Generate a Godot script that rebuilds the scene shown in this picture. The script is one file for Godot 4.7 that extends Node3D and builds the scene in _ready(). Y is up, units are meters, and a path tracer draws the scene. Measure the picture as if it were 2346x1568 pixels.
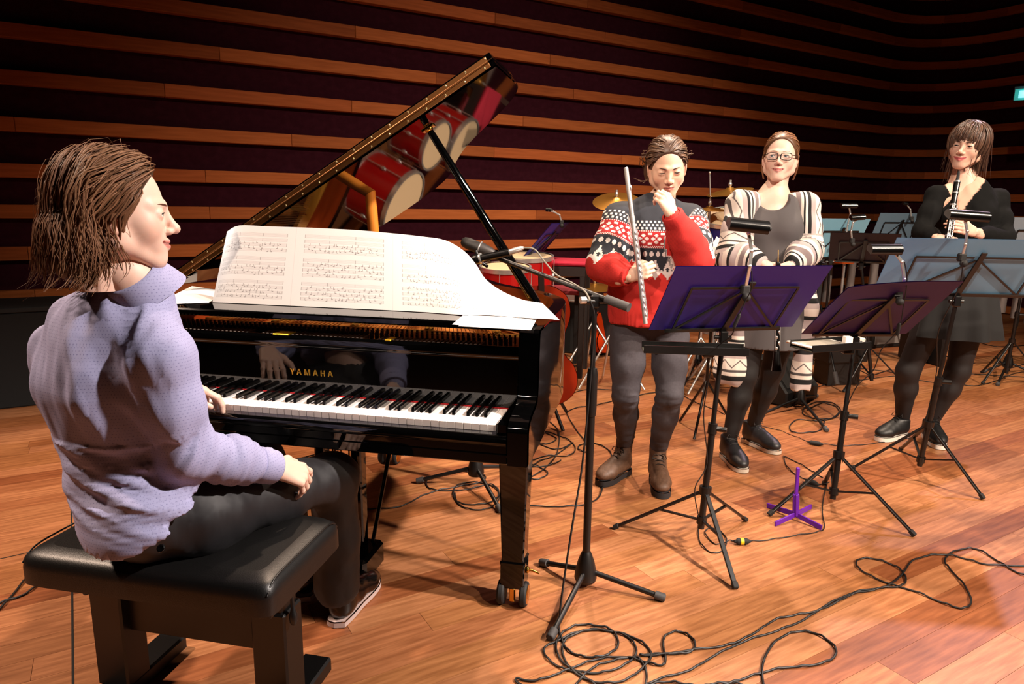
extends Node3D
# A concert stage: pianist at a grand piano, three woodwind players, music stands, cables and percussion.

# ---------------------------------------------------------------- camera model (2346 x 1568 photograph)
const PW := 2346.0
const PH := 1568.0
const PITCH := 0.195956
const ROLL := 0.0136645
const CAM_H := 1.32127
const FOCAL := 1561.55
const PIANO_AT := Vector3(-0.6396, 0, -1.9061)
const PIANO_TURN := -0.200206

var cam_right: Vector3
var cam_up: Vector3
var cam_fwd: Vector3
var names_used := {}
var mats := {}
var rng := RandomNumberGenerator.new()

func cam_setup():
	var r0 := Vector3.RIGHT
	var u0 := Vector3(0, cos(PITCH), -sin(PITCH))
	cam_fwd = Vector3(0, -sin(PITCH), -cos(PITCH))
	cam_right = r0 * cos(ROLL) + u0 * sin(ROLL)
	cam_up = -r0 * sin(ROLL) + u0 * cos(ROLL)

func ray(px: float, py: float) -> Vector3:
	return cam_right * ((px - PW / 2) / FOCAL) - cam_up * ((py - PH / 2) / FOCAL) + cam_fwd

# point where the line of sight through a pixel meets the level y
func fl(px: float, py: float, y := 0.0) -> Vector3:
	var d := ray(px, py)
	return Vector3(0, CAM_H, 0) + d * ((y - CAM_H) / d.y)

# point on the line of sight at depth z (negative)
func az(px: float, py: float, z: float) -> Vector3:
	var d := ray(px, py)
	return Vector3(0, CAM_H, 0) + d * (z / d.z)

# ---------------------------------------------------------------- naming and tagging
func numbered(called: String) -> String:
	if not names_used.has(called):
		names_used[called] = 0
		return called
	names_used[called] += 1
	return "%s_%03d" % [called, names_used[called]]

func meta(o: Node, label: String, category: String, group := "") -> Node:
	o.set_meta("label", label)
	o.set_meta("category", category)
	if group != "":
		o.set_meta("group", group)
	return o

func thing(called: String, label: String, category: String, where := Vector3.ZERO, turn := 0.0, group := "") -> Node3D:
	var o := Node3D.new()
	o.name = numbered(called)
	add_child(o)
	o.position = where
	o.rotation.y = turn
	meta(o, label, category, group)
	return o

func struct_root(called: String) -> Node3D:
	var o := Node3D.new()
	o.name = numbered(called)
	add_child(o)
	o.set_meta("kind", "structure")
	return o

func part(called: String, b: MB, m: Material, parent: Node, label := "") -> MeshInstance3D:
	var o := MeshInstance3D.new()
	o.mesh = b.mesh()
	o.material_override = m
	o.cast_shadow = GeometryInstance3D.SHADOW_CASTING_SETTING_ON
	if parent == self:
		o.name = numbered(called)
		add_child(o)
	else:
		o.name = called
		parent.add_child(o, true)
	if label != "":
		o.set_meta("label", label)
	return o

func mesh_part(called: String, mesh: Mesh, m: Material, parent: Node, xf := Transform3D.IDENTITY) -> MeshInstance3D:
	var o := MeshInstance3D.new()
	o.mesh = mesh
	o.material_override = m
	o.name = called
	parent.add_child(o, true)
	o.transform = xf
	return o

func lone(called: String, b: MB, m: Material, label: String, category: String, group := "") -> MeshInstance3D:
	var o := part(called, b, m, self)
	meta(o, label, category, group)
	return o

# ---------------------------------------------------------------- materials
func mat(c: Color, rough := 0.6, metal := 0.0) -> StandardMaterial3D:
	var m := StandardMaterial3D.new()
	m.albedo_color = c
	m.roughness = rough
	m.metallic = metal
	return m

func vmat(rough := 0.6) -> StandardMaterial3D:
	var m := mat(Color.WHITE, rough)
	m.vertex_color_use_as_albedo = true
	return m

func noise_tex(freq: float, lo: Color, hi: Color, size := 512, octaves := 4, sd := 1, kind := FastNoiseLite.TYPE_SIMPLEX_SMOOTH) -> NoiseTexture2D:
	var n := FastNoiseLite.new()
	n.seed = sd
	n.noise_type = kind
	n.frequency = freq
	n.fractal_octaves = octaves
	var t := NoiseTexture2D.new()
	t.width = size
	t.height = size
	t.seamless = true
	t.noise = n
	var g := Gradient.new()
	g.set_color(0, lo)
	g.set_color(1, hi)
	t.color_ramp = g
	t.generate_mipmaps = false
	return t

func noise_normal(freq: float, strength: float, size := 512, sd := 3) -> NoiseTexture2D:
	var t := noise_tex(freq, Color.BLACK, Color.WHITE, size, 3, sd)
	t.color_ramp = null
	t.as_normal_map = true
	t.bump_strength = strength
	return t

func tri(m: StandardMaterial3D, s: Vector3) -> StandardMaterial3D:
	m.uv1_triplanar = true
	m.uv1_scale = s
	return m

# ---------------------------------------------------------------- mesh builder
class MB:
	var v := PackedVector3Array()
	var n := PackedVector3Array()
	var uv := PackedVector2Array()
	var col := PackedColorArray()
	var ix := PackedInt32Array()
	var tint := Color.WHITE

	func vert(p: Vector3, nn: Vector3, t := Vector2.ZERO) -> int:
		v.push_back(p); n.push_back(nn); uv.push_back(t); col.push_back(tint)
		return v.size() - 1

	func tri_i(a: int, b: int, c: int):
		var g := (v[b] - v[a]).cross(v[c] - v[a])
		if g.dot(n[a] + n[b] + n[c]) > 0.0:
			ix.push_back(a); ix.push_back(c); ix.push_back(b)
		else:
			ix.push_back(a); ix.push_back(b); ix.push_back(c)

	func quad_i(a: int, b: int, c: int, d: int):
		tri_i(a, b, c); tri_i(a, c, d)

	# flat polygon (convex, any winding) with a given outward normal
	func poly(pts: Array, nn: Vector3, t := []):
		var k := v.size()
		for i in pts.size():
			vert(pts[i], nn, t[i] if t.size() > i else Vector2(pts[i].x, pts[i].z))
		for i in range(1, pts.size() - 1):
			tri_i(k, k + i, k + i + 1)

	# box with chamfered edges, in a frame
	func box(c: Vector3, s: Vector3, bev := 0.0, basis := Basis.IDENTITY, top_scale := Vector2.ONE):
		var h := s * 0.5
		var e := minf(bev, minf(h.x, minf(h.y, h.z)) * 0.9)
		var f := func(x: float, y: float, z: float) -> Vector3:
			var k := lerpf(1.0, top_scale.x, (y / h.y + 1.0) * 0.5) if h.y > 0 else 1.0
			var k2 := lerpf(1.0, top_scale.y, (y / h.y + 1.0) * 0.5) if h.y > 0 else 1.0
			return c + basis * Vector3(x * k, y, z * k2)
		for ax in 3:
			for sg in [-1.0, 1.0]:
				var o := [0, 1, 2]
				o.erase(ax)
				var pts := []
				var ts := []
				for q in [[-1, -1], [1, -1], [1, 1], [-1, 1]]:
					var p := Vector3.ZERO
					p[ax] = sg * h[ax]
					p[o[0]] = q[0] * (h[o[0]] - e)
					p[o[1]] = q[1] * (h[o[1]] - e)
					pts.append(f.call(p.x, p.y, p.z))
					ts.append(Vector2(p[o[0]], p[o[1]]))
				var nn := Vector3.ZERO
				nn[ax] = sg
				poly(pts, basis * nn, ts)
		if e <= 0.0:
			return
		for ax in 3:
			var o := [0, 1, 2]
			o.erase(ax)
			for s0 in [-1.0, 1.0]:
				for s1 in [-1.0, 1.0]:
					var pts := []
					for q in [[-1, 0], [1, 0], [1, 1], [-1, 1]]:
						var p := Vector3.ZERO
						p[ax] = q[0] * (h[ax] - e)
						p[o[0]] = s0 * (h[o[0]] - (e if q[1] == 0 else 0.0))
						p[o[1]] = s1 * (h[o[1]] - (e if q[1] == 1 else 0.0))
						pts.append(f.call(p.x, p.y, p.z))
					var nn := Vector3.ZERO
					nn[o[0]] = s0
					nn[o[1]] = s1
					poly(pts, basis * nn.normalized())
		for sx in [-1.0, 1.0]:
			for sy in [-1.0, 1.0]:
				for sz in [-1.0, 1.0]:
					poly([f.call(sx * h.x, sy * (h.y - e), sz * (h.z - e)), f.call(sx * (h.x - e), sy * h.y, sz * (h.z - e)), f.call(sx * (h.x - e), sy * (h.y - e), sz * h.z)], basis * Vector3(sx, sy, sz).normalized())

	# box between two points with a rectangular section
	func bar(a: Vector3, b: Vector3, w: float, t: float, side := Vector3.UP, bev := 0.0):
		var d := (b - a)
		var y := d.normalized()
		var x := side.cross(y)
		if x.length() < 0.001:
			x = Vector3.RIGHT.cross(y)
		x = x.normalized()
		var z := x.cross(y).normalized()
		box((a + b) * 0.5, Vector3(w, d.length(), t), bev, Basis(x, y, z))

	# grid of points with smooth normals; wrap_u closes the rows
	func grid(rows: Array, wrap_u := false, uvs := [], flip := false):
		var k := v.size()
		var nr := rows.size()
		var nc: int = rows[0].size()
		for i in nr:
			for j in nc:
				var jl := (j - 1 + nc) % nc if wrap_u else maxi(j - 1, 0)
				var jr := (j + 1) % nc if wrap_u else mini(j + 1, nc - 1)
				var du: Vector3 = rows[i][jr] - rows[i][jl]
				var dv: Vector3 = rows[mini(i + 1, nr - 1)][j] - rows[maxi(i - 1, 0)][j]
				var nn := du.cross(dv)
				if nn.length_squared() < 1e-18:
					nn = Vector3.UP
				nn = nn.normalized()
				if flip:
					nn = -nn
				vert(rows[i][j], nn, uvs[i][j] if uvs.size() > 0 else Vector2(float(j) / nc, float(i) / nr))
		for i in nr - 1:
			for j in (nc if wrap_u else nc - 1):
				var j2 := (j + 1) % nc
				var a := k + i * nc + j
				var b := k + i * nc + j2
				var c := k + (i + 1) * nc + j2
				var d := k + (i + 1) * nc + j
				quad_i(a, b, c, d)

	# tube along a path; radii one value or one per point
	func tube(path: Array, r, sides := 8, caps := true, flat := 1.0, side_dir := Vector3.ZERO):
		var rows := []
		var np := path.size()
		var prev := Vector3.ZERO
		for i in np:
			var d: Vector3
			if i == 0:
				d = path[1] - path[0]
			elif i == np - 1:
				d = path[np - 1] - path[np - 2]
			else:
				d = (path[i + 1] - path[i]).normalized() + (path[i] - path[i - 1]).normalized()
			d = d.normalized()
			if prev == Vector3.ZERO:
				prev = side_dir if side_dir != Vector3.ZERO else (Vector3.UP if absf(d.y) < 0.9 else Vector3.RIGHT)
			var x := prev.cross(d)
			if x.length() < 1e-5:
				x = Vector3(0.3, 0.5, 0.8).cross(d)
			x = x.normalized()
			var y := d.cross(x).normalized()
			prev = y
			var rr: float = r[i] if r is Array else r
			var row := []
			for s in sides:
				var a := TAU * s / sides
				row.append(path[i] + x * cos(a) * rr + y * sin(a) * rr * flat)
			rows.append(row)
		# the cross product order decides the side the normals face; make them face out
		var k := v.size()
		grid(rows, true)
		if sides > 2:
			var c0: Vector3 = path[0]
			if (v[k] - c0).dot(n[k]) < 0.0:
				for i in range(k, v.size()):
					n[i] = -n[i]
				var st := ix.size() - (np - 1) * sides * 6
				for i in range(st, ix.size(), 3):
					var tmp := ix[i + 1]
					ix[i + 1] = ix[i + 2]
					ix[i + 2] = tmp
		if caps:
			for e in 2:
				var row: Array = rows[0] if e == 0 else rows[np - 1]
				var nn: Vector3 = (path[0] - path[1]) if e == 0 else (path[np - 1] - path[np - 2])
				poly(row, nn.normalized())

	# surface of revolution about an axis: profile of Vector2(radius, height)
	func lathe(c: Vector3, prof: Array, sides := 16, basis := Basis.IDENTITY, sharp := false):
		var build := func(pr: Array):
			var rows := []
			for p in pr:
				var row := []
				for s in sides:
					var a := TAU * s / sides
					row.append(c + basis * Vector3(cos(a) * maxf(p.x, 1e-5), p.y, sin(a) * maxf(p.x, 1e-5)))
				rows.append(row)
			var k := v.size()
			var k2 := ix.size()
			grid(rows, true)
			# face out: use the widest row
			var best := 0
			for i in pr.size():
				if pr[i].x > pr[best].x:
					best = i
			var vi := k + best * sides
			var mid: Vector3 = c + basis * Vector3(0, pr[best].y, 0)
			var out := (v[vi] - mid).dot(n[vi])
			if absf(out) < 1e-9 or pr.size() == 2:
				var d2: Vector2 = pr[1] - pr[0]
				var want := basis * Vector3(d2.y, -d2.x, 0)
				out = n[k].dot(want)
			if out < 0.0:
				for i in range(k, v.size()):
					n[i] = -n[i]
				for i in range(k2, ix.size(), 3):
					var tmp := ix[i + 1]
					ix[i + 1] = ix[i + 2]
					ix[i + 2] = tmp
		if sharp:
			for i in prof.size() - 1:
				build.call([prof[i], prof[i + 1]])
		else:
			build.call(prof)

	func ball(c: Vector3, r: Vector3, rings := 8, sides := 12, basis := Basis.IDENTITY):
		var rows := []
		for i in rings + 1:
			var t := PI * i / rings
			var row := []
			for s in sides:
				var a := TAU * s / sides
				row.append(c + basis * Vector3(cos(a) * maxf(sin(t), 1e-4) * r.x, cos(t) * r.y, sin(a) * maxf(sin(t), 1e-4) * r.z))
			rows.append(row)
		var k := v.size()
		var k2 := ix.size()
		grid(rows, true)
		var vi := k + (rings / 2) * sides
		if (v[vi] - c).dot(n[vi]) < 0.0:
			for i in range(k, v.size()):
				n[i] = -n[i]
			for i in range(k2, ix.size(), 3):
				var tmp := ix[i + 1]
				ix[i + 1] = ix[i + 2]
				ix[i + 2] = tmp

	# extruded outline: 2D points in the plane (a, b) of the basis (x, y), thickness along its z
	func prism(outline: PackedVector2Array, t: float, c := Vector3.ZERO, basis := Basis.IDENTITY, smooth_deg := 30.0, bev := 0.0):
		var pts := outline
		if Geometry2D.is_polygon_clockwise(pts):
			pts = pts.duplicate()
			pts.reverse()
		var inner := pts
		if bev > 0.0:
			var off := Geometry2D.offset_polygon(pts, -bev)
			if off.size() == 1 and off[0].size() > 2:
				inner = off[0]
		var tris := Geometry2D.triangulate_polygon(inner)
		for sg in [-1.0, 1.0]:
			var k := v.size()
			for p in inner:
				vert(c + basis * Vector3(p.x, p.y, sg * t * 0.5), basis * Vector3(0, 0, sg), p)
			for i in range(0, tris.size(), 3):
				tri_i(k + tris[i], k + tris[i + 1], k + tris[i + 2])
		var m := pts.size()
		var levels := [[-t * 0.5, t * 0.5]]
		if bev > 0.0:
			levels = [[-t * 0.5 + bev, t * 0.5 - bev]]
		for lv in levels:
			var en := []
			var el := []
			for i in m:
				var d: Vector2 = pts[(i + 1) % m] - pts[i]
				en.append(Vector2(d.y, -d.x).normalized())
				el.append(d.length_squared() + 1e-9)
			for i in m:
				var j := (i + 1) % m
				var na: Vector2 = en[i]
				var nb: Vector2 = en[i]
				if rad_to_deg(acos(clampf(en[(i - 1 + m) % m].dot(en[i]), -1, 1))) < smooth_deg:
					na = (en[(i - 1 + m) % m] * el[(i - 1 + m) % m] + en[i] * el[i]).normalized()
				if rad_to_deg(acos(clampf(en[j].dot(en[i]), -1, 1))) < smooth_deg:
					nb = (en[j] * el[j] + en[i] * el[i]).normalized()
				var k := v.size()
				vert(c + basis * Vector3(pts[i].x, pts[i].y, lv[0]), basis * Vector3(na.x, na.y, 0))
				vert(c + basis * Vector3(pts[j].x, pts[j].y, lv[0]), basis * Vector3(nb.x, nb.y, 0))
				vert(c + basis * Vector3(pts[j].x, pts[j].y, lv[1]), basis * Vector3(nb.x, nb.y, 0))
				vert(c + basis * Vector3(pts[i].x, pts[i].y, lv[1]), basis * Vector3(na.x, na.y, 0))
				quad_i(k, k + 1, k + 2, k + 3)
		if bev > 0.0 and inner.size() == m:
			for sg in [-1.0, 1.0]:
				for i in m:
					var j := (i + 1) % m
					var d: Vector2 = pts[j] - pts[i]
					var e2 := Vector2(d.y, -d.x).normalized()
					var near := func(p: Vector2) -> Vector2:
						var bp := inner[0]
						for q in inner:
							if q.distance_squared_to(p) < bp.distance_squared_to(p):
								bp = q
						return bp
					var qi: Vector2 = near.call(pts[i])
					var qj: Vector2 = near.call(pts[j])
					poly([c + basis * Vector3(pts[i].x, pts[i].y, sg * (t * 0.5 - bev)), c + basis * Vector3(pts[j].x, pts[j].y, sg * (t * 0.5 - bev)), c + basis * Vector3(qj.x, qj.y, sg * t * 0.5), c + basis * Vector3(qi.x, qi.y, sg * t * 0.5)], basis * Vector3(e2.x, e2.y, sg).normalized())

	func mesh() -> ArrayMesh:
		var a := []
		a.resize(Mesh.ARRAY_MAX)
		a[Mesh.ARRAY_VERTEX] = v
		a[Mesh.ARRAY_NORMAL] = n
		a[Mesh.ARRAY_TEX_UV] = uv
		a[Mesh.ARRAY_COLOR] = col
		a[Mesh.ARRAY_INDEX] = ix
		var m := ArrayMesh.new()
		m.add_surface_from_arrays(Mesh.PRIMITIVE_TRIANGLES, a)
		return m

# smooth curve through points
func curve(pts: Array, per := 6) -> Array:
	var out := []
	var m := pts.size()
	for i in m - 1:
		var p0: Vector3 = pts[maxi(i - 1, 0)]
		var p1: Vector3 = pts[i]
		var p2: Vector3 = pts[i + 1]
		var p3: Vector3 = pts[mini(i + 2, m - 1)]
		for k in per:
			var t := float(k) / per
			out.append(0.5 * ((2.0 * p1) + (p2 - p0) * t + (2.0 * p0 - 5.0 * p1 + 4.0 * p2 - p3) * t * t + (3.0 * p1 - p0 - 3.0 * p2 + p3) * t * t * t))
	out.append(pts[m - 1])
	return out

func curve2(pts: Array, per := 6) -> PackedVector2Array:
	var a := []
	for p in pts:
		a.append(Vector3(p.x, p.y, 0))
	var out := PackedVector2Array()
	for p in curve(a, per):
		out.push_back(Vector2(p.x, p.y))
	return out

# ---------------------------------------------------------------- the scene
func _ready():
	rng.seed = 7
	cam_setup()
	# camera
	var cam := Camera3D.new()
	cam.name = "camera"
	add_child(cam)
	cam.transform = Transform3D(Basis(cam_right, cam_up, -cam_fwd), Vector3(0, CAM_H, 0))
	cam.keep_aspect = Camera3D.KEEP_HEIGHT
	cam.fov = rad_to_deg(2.0 * atan(PH / 2 / FOCAL))
	cam.near = 0.05
	cam.far = 60.0
	cam.current = true
	# air: a closed hall, no daylight
	var env := Environment.new()
	env.background_mode = Environment.BG_COLOR
	env.background_color = Color.BLACK
	env.ambient_light_source = Environment.AMBIENT_SOURCE_DISABLED
	env.tonemap_mode = Environment.TONE_MAPPER_LINEAR
	env.tonemap_exposure = 0.92
	env.sdfgi_enabled = true
	env.ssao_enabled = true
	env.ssil_enabled = true
	var we := WorldEnvironment.new()
	we.name = "hall_air"
	we.environment = env
	add_child(we)
	make_mats()
	# stage lights on bars above: where, aim, colour, energy, cone half angle, softness
	stage_light(Vector3(6.0, 5.6, 1.2), Vector3(1.6, 0.4, -4.7), Color(1.0, 0.91, 0.82), 100.0, 26.0, 0.12, "stage spotlight far right aimed at the slatted wall and the players")
	stage_light(Vector3(5.0, 5.4, -0.7), Vector3(-0.6, 0.6, -2.0), Color(1.0, 0.94, 0.9), 115.0, 16.0, 0.12, "stage spotlight over the right aimed at the pianist")
	stage_light(Vector3(4.8, 5.8, 3.2), Vector3(1.1, 0.8, -3.6), Color(1.0, 0.92, 0.84), 56.0, 16.5, 0.12, "stage spotlight over the front right of the stage")
	stage_light(Vector3(-2.3, 5.8, 3.0), Vector3(2.3, 1.1, -4.6), Color(1.0, 0.91, 0.83), 62.0, 17.0, 0.12, "stage spotlight over the front left aimed at the woodwind players")
	stage_light(Vector3(-4.3, 5.0, -1.9), Vector3(-1.2, 0.3, -1.9), Color(1.0, 0.87, 0.77), 48.0, 30.0, 0.12, "stage spotlight over the far left of the stage")
	stage_light(Vector3(0.3, 6.4, -5.3), Vector3(-0.5, 0.0, -2.3), Color(1.0, 0.87, 0.76), 40.0, 30.0, 0.12, "stage spotlight above and behind the piano")
	stage_light(Vector3(5.2, 5.4, -6.3), Vector3(2.9, 0.0, -2.3), Color(1.0, 0.86, 0.93), 24.0, 22.0, 0.08, "stage spotlight over the rear right of the stage")
	stage_light(Vector3(1.9, 6.3, -4.9), Vector3(2.4, 0.0, -4.4), Color(1.0, 0.9, 0.8), 42.0, 42.0, 0.12, "stage spotlight straight above the percussion")
	build_room()
	build_floor()
	build_piano()
	build_bench()
	build_people()
	build_stands()
	build_background()
	build_cables()

func stage_light(where: Vector3, aim: Vector3, c: Color, energy: float, cone: float, size: float, label: String):
	var t := thing("stage_spotlight", label, "stage light", where)
	var d := (aim - where).normalized()
	var bs := Basis.looking_at(d, Vector3.UP)
	var up := bs * Basis(Vector3.RIGHT, -PI / 2)   # lathe axis y -> pointing back
	var b := MB.new()
	b.lathe(d * -0.02, [Vector2(0.115, -0.02), Vector2(0.12, 0.0), Vector2(0.12, 0.25), Vector2(0.09, 0.34), Vector2(0.0, 0.36)], 20, Basis(bs.x, -d, bs.y.cross(bs.x)))
	part("housing", b, mats.black_metal, t)
	b = MB.new()
	b.lathe(d * -0.03, [Vector2(0.0, 0.0), Vector2(0.1, 0.001)], 20, Basis(bs.x, -d, bs.y.cross(bs.x)))
	var gl := mat(c, 0.4)
	gl.emission_enabled = true
	gl.emission = c
	gl.emission_energy_multiplier = 3.0
	part("lens", b, gl, t)
	b = MB.new()
	b.bar(Vector3(0, 0.36, 0), bs.x * 0.14 + Vector3(0, 0.12, 0), 0.03, 0.008)
	b.bar(Vector3(0, 0.36, 0), bs.x * -0.14 + Vector3(0, 0.12, 0), 0.03, 0.008)
	b.bar(bs.x * 0.14 + Vector3(0, 0.13, 0), bs.x * 0.13 - d * 0.12, 0.03, 0.008)
	b.bar(bs.x * -0.14 + Vector3(0, 0.13, 0), bs.x * -0.13 - d * 0.12, 0.03, 0.008)
	b.bar(Vector3(0, 0.34, 0), Vector3(0, 7.0 - where.y, 0), 0.03, 0.03)
	part("yoke", b, mats.black_metal, t)
	var s := SpotLight3D.new()
	s.name = "beam"
	t.add_child(s)
	s.transform = Transform3D(bs, d * 0.02)
	s.light_color = c
	s.light_energy = energy
	s.spot_range = 30.0
	s.spot_angle = cone
	s.spot_angle_attenuation = 0.7
	s.spot_attenuation = 2.0
	s.light_size = size
	s.shadow_enabled = true

func make_mats():
	mats.black_metal = mat(Color(0.035, 0.033, 0.035), 0.42, 0.0)
	mats.stand_black = mat(Color(0.05, 0.045, 0.045), 0.35, 0.0)
	mats.chrome = mat(Color(0.85, 0.85, 0.84), 0.28, 0.85)
	mats.silver = mat(Color(0.9, 0.89, 0.88), 0.34, 0.8)
	mats.brass = mat(Color(0.86, 0.66, 0.3), 0.2, 1.0)
	mats.rubber = mat(Color(0.07, 0.065, 0.065), 0.75)
	mats.grey_rubber = mat(Color(0.22, 0.21, 0.21), 0.7)
	var lac := mat(Color(0.012, 0.012, 0.013), 0.035)
	lac.metallic_specular = 0.5
	mats.lacquer = lac
	mats.cable = mat(Color(0.035, 0.03, 0.035), 0.5)
	mats.paper = mat(Color(0.93, 0.92, 0.91), 0.75)
	mats.white_plastic = mat(Color(0.88, 0.87, 0.84), 0.35)
	mats.wall_fabric = tri(mat(Color(0.2, 0.075, 0.11), 0.95), Vector3(3, 3, 3))
	mats.wall_fabric.metallic_specular = 0.1
	mats.wall_fabric.albedo_texture = noise_tex(0.02, Color(0.8, 0.8, 0.8), Color(1, 1, 1), 256, 4, 5)
	mats.dark_wall = mat(Color(0.03, 0.028, 0.03), 0.9)
	mats.floor_grain = noise_tex(0.012, Color(0.74, 0.69, 0.64), Color(1, 1, 1), 1024, 5, 11)
	mats.slat_grain = noise_tex(0.012, Color(0.84, 0.81, 0.78), Color(1, 1, 1), 512, 5, 13)
	mats.floor_bump = noise_normal(0.02, 1.2, 512, 9)

func build_room():
	var td := Vector3(0.8628, 0, -0.5055)
	var nd := Vector3(0.5055, 0, 0.8628)
	var p0 := nd * -5.8765
	# track of the slats in plan: straight back wall, rounded corner, right wall
	var s_end := 9.35
	var wb := struct_root("wall_back")
	var wr := struct_root("wall_right")
	var b := MB.new()
	var yb := Basis(td, Vector3.UP, nd)
	b.box(p0 + td * 2.3 + nd * -0.17 + Vector3(0, 3.5, 0), Vector3(14.6, 7.0, 0.2), 0.0, yb)
	part("fabric_panel", b, mats.wall_fabric, wb)
	var corner := []
	var c0 := p0 + td * s_end
	var rad := 0.9
	var cc := c0 + nd * rad
	for i in 7:
		var a := PI / 2 * i / 6
		corner.append(cc - nd * cos(a) * rad + td * sin(a) * rad)
	var r0: Vector3 = corner[6]
	b = MB.new()
	for i in 6:
		var m: Vector3 = (corner[i] + corner[i + 1]) * 0.5
		var d: Vector3 = (corner[i + 1] - corner[i]).normalized()
		var nn := Vector3.UP.cross(d) * -1.0
		if nn.dot(cc - m) < 0:
			nn = -nn
		b.box(m - nn * 0.17 + Vector3(0, 3.5, 0), Vector3(corner[i].distance_to(corner[i + 1]) + 0.06, 7.0, 0.2), 0.0, Basis(d, Vector3.UP, d.cross(Vector3.UP)))
	b.box(r0 + nd * 4.5 + td * 0.17 + Vector3(0, 3.5, 0), Vector3(0.2, 7.0, 9.2), 0.0, yb)
	part("fabric_panel", b, mats.wall_fabric, wr)
	# boards
	var tones := [Color(0.6, 0.335, 0.17), Color(0.66, 0.37, 0.19), Color(0.56, 0.3, 0.15), Color(0.64, 0.345, 0.18)]
	var sm := []
	for c in tones:
		var m := mat(c, 0.65)
		m.metallic_specular = 0.2
		m.albedo_texture = mats.slat_grain
		m.uv1_scale = Vector3(0.35, 5.0, 1)
		sm.append(m)
	var tops := [0.105, 0.4, 0.695, 1.0, 1.29, 1.567, 1.875, 2.18, 2.48, 2.772, 3.06, 3.345, 3.64, 3.935, 4.23, 4.52]
	for k in tops.size():
		var y: float = tops[k] - 0.047
		var s := -4.9 + rng.randf() * 0.8
		while s < s_end:
			var e := minf(s + rng.randf_range(1.0, 2.3), s_end)
			if s_end - e < 0.4:
				e = s_end
			b = MB.new()
			b.box(Vector3.ZERO, Vector3(e - s - 0.002, 0.094, 0.075), 0.003)
			for i in b.uv.size():
				b.uv[i] += Vector2(rng.randf() * 0.0 + k * 0.37 + s * 1.3, k * 0.21)
			mesh_part("slat", b.mesh(), sm[rng.randi() % 4], wb, Transform3D(yb, p0 + td * (s + e) * 0.5 - nd * 0.0375 + Vector3(0, y, 0)))
			s = e
		for i in 6:
			var m2: Vector3 = (corner[i] + corner[i + 1]) * 0.5
			var d: Vector3 = (corner[i + 1] - corner[i]).normalized()
			var z := d.cross(Vector3.UP)
			var inn := z if z.dot(cc - m2) > 0 else -z
			b = MB.new()
			b.box(Vector3.ZERO, Vector3(corner[i].distance_to(corner[i + 1]) + 0.006, 0.094, 0.075), 0.003)
			mesh_part("slat", b.mesh(), sm[(k + i / 3) % 4], wr, Transform3D(Basis(d, Vector3.UP, z), m2 - inn * 0.0375 + Vector3(0, y, 0)))
		# right wall: the rows below the door head stop at the doorway
		var stop := 1.05 if tops[k] < 2.85 else 8.6
		s = 0.0
		while s < stop:
			var e := minf(s + rng.randf_range(1.0, 2.2), stop)
			b = MB.new()
			b.box(Vector3.ZERO, Vector3(e - s - 0.002, 0.094, 0.075), 0.003)
			mesh_part("slat", b.mesh(), sm[rng.randi() % 4], wr, Transform3D(Basis(nd, Vector3.UP, -td), r0 + nd * (s + e) * 0.5 + td * 0.0375 + Vector3(0, y, 0)))
			s = e
	# doorway in the right wall
	var dr := struct_root("door_1")
	b = MB.new()
	b.box(r0 + nd * 2.1 + td * 0.03 + Vector3(0, 1.4, 0), Vector3(0.07, 2.8, 2.06), 0.004, yb)
	part("door_leaf", b, mats.dark_wall, dr)
	b = MB.new()
	b.box(r0 + nd * 1.05 + td * 0.01 + Vector3(0, 1.4, 0), Vector3(0.1, 2.8, 0.05), 0.004, yb)
	b.box(r0 + nd * 3.15 + td * 0.01 + Vector3(0, 1.4, 0), Vector3(0.1, 2.8, 0.05), 0.004, yb)
	part("door_frame", b, mats.dark_wall, dr)
	# lit exit sign hung before the doorway
	var ex := az(2350, 214, -7.6)
	var sg := thing("exit_sign", "small lit green and blue-white exit sign hanging by the dark doorway", "sign", ex)
	var face := (Vector3(0, ex.y, 0) - ex).normalized()
	var sb := Basis(Vector3.UP.cross(face).normalized(), Vector3.UP, face)
	b = MB.new()
	b.box(Vector3.ZERO, Vector3(0.21, 0.15, 0.05), 0.004, sb)
	part("housing", b, mat(Color(0.12, 0.11, 0.12), 0.6), sg)
	b = MB.new()
	b.box(face * 0.027 - Vector3(0, 0.012, 0), Vector3(0.19, 0.115, 0.006), 0.0, sb)
	var ge := mat(Color(0.1, 0.5, 0.45), 0.4)
	ge.emission_enabled = true
	ge.emission = Color(0.05, 0.42, 0.42)
	ge.emission_energy_multiplier = 0.9
	part("sign_panel", b, ge, sg)
	b = MB.new()
	b.box(face * 0.032 + sb.x * -0.0 - Vector3(0, 0.01, 0), Vector3(0.12, 0.075, 0.004), 0.0, sb)
	var we := mat(Color(0.7, 0.85, 0.95), 0.4)
	we.emission_enabled = true
	we.emission = Color(0.45, 0.68, 0.8)
	we.emission_energy_multiplier = 0.9
	part("sign_figure_field", b, we, sg)
	b = MB.new()
	b.bar(Vector3(0, 0.07, 0), Vector3(0, 7.0 - ex.y, 0), 0.015, 0.015)
	part("hanger_rod", b, mats.black_metal, sg)
	var ol := OmniLight3D.new()
	ol.name = "sign_glow"
	sg.add_child(ol)
	ol.position = face * 0.06
	ol.light_color = Color(0.4, 0.85, 0.85)
	ol.light_energy = 0.05
	ol.omni_range = 20.0
	ol.light_size = 0.08
	ol.shadow_enabled = true
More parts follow.
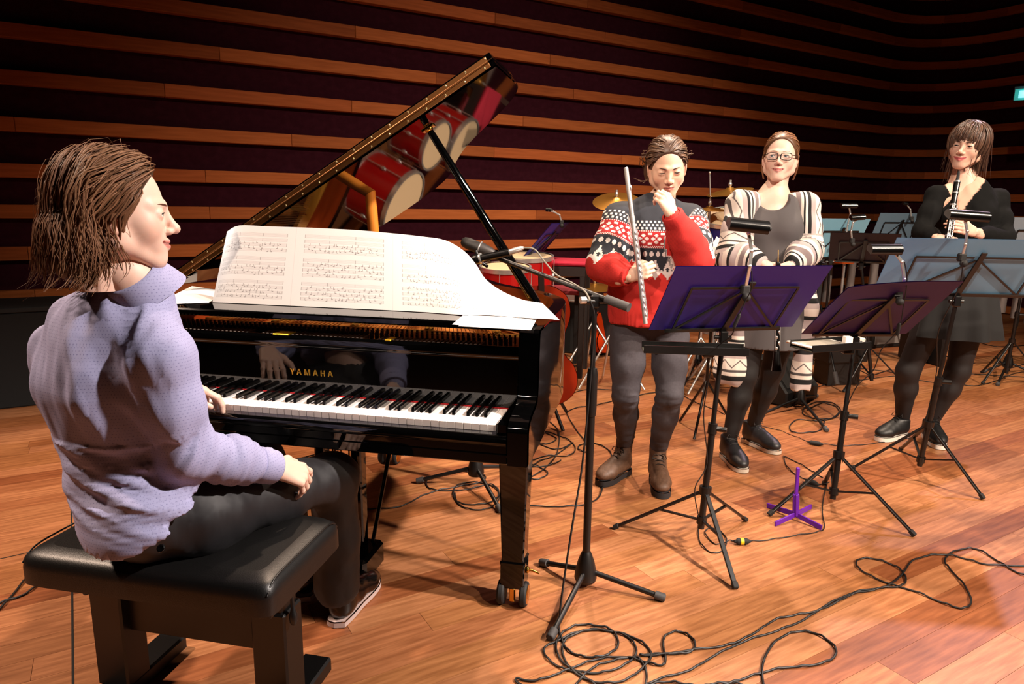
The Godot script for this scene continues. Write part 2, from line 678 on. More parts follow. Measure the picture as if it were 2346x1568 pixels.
	# the rest of the hall, out of view
	for w in [["wall_left", Vector3(-9.0, 3.5, -1.0), Vector3(0.2, 7, 18)], ["wall_front", Vector3(1.0, 3.5, 8.0), Vector3(20.4, 7, 0.2)], ["wall_side", Vector3(11.2, 3.5, -2.0), Vector3(0.2, 7, 20.2)]]:
		b = MB.new()
		b.box(w[1], w[2])
		var o := part(w[0], b, mats.dark_wall, self)
		o.set_meta("kind", "structure")
	b = MB.new()
	b.box(Vector3(1.0, 7.1, -2.5), Vector3(20.6, 0.2, 21.2))
	part("ceiling", b, mats.dark_wall, self).set_meta("kind", "structure")

func px_of(p: Vector3) -> Vector3:
	var q := p - Vector3(0, CAM_H, 0)
	var z := q.dot(cam_fwd)
	return Vector3(PW / 2 + FOCAL * q.dot(cam_right) / z, PH / 2 - FOCAL * q.dot(cam_up) / z, z)

func build_floor():
	var td := Vector3(0.8628, 0, -0.5055)
	var nd := Vector3(0.5055, 0, 0.8628)
	var f := struct_root("floor")
	var b := MB.new()
	b.box(Vector3(1.0, -0.12, -2.5), Vector3(20.6, 0.2, 21.2))
	var sub := mat(Color(0.3, 0.17, 0.09), 0.6)
	part("subfloor", b, sub, f)
	var tones := [Color(0.66, 0.43, 0.28), Color(0.7, 0.48, 0.32), Color(0.62, 0.39, 0.24), Color(0.73, 0.5, 0.34), Color(0.58, 0.35, 0.21), Color(0.67, 0.45, 0.28)]
	var fm := []
	for c in tones:
		var m := vmat(0.42)   # every plank carries its own wood tone as vertex colour
		m.albedo_texture = mats.floor_grain
		m.normal_enabled = true
		m.normal_texture = mats.floor_bump
		m.normal_scale = 0.12
		fm.append(m)
	var list := []
	var w := 0.112
	for k in range(-52, 9):
		var q0 := k * w
		var s := -7.0 + fposmod(k * 0.77, 1.9)
		while s < 9.8:
			var e := s + rng.randf_range(1.1, 2.2)
			var tone := rng.randi() % 6
			var a := td * s + nd * (q0 + w * 0.5)
			var c := td * e + nd * (q0 + w * 0.5)
			var seen := false
			for t in 5:
				var p := a.lerp(c, t / 4.0)
				var x := px_of(p)
				if x.z > 0.5 and x.x > -700 and x.x < PW + 700 and x.y < PH + 900 and p.dot(nd) > -5.9:
					seen = true
			if seen:
				var mid := (a + c) * 0.5
				list.append([mid.distance_squared_to(Vector3(0, 1.3, 0)), s, e, q0, tone])
			s = e
	list.sort_custom(func(x, y): return x[0] < y[0])
	var rest := MB.new()
	for i in list.size():
		var L: Array = list[i]
		var near := i < 290
		b = MB.new() if near else rest
		var len: float = L[2] - L[1]
		var k0 := b.v.size()
		b.tint = tones[L[4]].srgb_to_linear()
		var mid: Vector3 = td * (L[1] + L[2]) * 0.5 + nd * (L[3] + w * 0.5)
		var sz := Vector3(len - 0.0012, 0.019, w - 0.001)
		if near:
			b.box(Vector3.ZERO, sz, 0.0)
		else:
			b.box(mid + Vector3(0, -0.0095, 0), sz, 0.0, Basis(td, Vector3.UP, nd))
		var ou := rng.randf() * 5.0
		var ov := rng.randf()
		for j in range(k0, b.v.size()):
			var lp: Vector3 = b.v[j] if near else (b.v[j] - mid)
			var sx: float = lp.x if near else lp.dot(td)
			var sz2: float = lp.z if near else lp.dot(nd)
			b.uv[j] = Vector2(sx * 0.33 + ou, sz2 * 3.6 + ov)
		if near:
			mesh_part("plank", b.mesh(), fm[L[4]], f, Transform3D(Basis(td, Vector3.UP, nd), mid + Vector3(0, -0.0095, 0)))
	var rm := mat(Color.WHITE, 0.42)
	rm.vertex_color_use_as_albedo = true
	rm.albedo_texture = mats.floor_grain
	if rest.v.size() > 0:
		var o := part("plank_field", rest, rm, f)
		o.set_meta("kind", "stuff")
	# joints of the stage lift
	var seam := mat(Color(0.02, 0.015, 0.012), 0.8)
	b = MB.new()
	b.bar(fl(163, 1080), fl(169, 1800), 0.006, 0.002)
	part("lift_joint", b, seam, f)
	b = MB.new()
	b.bar(fl(-200, 1327), fl(160, 1245), 0.005, 0.002)
	part("lift_joint", b, seam, f)
	# black-draped riser along the foot of the back wall
	var p0 := nd * -5.8765
	var rs := thing("stage_riser", "low black-draped platform along the wall behind the pianist", "platform", p0 + td * -2.2 + nd * 0.32)
	b = MB.new()
	b.box(Vector3(0, 0.31, 0), Vector3(4.4, 0.62, 0.56), 0.01, Basis(td, Vector3.UP, nd))
	part("platform_body", b, mat(Color(0.02, 0.02, 0.022), 0.9), rs)
	b = MB.new()
	b.box(Vector3(0, 0.635, 0), Vector3(4.42, 0.03, 0.58), 0.004, Basis(td, Vector3.UP, nd))
	part("platform_top", b, mat(Color(0.03, 0.028, 0.03), 0.8), rs)

# ---------------------------------------------------------------- grand piano
var piano: Node3D

func pw(l: Vector3) -> Vector3:   # piano frame to world
	return PIANO_AT + Basis(Vector3.UP, PIANO_TURN) * l

func to_piano(w: Vector3) -> Vector3:
	return Basis(Vector3.UP, -PIANO_TURN) * (w - PIANO_AT)

# point on a plane of constant z of the piano seen through a pixel, in the piano's frame
func pz(px: float, py: float, z: float) -> Vector3:
	var o := to_piano(Vector3(0, CAM_H, 0))
	var d := Basis(Vector3.UP, -PIANO_TURN) * ray(px, py)
	return o + d * ((z - o.z) / d.z)

func rim_plan() -> Array:
	var a := [Vector3(0.708, 0, -0.2), Vector3(0.708, 0, -0.45), Vector3(0.708, 0, -0.64), Vector3(0.698, 0, -0.77), Vector3(0.665, 0, -0.88), Vector3(0.585, 0, -1.02), Vector3(0.46, 0, -1.15), Vector3(0.345, 0, -1.27), Vector3(0.255, 0, -1.41), Vector3(0.16, 0, -1.55), Vector3(0.03, 0, -1.645), Vector3(-0.15, 0, -1.69), Vector3(-0.4, 0, -1.7), Vector3(-0.58, 0, -1.67), Vector3(-0.68, 0, -1.57), Vector3(-0.708, 0, -1.42), Vector3(-0.708, 0, -1.0), Vector3(-0.708, 0, -0.6), Vector3(-0.708, 0, -0.2)]
	return curve(a, 5)

func build_piano():
	piano = thing("grand_piano", "black polished grand piano with raised lid and gold lettering", "piano", PIANO_AT, PIANO_TURN)
	var L: Material = mats.lacquer
	var b := MB.new()
	# rim
	var out := rim_plan()
	var inn := []
	for i in out.size():
		var d: Vector3 = (out[mini(i + 1, out.size() - 1)] - out[maxi(i - 1, 0)]).normalized()
		var nn := Vector3(d.z, 0, -d.x)
		if nn.dot(Vector3(-0.05, 0, -0.8) - out[i]) < 0:
			nn = -nn
		inn.append(out[i] + nn * 0.045)
	var at_y := func(a: Array, y: float, off := 0.0) -> Array:
		var r := []
		for i in a.size():
			r.append(a[i].lerp(inn[i], off) + Vector3(0, y, 0))
		return r
	b.grid([at_y.call(out, 0.63, 0.08), at_y.call(out, 0.64), at_y.call(out, 0.975), at_y.call(out, 0.979, 0.03)], false, [], true)
	var rim := b
	var mid := Vector3(0, 0.8, -0.8)
	for i in rim.n.size():
		if rim.n[i].dot(rim.v[i] - mid) < 0:
			rim.n[i] = -rim.n[i]
	rim.ix = fix_winding(rim)
	var k := b.v.size()
	for i in out.size():
		b.vert(out[i].lerp(inn[i], 0.03) + Vector3(0, 0.979, 0), Vector3.UP)
		b.vert(inn[i] + Vector3(0, 0.979, 0), Vector3.UP)
	for i in out.size() - 1:
		b.quad_i(k + i * 2, k + i * 2 + 1, k + i * 2 + 3, k + i * 2 + 2)
	part("rim", b, L, piano)
	b = MB.new()
	b.grid([at_y.call(inn, 0.979), at_y.call(inn, 0.7)])
	for i in b.n.size():
		if b.n[i].dot(mid - b.v[i]) < 0:
			b.n[i] = -b.n[i]
	b.ix = fix_winding(b)
	var rimwood := mat(Color(0.52, 0.2, 0.07), 0.25)
	rimwood.albedo_texture = mats.floor_grain
	part("inner_rim", b, rimwood, piano, "reddish-brown veneered inside of the rim")
	# underside, soundboard, gold plate, strings
	var plan := PackedVector2Array()
	for p in inn:
		plan.push_back(Vector2(p.x, p.z))
	var flat := Basis(Vector3(1, 0, 0), Vector3(0, 0, 1), Vector3(0, -1, 0))
	b = MB.new()
	b.prism(plan, 0.03, Vector3(0, 0.66, 0), flat)
	part("underside", b, mat(Color(0.05, 0.03, 0.02), 0.6), piano)
	b = MB.new()
	b.prism(plan, 0.012, Vector3(0, 0.80, 0), flat)
	var spruce := mat(Color(0.72, 0.45, 0.2), 0.35)
	spruce.albedo_texture = mats.floor_grain
	part("soundboard", b, spruce, piano, "tan varnished soundboard")
	var gold := mat(Color(0.72, 0.53, 0.2), 0.32, 0.75)
	b = MB.new()
	b.box(Vector3(-0.0, 0.885, -0.37), Vector3(1.3, 0.02, 0.26), 0.006)
	for s in [[-0.6, -0.62], [-0.33, -0.5], [-0.02, -0.25], [0.26, 0.02], [0.5, 0.3]]:
		b.bar(Vector3(s[0], 0.89, -0.49), Vector3(s[1], 0.88, -1.55 if s[0] < 0.0 else -1.28 if s[0] < 0.3 else -1.05), 0.03, 0.022)
	b.bar(Vector3(-0.62, 0.875, -1.55), Vector3(-0.2, 0.875, -1.6), 0.1, 0.02)
	b.bar(Vector3(-0.2, 0.875, -1.6), Vector3(0.1, 0.875, -1.42), 0.1, 0.02)
	b.bar(Vector3(0.1, 0.875, -1.42), Vector3(0.3, 0.875, -1.1), 0.1, 0.02)
	b.bar(Vector3(0.3, 0.875, -1.1), Vector3(0.56, 0.875, -0.85), 0.1, 0.02)
	part("iron_plate", b, gold, piano, "gold painted iron plate")
	b = MB.new()
	for i in 74:
		var x := lerpf(-0.58, 0.6, i / 73.0)
		if absf(x + 0.33) < 0.02 or absf(x + 0.02) < 0.02 or absf(x - 0.26) < 0.02:
			continue
		b.bar(Vector3(x, 0.905, -0.3), Vector3(x * 0.72 - 0.14, 0.9, lerpf(-1.5, -0.95, clampf((x + 0.1) / 0.7, 0, 1))), 0.0022, 0.0022)
	var st := part("strings", b, mat(Color(0.75, 0.6, 0.42), 0.3, 0.9), piano)
	st.set_meta("kind", "stuff")
	b = MB.new()
	for r in 3:
		for i in 70:
			var x := lerpf(-0.6, 0.6, (i + r * 0.33) / 70.0)
			b.bar(Vector3(x, 0.895, -0.27 - r * 0.035), Vector3(x, 0.922, -0.268 - r * 0.035), 0.006, 0.006)
	st = part("tuning_pins", b, mat(Color(0.25, 0.2, 0.16), 0.35, 0.6), piano)
	st.set_meta("kind", "stuff")
	b = MB.new()
	for i in 80:
		var x := lerpf(-0.62, 0.52, i / 79.0)
		if fposmod(i, 27) < 3:
			continue
		b.box(Vector3(x, 0.905, -0.205), Vector3(0.009, 0.03, 0.05), 0.001)
	st = part("dampers", b, mat(Color(0.16, 0.08, 0.04), 0.5), piano)
	st.set_meta("kind", "stuff")
	b = MB.new()
	b.box(Vector3(0, 0.88, -0.2), Vector3(1.3, 0.014, 0.08), 0.002)
	part("action_rail", b, mat(Color(0.5, 0.3, 0.12), 0.4), piano)
	var lug := mat(Color(0.85, 0.68, 0.15), 0.3, 0.8)
	for g in [[-0.12, 0.055], [0.235, 0.02]]:
		b = MB.new()
		b.box(Vector3(g[0], 0.912, -0.19), Vector3(g[1], 0.02, 0.05), 0.002)
		part("plate_lug", b, lug, piano)
	# cheeks at both ends of the keyboard
	for sx in [-1.0, 1.0]:
		var prof := PackedVector2Array([Vector2(0.032, 0.632), Vector2(0.034, 0.725), Vector2(0.028, 0.742), Vector2(0.012, 0.755), Vector2(-0.02, 0.765), Vector2(-0.075, 0.772), Vector2(-0.098, 0.781), Vector2(-0.109, 0.8), Vector2(-0.114, 0.835), Vector2(-0.122, 0.95), Vector2(-0.126, 0.972), Vector2(-0.138, 0.98), Vector2(-0.25, 0.98), Vector2(-0.25, 0.632)])
		b = MB.new()
		b.prism(prof, 0.062, Vector3(sx * 0.6775, 0, 0), Basis(Vector3(0, 0, 1), Vector3(0, 1, 0), Vector3(-1, 0, 0)), 40.0, 0.004)
		part("cheek", b, L, piano)
		b = MB.new()
		b.box(Vector3(sx * 0.63, 0.70, -0.07), Vector3(0.031, 0.086, 0.16), 0.004)
		part("key_block", b, L, piano)
	# keybed, key slip
	b = MB.new()
	b.box(Vector3(0, 0.648, -0.1), Vector3(1.3, 0.03, 0.26), 0.003)
	part("keybed", b, L, piano)
	b = MB.new()
	var slip := PackedVector2Array([Vector2(0.01, 0.655), Vector2(0.01, 0.705), Vector2(0.014, 0.712), Vector2(0.022, 0.713), Vector2(0.03, 0.708), Vector2(0.034, 0.697), Vector2(0.032, 0.688), Vector2(0.026, 0.683), Vector2(0.026, 0.655)])
	b.prism(slip, 1.292, Vector3.ZERO, Basis(Vector3(0, 0, 1), Vector3(0, 1, 0), Vector3(-1, 0, 0)), 50.0)
	part("key_slip", b, L, piano)
	# fallboard with red felt and lettering
	b = MB.new()
	var fb := PackedVector2Array([Vector2(-0.154, 0.739), Vector2(-0.154, 0.882), Vector2(-0.149, 0.89), Vector2(-0.147, 0.902), Vector2(-0.151, 0.914), Vector2(-0.168, 0.92), Vector2(-0.182, 0.918), Vector2(-0.19, 0.9), Vector2(-0.185, 0.739)])
	b.prism(fb, 1.286, Vector3.ZERO, Basis(Vector3(0, 0, 1), Vector3(0, 1, 0), Vector3(-1, 0, 0)), 50.0)
	part("fallboard", b, L, piano)
	b = MB.new()
	b.box(Vector3(0, 0.7365, -0.1525), Vector3(1.226, 0.003, 0.005))
	part("felt_strip", b, mat(Color(0.7, 0.05, 0.1), 0.9), piano, "thin red felt strip behind the keys")
	var tm := TextMesh.new()
	tm.text = "Y A M A H A"
	var f := SystemFont.new()
	f.font_names = PackedStringArray(["Droid Sans"])
	f.font_weight = 700
	tm.font = f
	tm.font_size = 32
	tm.pixel_size = 0.00082
	tm.depth = 0.0015
	var lt := mesh_part("lettering", tm, mat(Color(0.9, 0.72, 0.28), 0.25, 0.9), piano, Transform3D(Basis.IDENTITY, Vector3(-0.014, 0.806, -0.1538)))
	lt.set_meta("label", "gold lettering on the fallboard")
	# keys
	var kw := 1.225 / 52.0
	b = MB.new()
	b.box(Vector3(0, -0.01, -0.078), Vector3(kw - 0.0009, 0.02, 0.156), 0.0012)
	b.box(Vector3(0, -0.028, -0.012), Vector3(kw - 0.0012, 0.02, 0.018))
	var wk := b.mesh()
	b = MB.new()
	var bk0 := PackedVector2Array([Vector2(-0.0575, 0.0), Vector2(-0.0595, 0.0105), Vector2(-0.064, 0.0128), Vector2(-0.15, 0.0135), Vector2(-0.15, 0.0)])
	b.prism(bk0, 0.0102, Vector3.ZERO, Basis(Vector3(0, 0, 1), Vector3(0, 1, 0), Vector3(-1, 0, 0)), 20.0, 0.0015)
	var bk := b.mesh()
	var ivory := mat(Color(0.92, 0.9, 0.89), 0.22)
	var ebony := mat(Color(0.012, 0.012, 0.013), 0.22)
	for i in 52:
		var x := -0.6125 + kw * (i + 0.5)
		mesh_part("white_key", wk, ivory, piano, Transform3D(Basis.IDENTITY, Vector3(x, 0.735, 0)))
	for i in 51:
		var deg := i % 7    # 0=A 1=B 2=C 3=D 4=E 5=F 6=G
		if deg == 1 or deg == 4:
			continue
		var sh: float = {0: 0.002, 2: -0.002, 3: 0.002, 5: -0.0025, 6: 0.0}[deg]
		mesh_part("black_key", bk, ebony, piano, Transform3D(Basis.IDENTITY, Vector3(-0.6125 + kw * (i + 1) + sh, 0.7355, 0)))
	# music shelf and desk
	b = MB.new()
	b.box(Vector3(0, 0.977, -0.325), Vector3(1.31, 0.022, 0.31), 0.005)
	part("music_shelf", b, L, piano)
	b = MB.new()
	var dt := Basis(Vector3.RIGHT, -0.22)
	b.box(Vector3(-0.05, 0.988, -0.34) + dt * Vector3(0, 0.1, 0), Vector3(0.66, 0.2, 0.012), 0.004, dt)
	part("music_desk", b, L, piano)
	# legs
	var legs := [Vector3(0.604, 0, -0.335), Vector3(-0.604, 0, -0.335), Vector3(-0.28, 0, -1.45)]
	for i in 3:
		b = MB.new()
		var p: Vector3 = legs[i]
		b.box(p + Vector3(0, 0.6, 0), Vector3(0.135, 0.07, 0.135), 0.004)
		b.box(p + Vector3(0, 0.365, 0), Vector3(0.075, 0.41, 0.075), 0.004, Basis.IDENTITY, Vector2(1.32, 1.32))
		b.box(p + Vector3(0, 0.155, 0), Vector3(0.086, 0.02, 0.086), 0.006)
		b.box(p + Vector3(0, 0.11, 0), Vector3(0.082, 0.09, 0.082), 0.004)
		var leg := part("leg", b, L, piano)
		b = MB.new()
		for s in [-1.0, 1.0]:
			b.lathe(p + Vector3(s * 0.038, 0.042, 0.02), [Vector2(0.0, -0.012), Vector2(0.038, -0.012), Vector2(0.042, -0.006), Vector2(0.042, 0.006), Vector2(0.038, 0.012), Vector2(0.0, 0.012)], 18, Basis(Vector3(0, 1, 0), Vector3(1, 0, 0), Vector3(0, 0, -1)), true)
		part("caster_wheel", b, mats.rubber, leg)
		b = MB.new()
		for s in [-1.0, 1.0]:
			b.lathe(p + Vector3(s * 0.0512, 0.042, 0.02), [Vector2(0.0, s * 0.003), Vector2(0.014, s * 0.003), Vector2(0.02, 0.0), Vector2(0.03, s * 0.001), Vector2(0.032, -s * 0.002)], 16, Basis(Vector3(0, 1, 0), Vector3(1, 0, 0), Vector3(0, 0, -1)))
		b.box(p + Vector3(0, 0.045, 0.028), Vector3(0.02, 0.05, 0.03), 0.003)
		b.tube([p + Vector3(0.04, 0.12, 0), p + Vector3(0.06, 0.12, 0), p + Vector3(0.085, 0.112, 0)], 0.004, 8)
		b.ball(p + Vector3(0.045, 0.12, 0), Vector3(0.008, 0.012, 0.012), 6, 8)
		part("caster_hub", b, mats.brass, leg, "brass caster fitting")
	# pedal lyre
	var lx := -0.03
	var lz := -0.36
	b = MB.new()
	for s in [-0.068, 0.068]:
		b.box(Vector3(lx + s, 0.38, lz), Vector3(0.04, 0.54, 0.045), 0.005)
	b.box(Vector3(lx, 0.63, lz), Vector3(0.24, 0.03, 0.1), 0.004)
	var ly := part("pedal_lyre", b, L, piano)
	b = MB.new()
	b.box(Vector3(lx, 0.085, lz + 0.03), Vector3(0.27, 0.09, 0.17), 0.012)
	part("pedal_box", b, L, ly)
	b = MB.new()
	for s in [-0.03, 0.0, 0.03]:
		b.bar(Vector3(lx + s, 0.13, lz - 0.01), Vector3(lx + s, 0.62, lz - 0.01), 0.005, 0.005)
	part("pedal_rods", b, mats.brass, ly)
	b = MB.new()
	for s in [-1.0, 1.0]:
		b.tube([Vector3(lx + s * 0.1, 0.11, lz - 0.02), Vector3(lx + s * 0.12, 0.64, lz - 0.3)], 0.008, 8)
	part("lyre_brace", b, L, ly)
	for s in [-0.075, 0.0, 0.075]:
		b = MB.new()
		b.tube(curve([Vector3(lx + s, 0.075, lz + 0.09), Vector3(lx + s, 0.07, lz + 0.16), Vector3(lx + s, 0.05, lz + 0.21)], 4), [0.012, 0.012, 0.014, 0.016, 0.018, 0.02, 0.022, 0.02, 0.012], 10, true, 0.35)
		part("pedal", b, mats.brass, ly)
	# lid, folded front flap, hinge
	var ang := 0.548
	var ux := Vector3(cos(ang), sin(ang), 0)
	var un := Vector3(-sin(ang), cos(ang), 0)
	var o := Vector3(-0.744, 1.038, 0.0)
	var lb := Basis(ux, Vector3(0, 0, 1), -un)
	var lid2 := curve2([Vector2(1.43, -0.5), Vector2(1.43, -0.7), Vector2(1.428, -0.86), Vector2(1.4, -0.95), Vector2(1.325, -1.04), Vector2(1.19, -1.145), Vector2(1.07, -1.25), Vector2(0.97, -1.395), Vector2(0.885, -1.555), Vector2(0.76, -1.66), Vector2(0.56, -1.71), Vector2(0.32, -1.72), Vector2(0.13, -1.69), Vector2(0.03, -1.6), Vector2(0.0, -1.45), Vector2(0.0, -1.0), Vector2(0.0, -0.5)], 4)
	b = MB.new()
	b.prism(lid2, 0.024, o - un * 0.0125, lb, 30.0, 0.004)
	var lid := part("lid", b, L, piano)
	b = MB.new()
	b.prism(PackedVector2Array([Vector2(0, -0.5), Vector2(1.43, -0.5), Vector2(1.43, -0.83), Vector2(0, -0.83)]), 0.024, o + un * 0.0125, lb, 30.0, 0.004)
	part("folded_flap", b, L, lid)
	b = MB.new()
	b.box(o + ux * 0.712 + Vector3(0, 0, -0.4985), Vector3(1.4, 0.036, 0.005), 0.001, Basis(ux, un, Vector3(0, 0, 1)))
	b.tube([o + ux * 0.012 + Vector3(0, 0, -0.4955), o + ux * 1.412 + Vector3(0, 0, -0.4955)], 0.0035, 8)
	part("lid_hinge", b, mat(Color(0.47, 0.3, 0.15), 0.32, 0.75), lid, "brown brass hinge strip along the lid edge")
	b = MB.new()
	for i in 19:
		var u := 0.025 + i * 1.376 / 18.0
		for s in [-1.0, 1.0]:
			b.ball(o + ux * (u + s * 0.008) + un * s * 0.012 + Vector3(0, 0, -0.4955), Vector3(0.0035, 0.0035, 0.0015), 4, 6)
	part("hinge_screws", b, mat(Color(0.9, 0.82, 0.6), 0.25, 0.9), lid).set_meta("kind", "stuff")
	# rubber buffers under the lid and the prop cup
	b = MB.new()
	b.ball(o + ux * 1.1 - un * 0.03 + Vector3(0, 0, -0.655), Vector3(0.016, 0.012, 0.016), 6, 10, Basis(ux, un, Vector3(0, 0, 1)))
	b.box(o + ux * 1.1 - un * 0.027 + Vector3(0, 0, -0.655), Vector3(0.05, 0.006, 0.03), 0.002, Basis(ux, un, Vector3(0, 0, 1)))
	part("prop_cup", b, mats.brass, lid)
	b = MB.new()
	var pb := Vector3(0.6, 0.968, -0.72)
	var pt := o + ux * 1.1 - un * 0.032 + Vector3(0, 0, -0.655)
	b.tube([pb, pb.lerp(pt, 0.02), pb.lerp(pt, 0.5), pb.lerp(pt, 0.97), pt], [0.017, 0.019, 0.0165, 0.013, 0.011], 14)
	part("lid_prop", b, L, piano)
	# short wooden half prop standing in its socket
	b = MB.new()
	var h0 := pz(858, 560, -1.0)
	var h1 := pz(846, 415, -0.98)
	b.tube([h0, h0.lerp(h1, 0.6), h0.lerp(h1, 0.62), h1], [0.0235, 0.0235, 0.0225, 0.0215], 12)
	h0.y = 0.885
	b.tube([Vector3(h0.x, 0.88, h0.z), Vector3(h0.x, pz(858, 560, -1.0).y, h0.z)], 0.018, 10)
	part("wooden_post", b, mat(Color(0.78, 0.47, 0.16), 0.35), piano, "tan wooden post standing inside the case")
	build_scores()

func fix_winding(b: MB) -> PackedInt32Array:
	var r := PackedInt32Array()
	for i in range(0, b.ix.size(), 3):
		var a := b.ix[i]
		var c := b.ix[i + 1]
		var d := b.ix[i + 2]
		var g := (b.v[c] - b.v[a]).cross(b.v[d] - b.v[a])
		if g.dot(b.n[a] + b.n[c] + b.n[d]) > 0.0:
			r.append_array([a, d, c])
		else:
			r.append_array([a, c, d])
	return r

# printed music: staves, bar lines, note heads
func score_image(pages: int, w: int, h: int, sd: int) -> ImageTexture:
	var g := RandomNumberGenerator.new()
	g.seed = sd
	var im := Image.create(w * pages, h, false, Image.FORMAT_RGB8)
	im.fill(Color(0.95, 0.945, 0.94))
	var ink := Color(0.52, 0.5, 0.5)
	for p in pages:
		var x0 := p * w + int(w * 0.1)
		var x1 := (p + 1) * w - int(w * 0.09)
		im.fill_rect(Rect2i(p * w, 0, 1, h), Color(0.86, 0.85, 0.85))
		var y := int(h * 0.09)
		while y < h * 0.88:
			for s in 4:
				var lw := 5
				for l in lw:
					im.fill_rect(Rect2i(x0, y + l * 4, x1 - x0, 1), Color(0.74, 0.73, 0.73))
				if s >= 2 or g.randf() < 0.4:
					var xx := x0 + 14
					while xx < x1 - 8:
						var yy := y + g.randi_range(-2, 16)
						im.fill_rect(Rect2i(xx, yy, 5, 3), ink)
						im.fill_rect(Rect2i(xx + (4 if g.randf() < 0.5 else 0), yy - 10, 1, 11), ink)
						xx += g.randi_range(7, 17)
				for bx in 4:
					im.fill_rect(Rect2i(x0 + int((x1 - x0 - 1) * bx / 3.0), y, 1, 17), ink)
				y += 27
			y += 20
	return ImageTexture.create_from_image(im)

func sheet(cols: Array, rows: int, pages: float, thick := 0.0006) -> MB:
	var b := MB.new()
	var g1 := []
	var uvs := []
	for r in rows + 1:
		var row := []
		var ur := []
		for c in cols.size():
			var t := float(r) / rows
			var p: Vector3 = cols[c][1].lerp(cols[c][0], t)
			p += cols[c][2] * sin(t * PI) if cols[c].size() > 2 else Vector3.ZERO
			row.append(p)
			ur.append(Vector2(float(c) / (cols.size() - 1) * pages, t))
		g1.append(row)
		uvs.append(ur)
	b.grid(g1, false, uvs)
	var k := b.v.size()
	for i in k:
		b.vert(b.v[i] - b.n[i] * thick, -b.n[i], b.uv[i])
	var m := b.ix.size()
	for i in range(0, m, 3):
		b.ix.append_array([b.ix[i] + k, b.ix[i + 2] + k, b.ix[i + 1] + k])
	return b

func build_scores():
	# long taped score standing on the desk, its right end sliding down flat
	var cp := [[[487, 697, -0.302], [520, 531, -0.335]], [[522, 700, -0.305], [548, 517, -0.362]], [[590, 706, -0.305], [612, 519, -0.365]], [[665, 712, -0.305], [680, 521, -0.365]], [[740, 717, -0.305], [750, 524, -0.365]], [[820, 722, -0.305], [822, 528, -0.365]], [[900, 725, -0.305], [900, 535, -0.365]], [[975, 727, -0.3], [965, 542, -0.37]], [[1030, 724, -0.285], [1020, 551, -0.38]], [[1070, 722, -0.272], [1062, 575, -0.39]], [[1105, 722, -0.262], [1090, 606, -0.4]], [[1140, 724, -0.252], [1112, 640, -0.41]], [[1180, 727, -0.242], [1150, 668, -0.42]], [[1225, 730, -0.232], [1195, 687, -0.42]], [[1255, 731, -0.222], [1220, 692, -0.415]], [[1282, 734, -0.212], [1242, 695, -0.405]]]
	var cols := []
	for c in cp:
		var p0 := pz(c[0][0], c[0][1], c[0][2])
		var p1 := pz(c[1][0], c[1][1], c[1][2])
		p0.y = maxf(p0.y, 0.9895)
		p1.y = maxf(p1.y, 0.993)
		cols.append([p0, p1])
	# finer columns
	var fine := []
	for i in cols.size() - 1:
		for t in 4:
			var f := t / 4.0
			var a0 := [cols[maxi(i - 1, 0)], cols[i], cols[i + 1], cols[mini(i + 2, cols.size() - 1)]]
			var q := []
			for e in 2:
				q.append(a0[1][e].cubic_interpolate(a0[2][e], a0[0][e], a0[3][e], f))
			fine.append(q)
	fine.append(cols[cols.size() - 1])
	var m := mat(Color.WHITE, 0.7)
	m.albedo_texture = score_image(5, 300, 424, 3)
	m.uv1_scale = Vector3(1, 1, 1)
	var b := sheet(fine, 8, 1.0)
	for i in b.v.size():
		b.v[i] = pw(b.v[i])
		b.n[i] = Basis(Vector3.UP, PIANO_TURN) * b.n[i]
	lone("music_score", b, m, "long row of taped score pages propped up on the piano's music desk", "sheet music")
	# loose sheets on the shelf at the bass end
	var mk := func(px: Array, y: float, lift: float) -> MB:
		var c2 := []
		for t in 9:
			var f := t / 8.0
			var n0 := to_piano(fl(lerpf(px[0][0], px[1][0], f), lerpf(px[0][1], px[1][1], f), y))
			var n1 := to_piano(fl(lerpf(px[3][0], px[2][0], f), lerpf(px[3][1], px[2][1], f), y))
			c2.append([pw(n0), pw(n1), Vector3(0, lift * sin(f * PI), 0)])
		return sheet(c2, 8, 1.0)
	lone("loose_sheet", mk.call([[352, 699], [478, 694], [520, 668], [440, 656]], 0.9895, 0.012), mats.paper, "loose white sheets lying on the piano shelf behind the pianist's collar", "paper")
	var pg := mat(Color(0.95, 0.945, 0.94), 0.7)
	lone("loose_sheet", mk.call([[1036, 744], [1212, 758], [1228, 728], [1062, 722]], 0.9885, 0.004), pg, "lower loose page over the piano's treble end, its left corner uncovered", "paper", "pages over the treble edge")
	lone("loose_sheet", mk.call([[1050, 748], [1216, 757], [1232, 727], [1074, 722]], 0.9905, 0.007), pg, "upper loose page over the piano's treble end, under the score's tail", "paper", "pages over the treble edge")

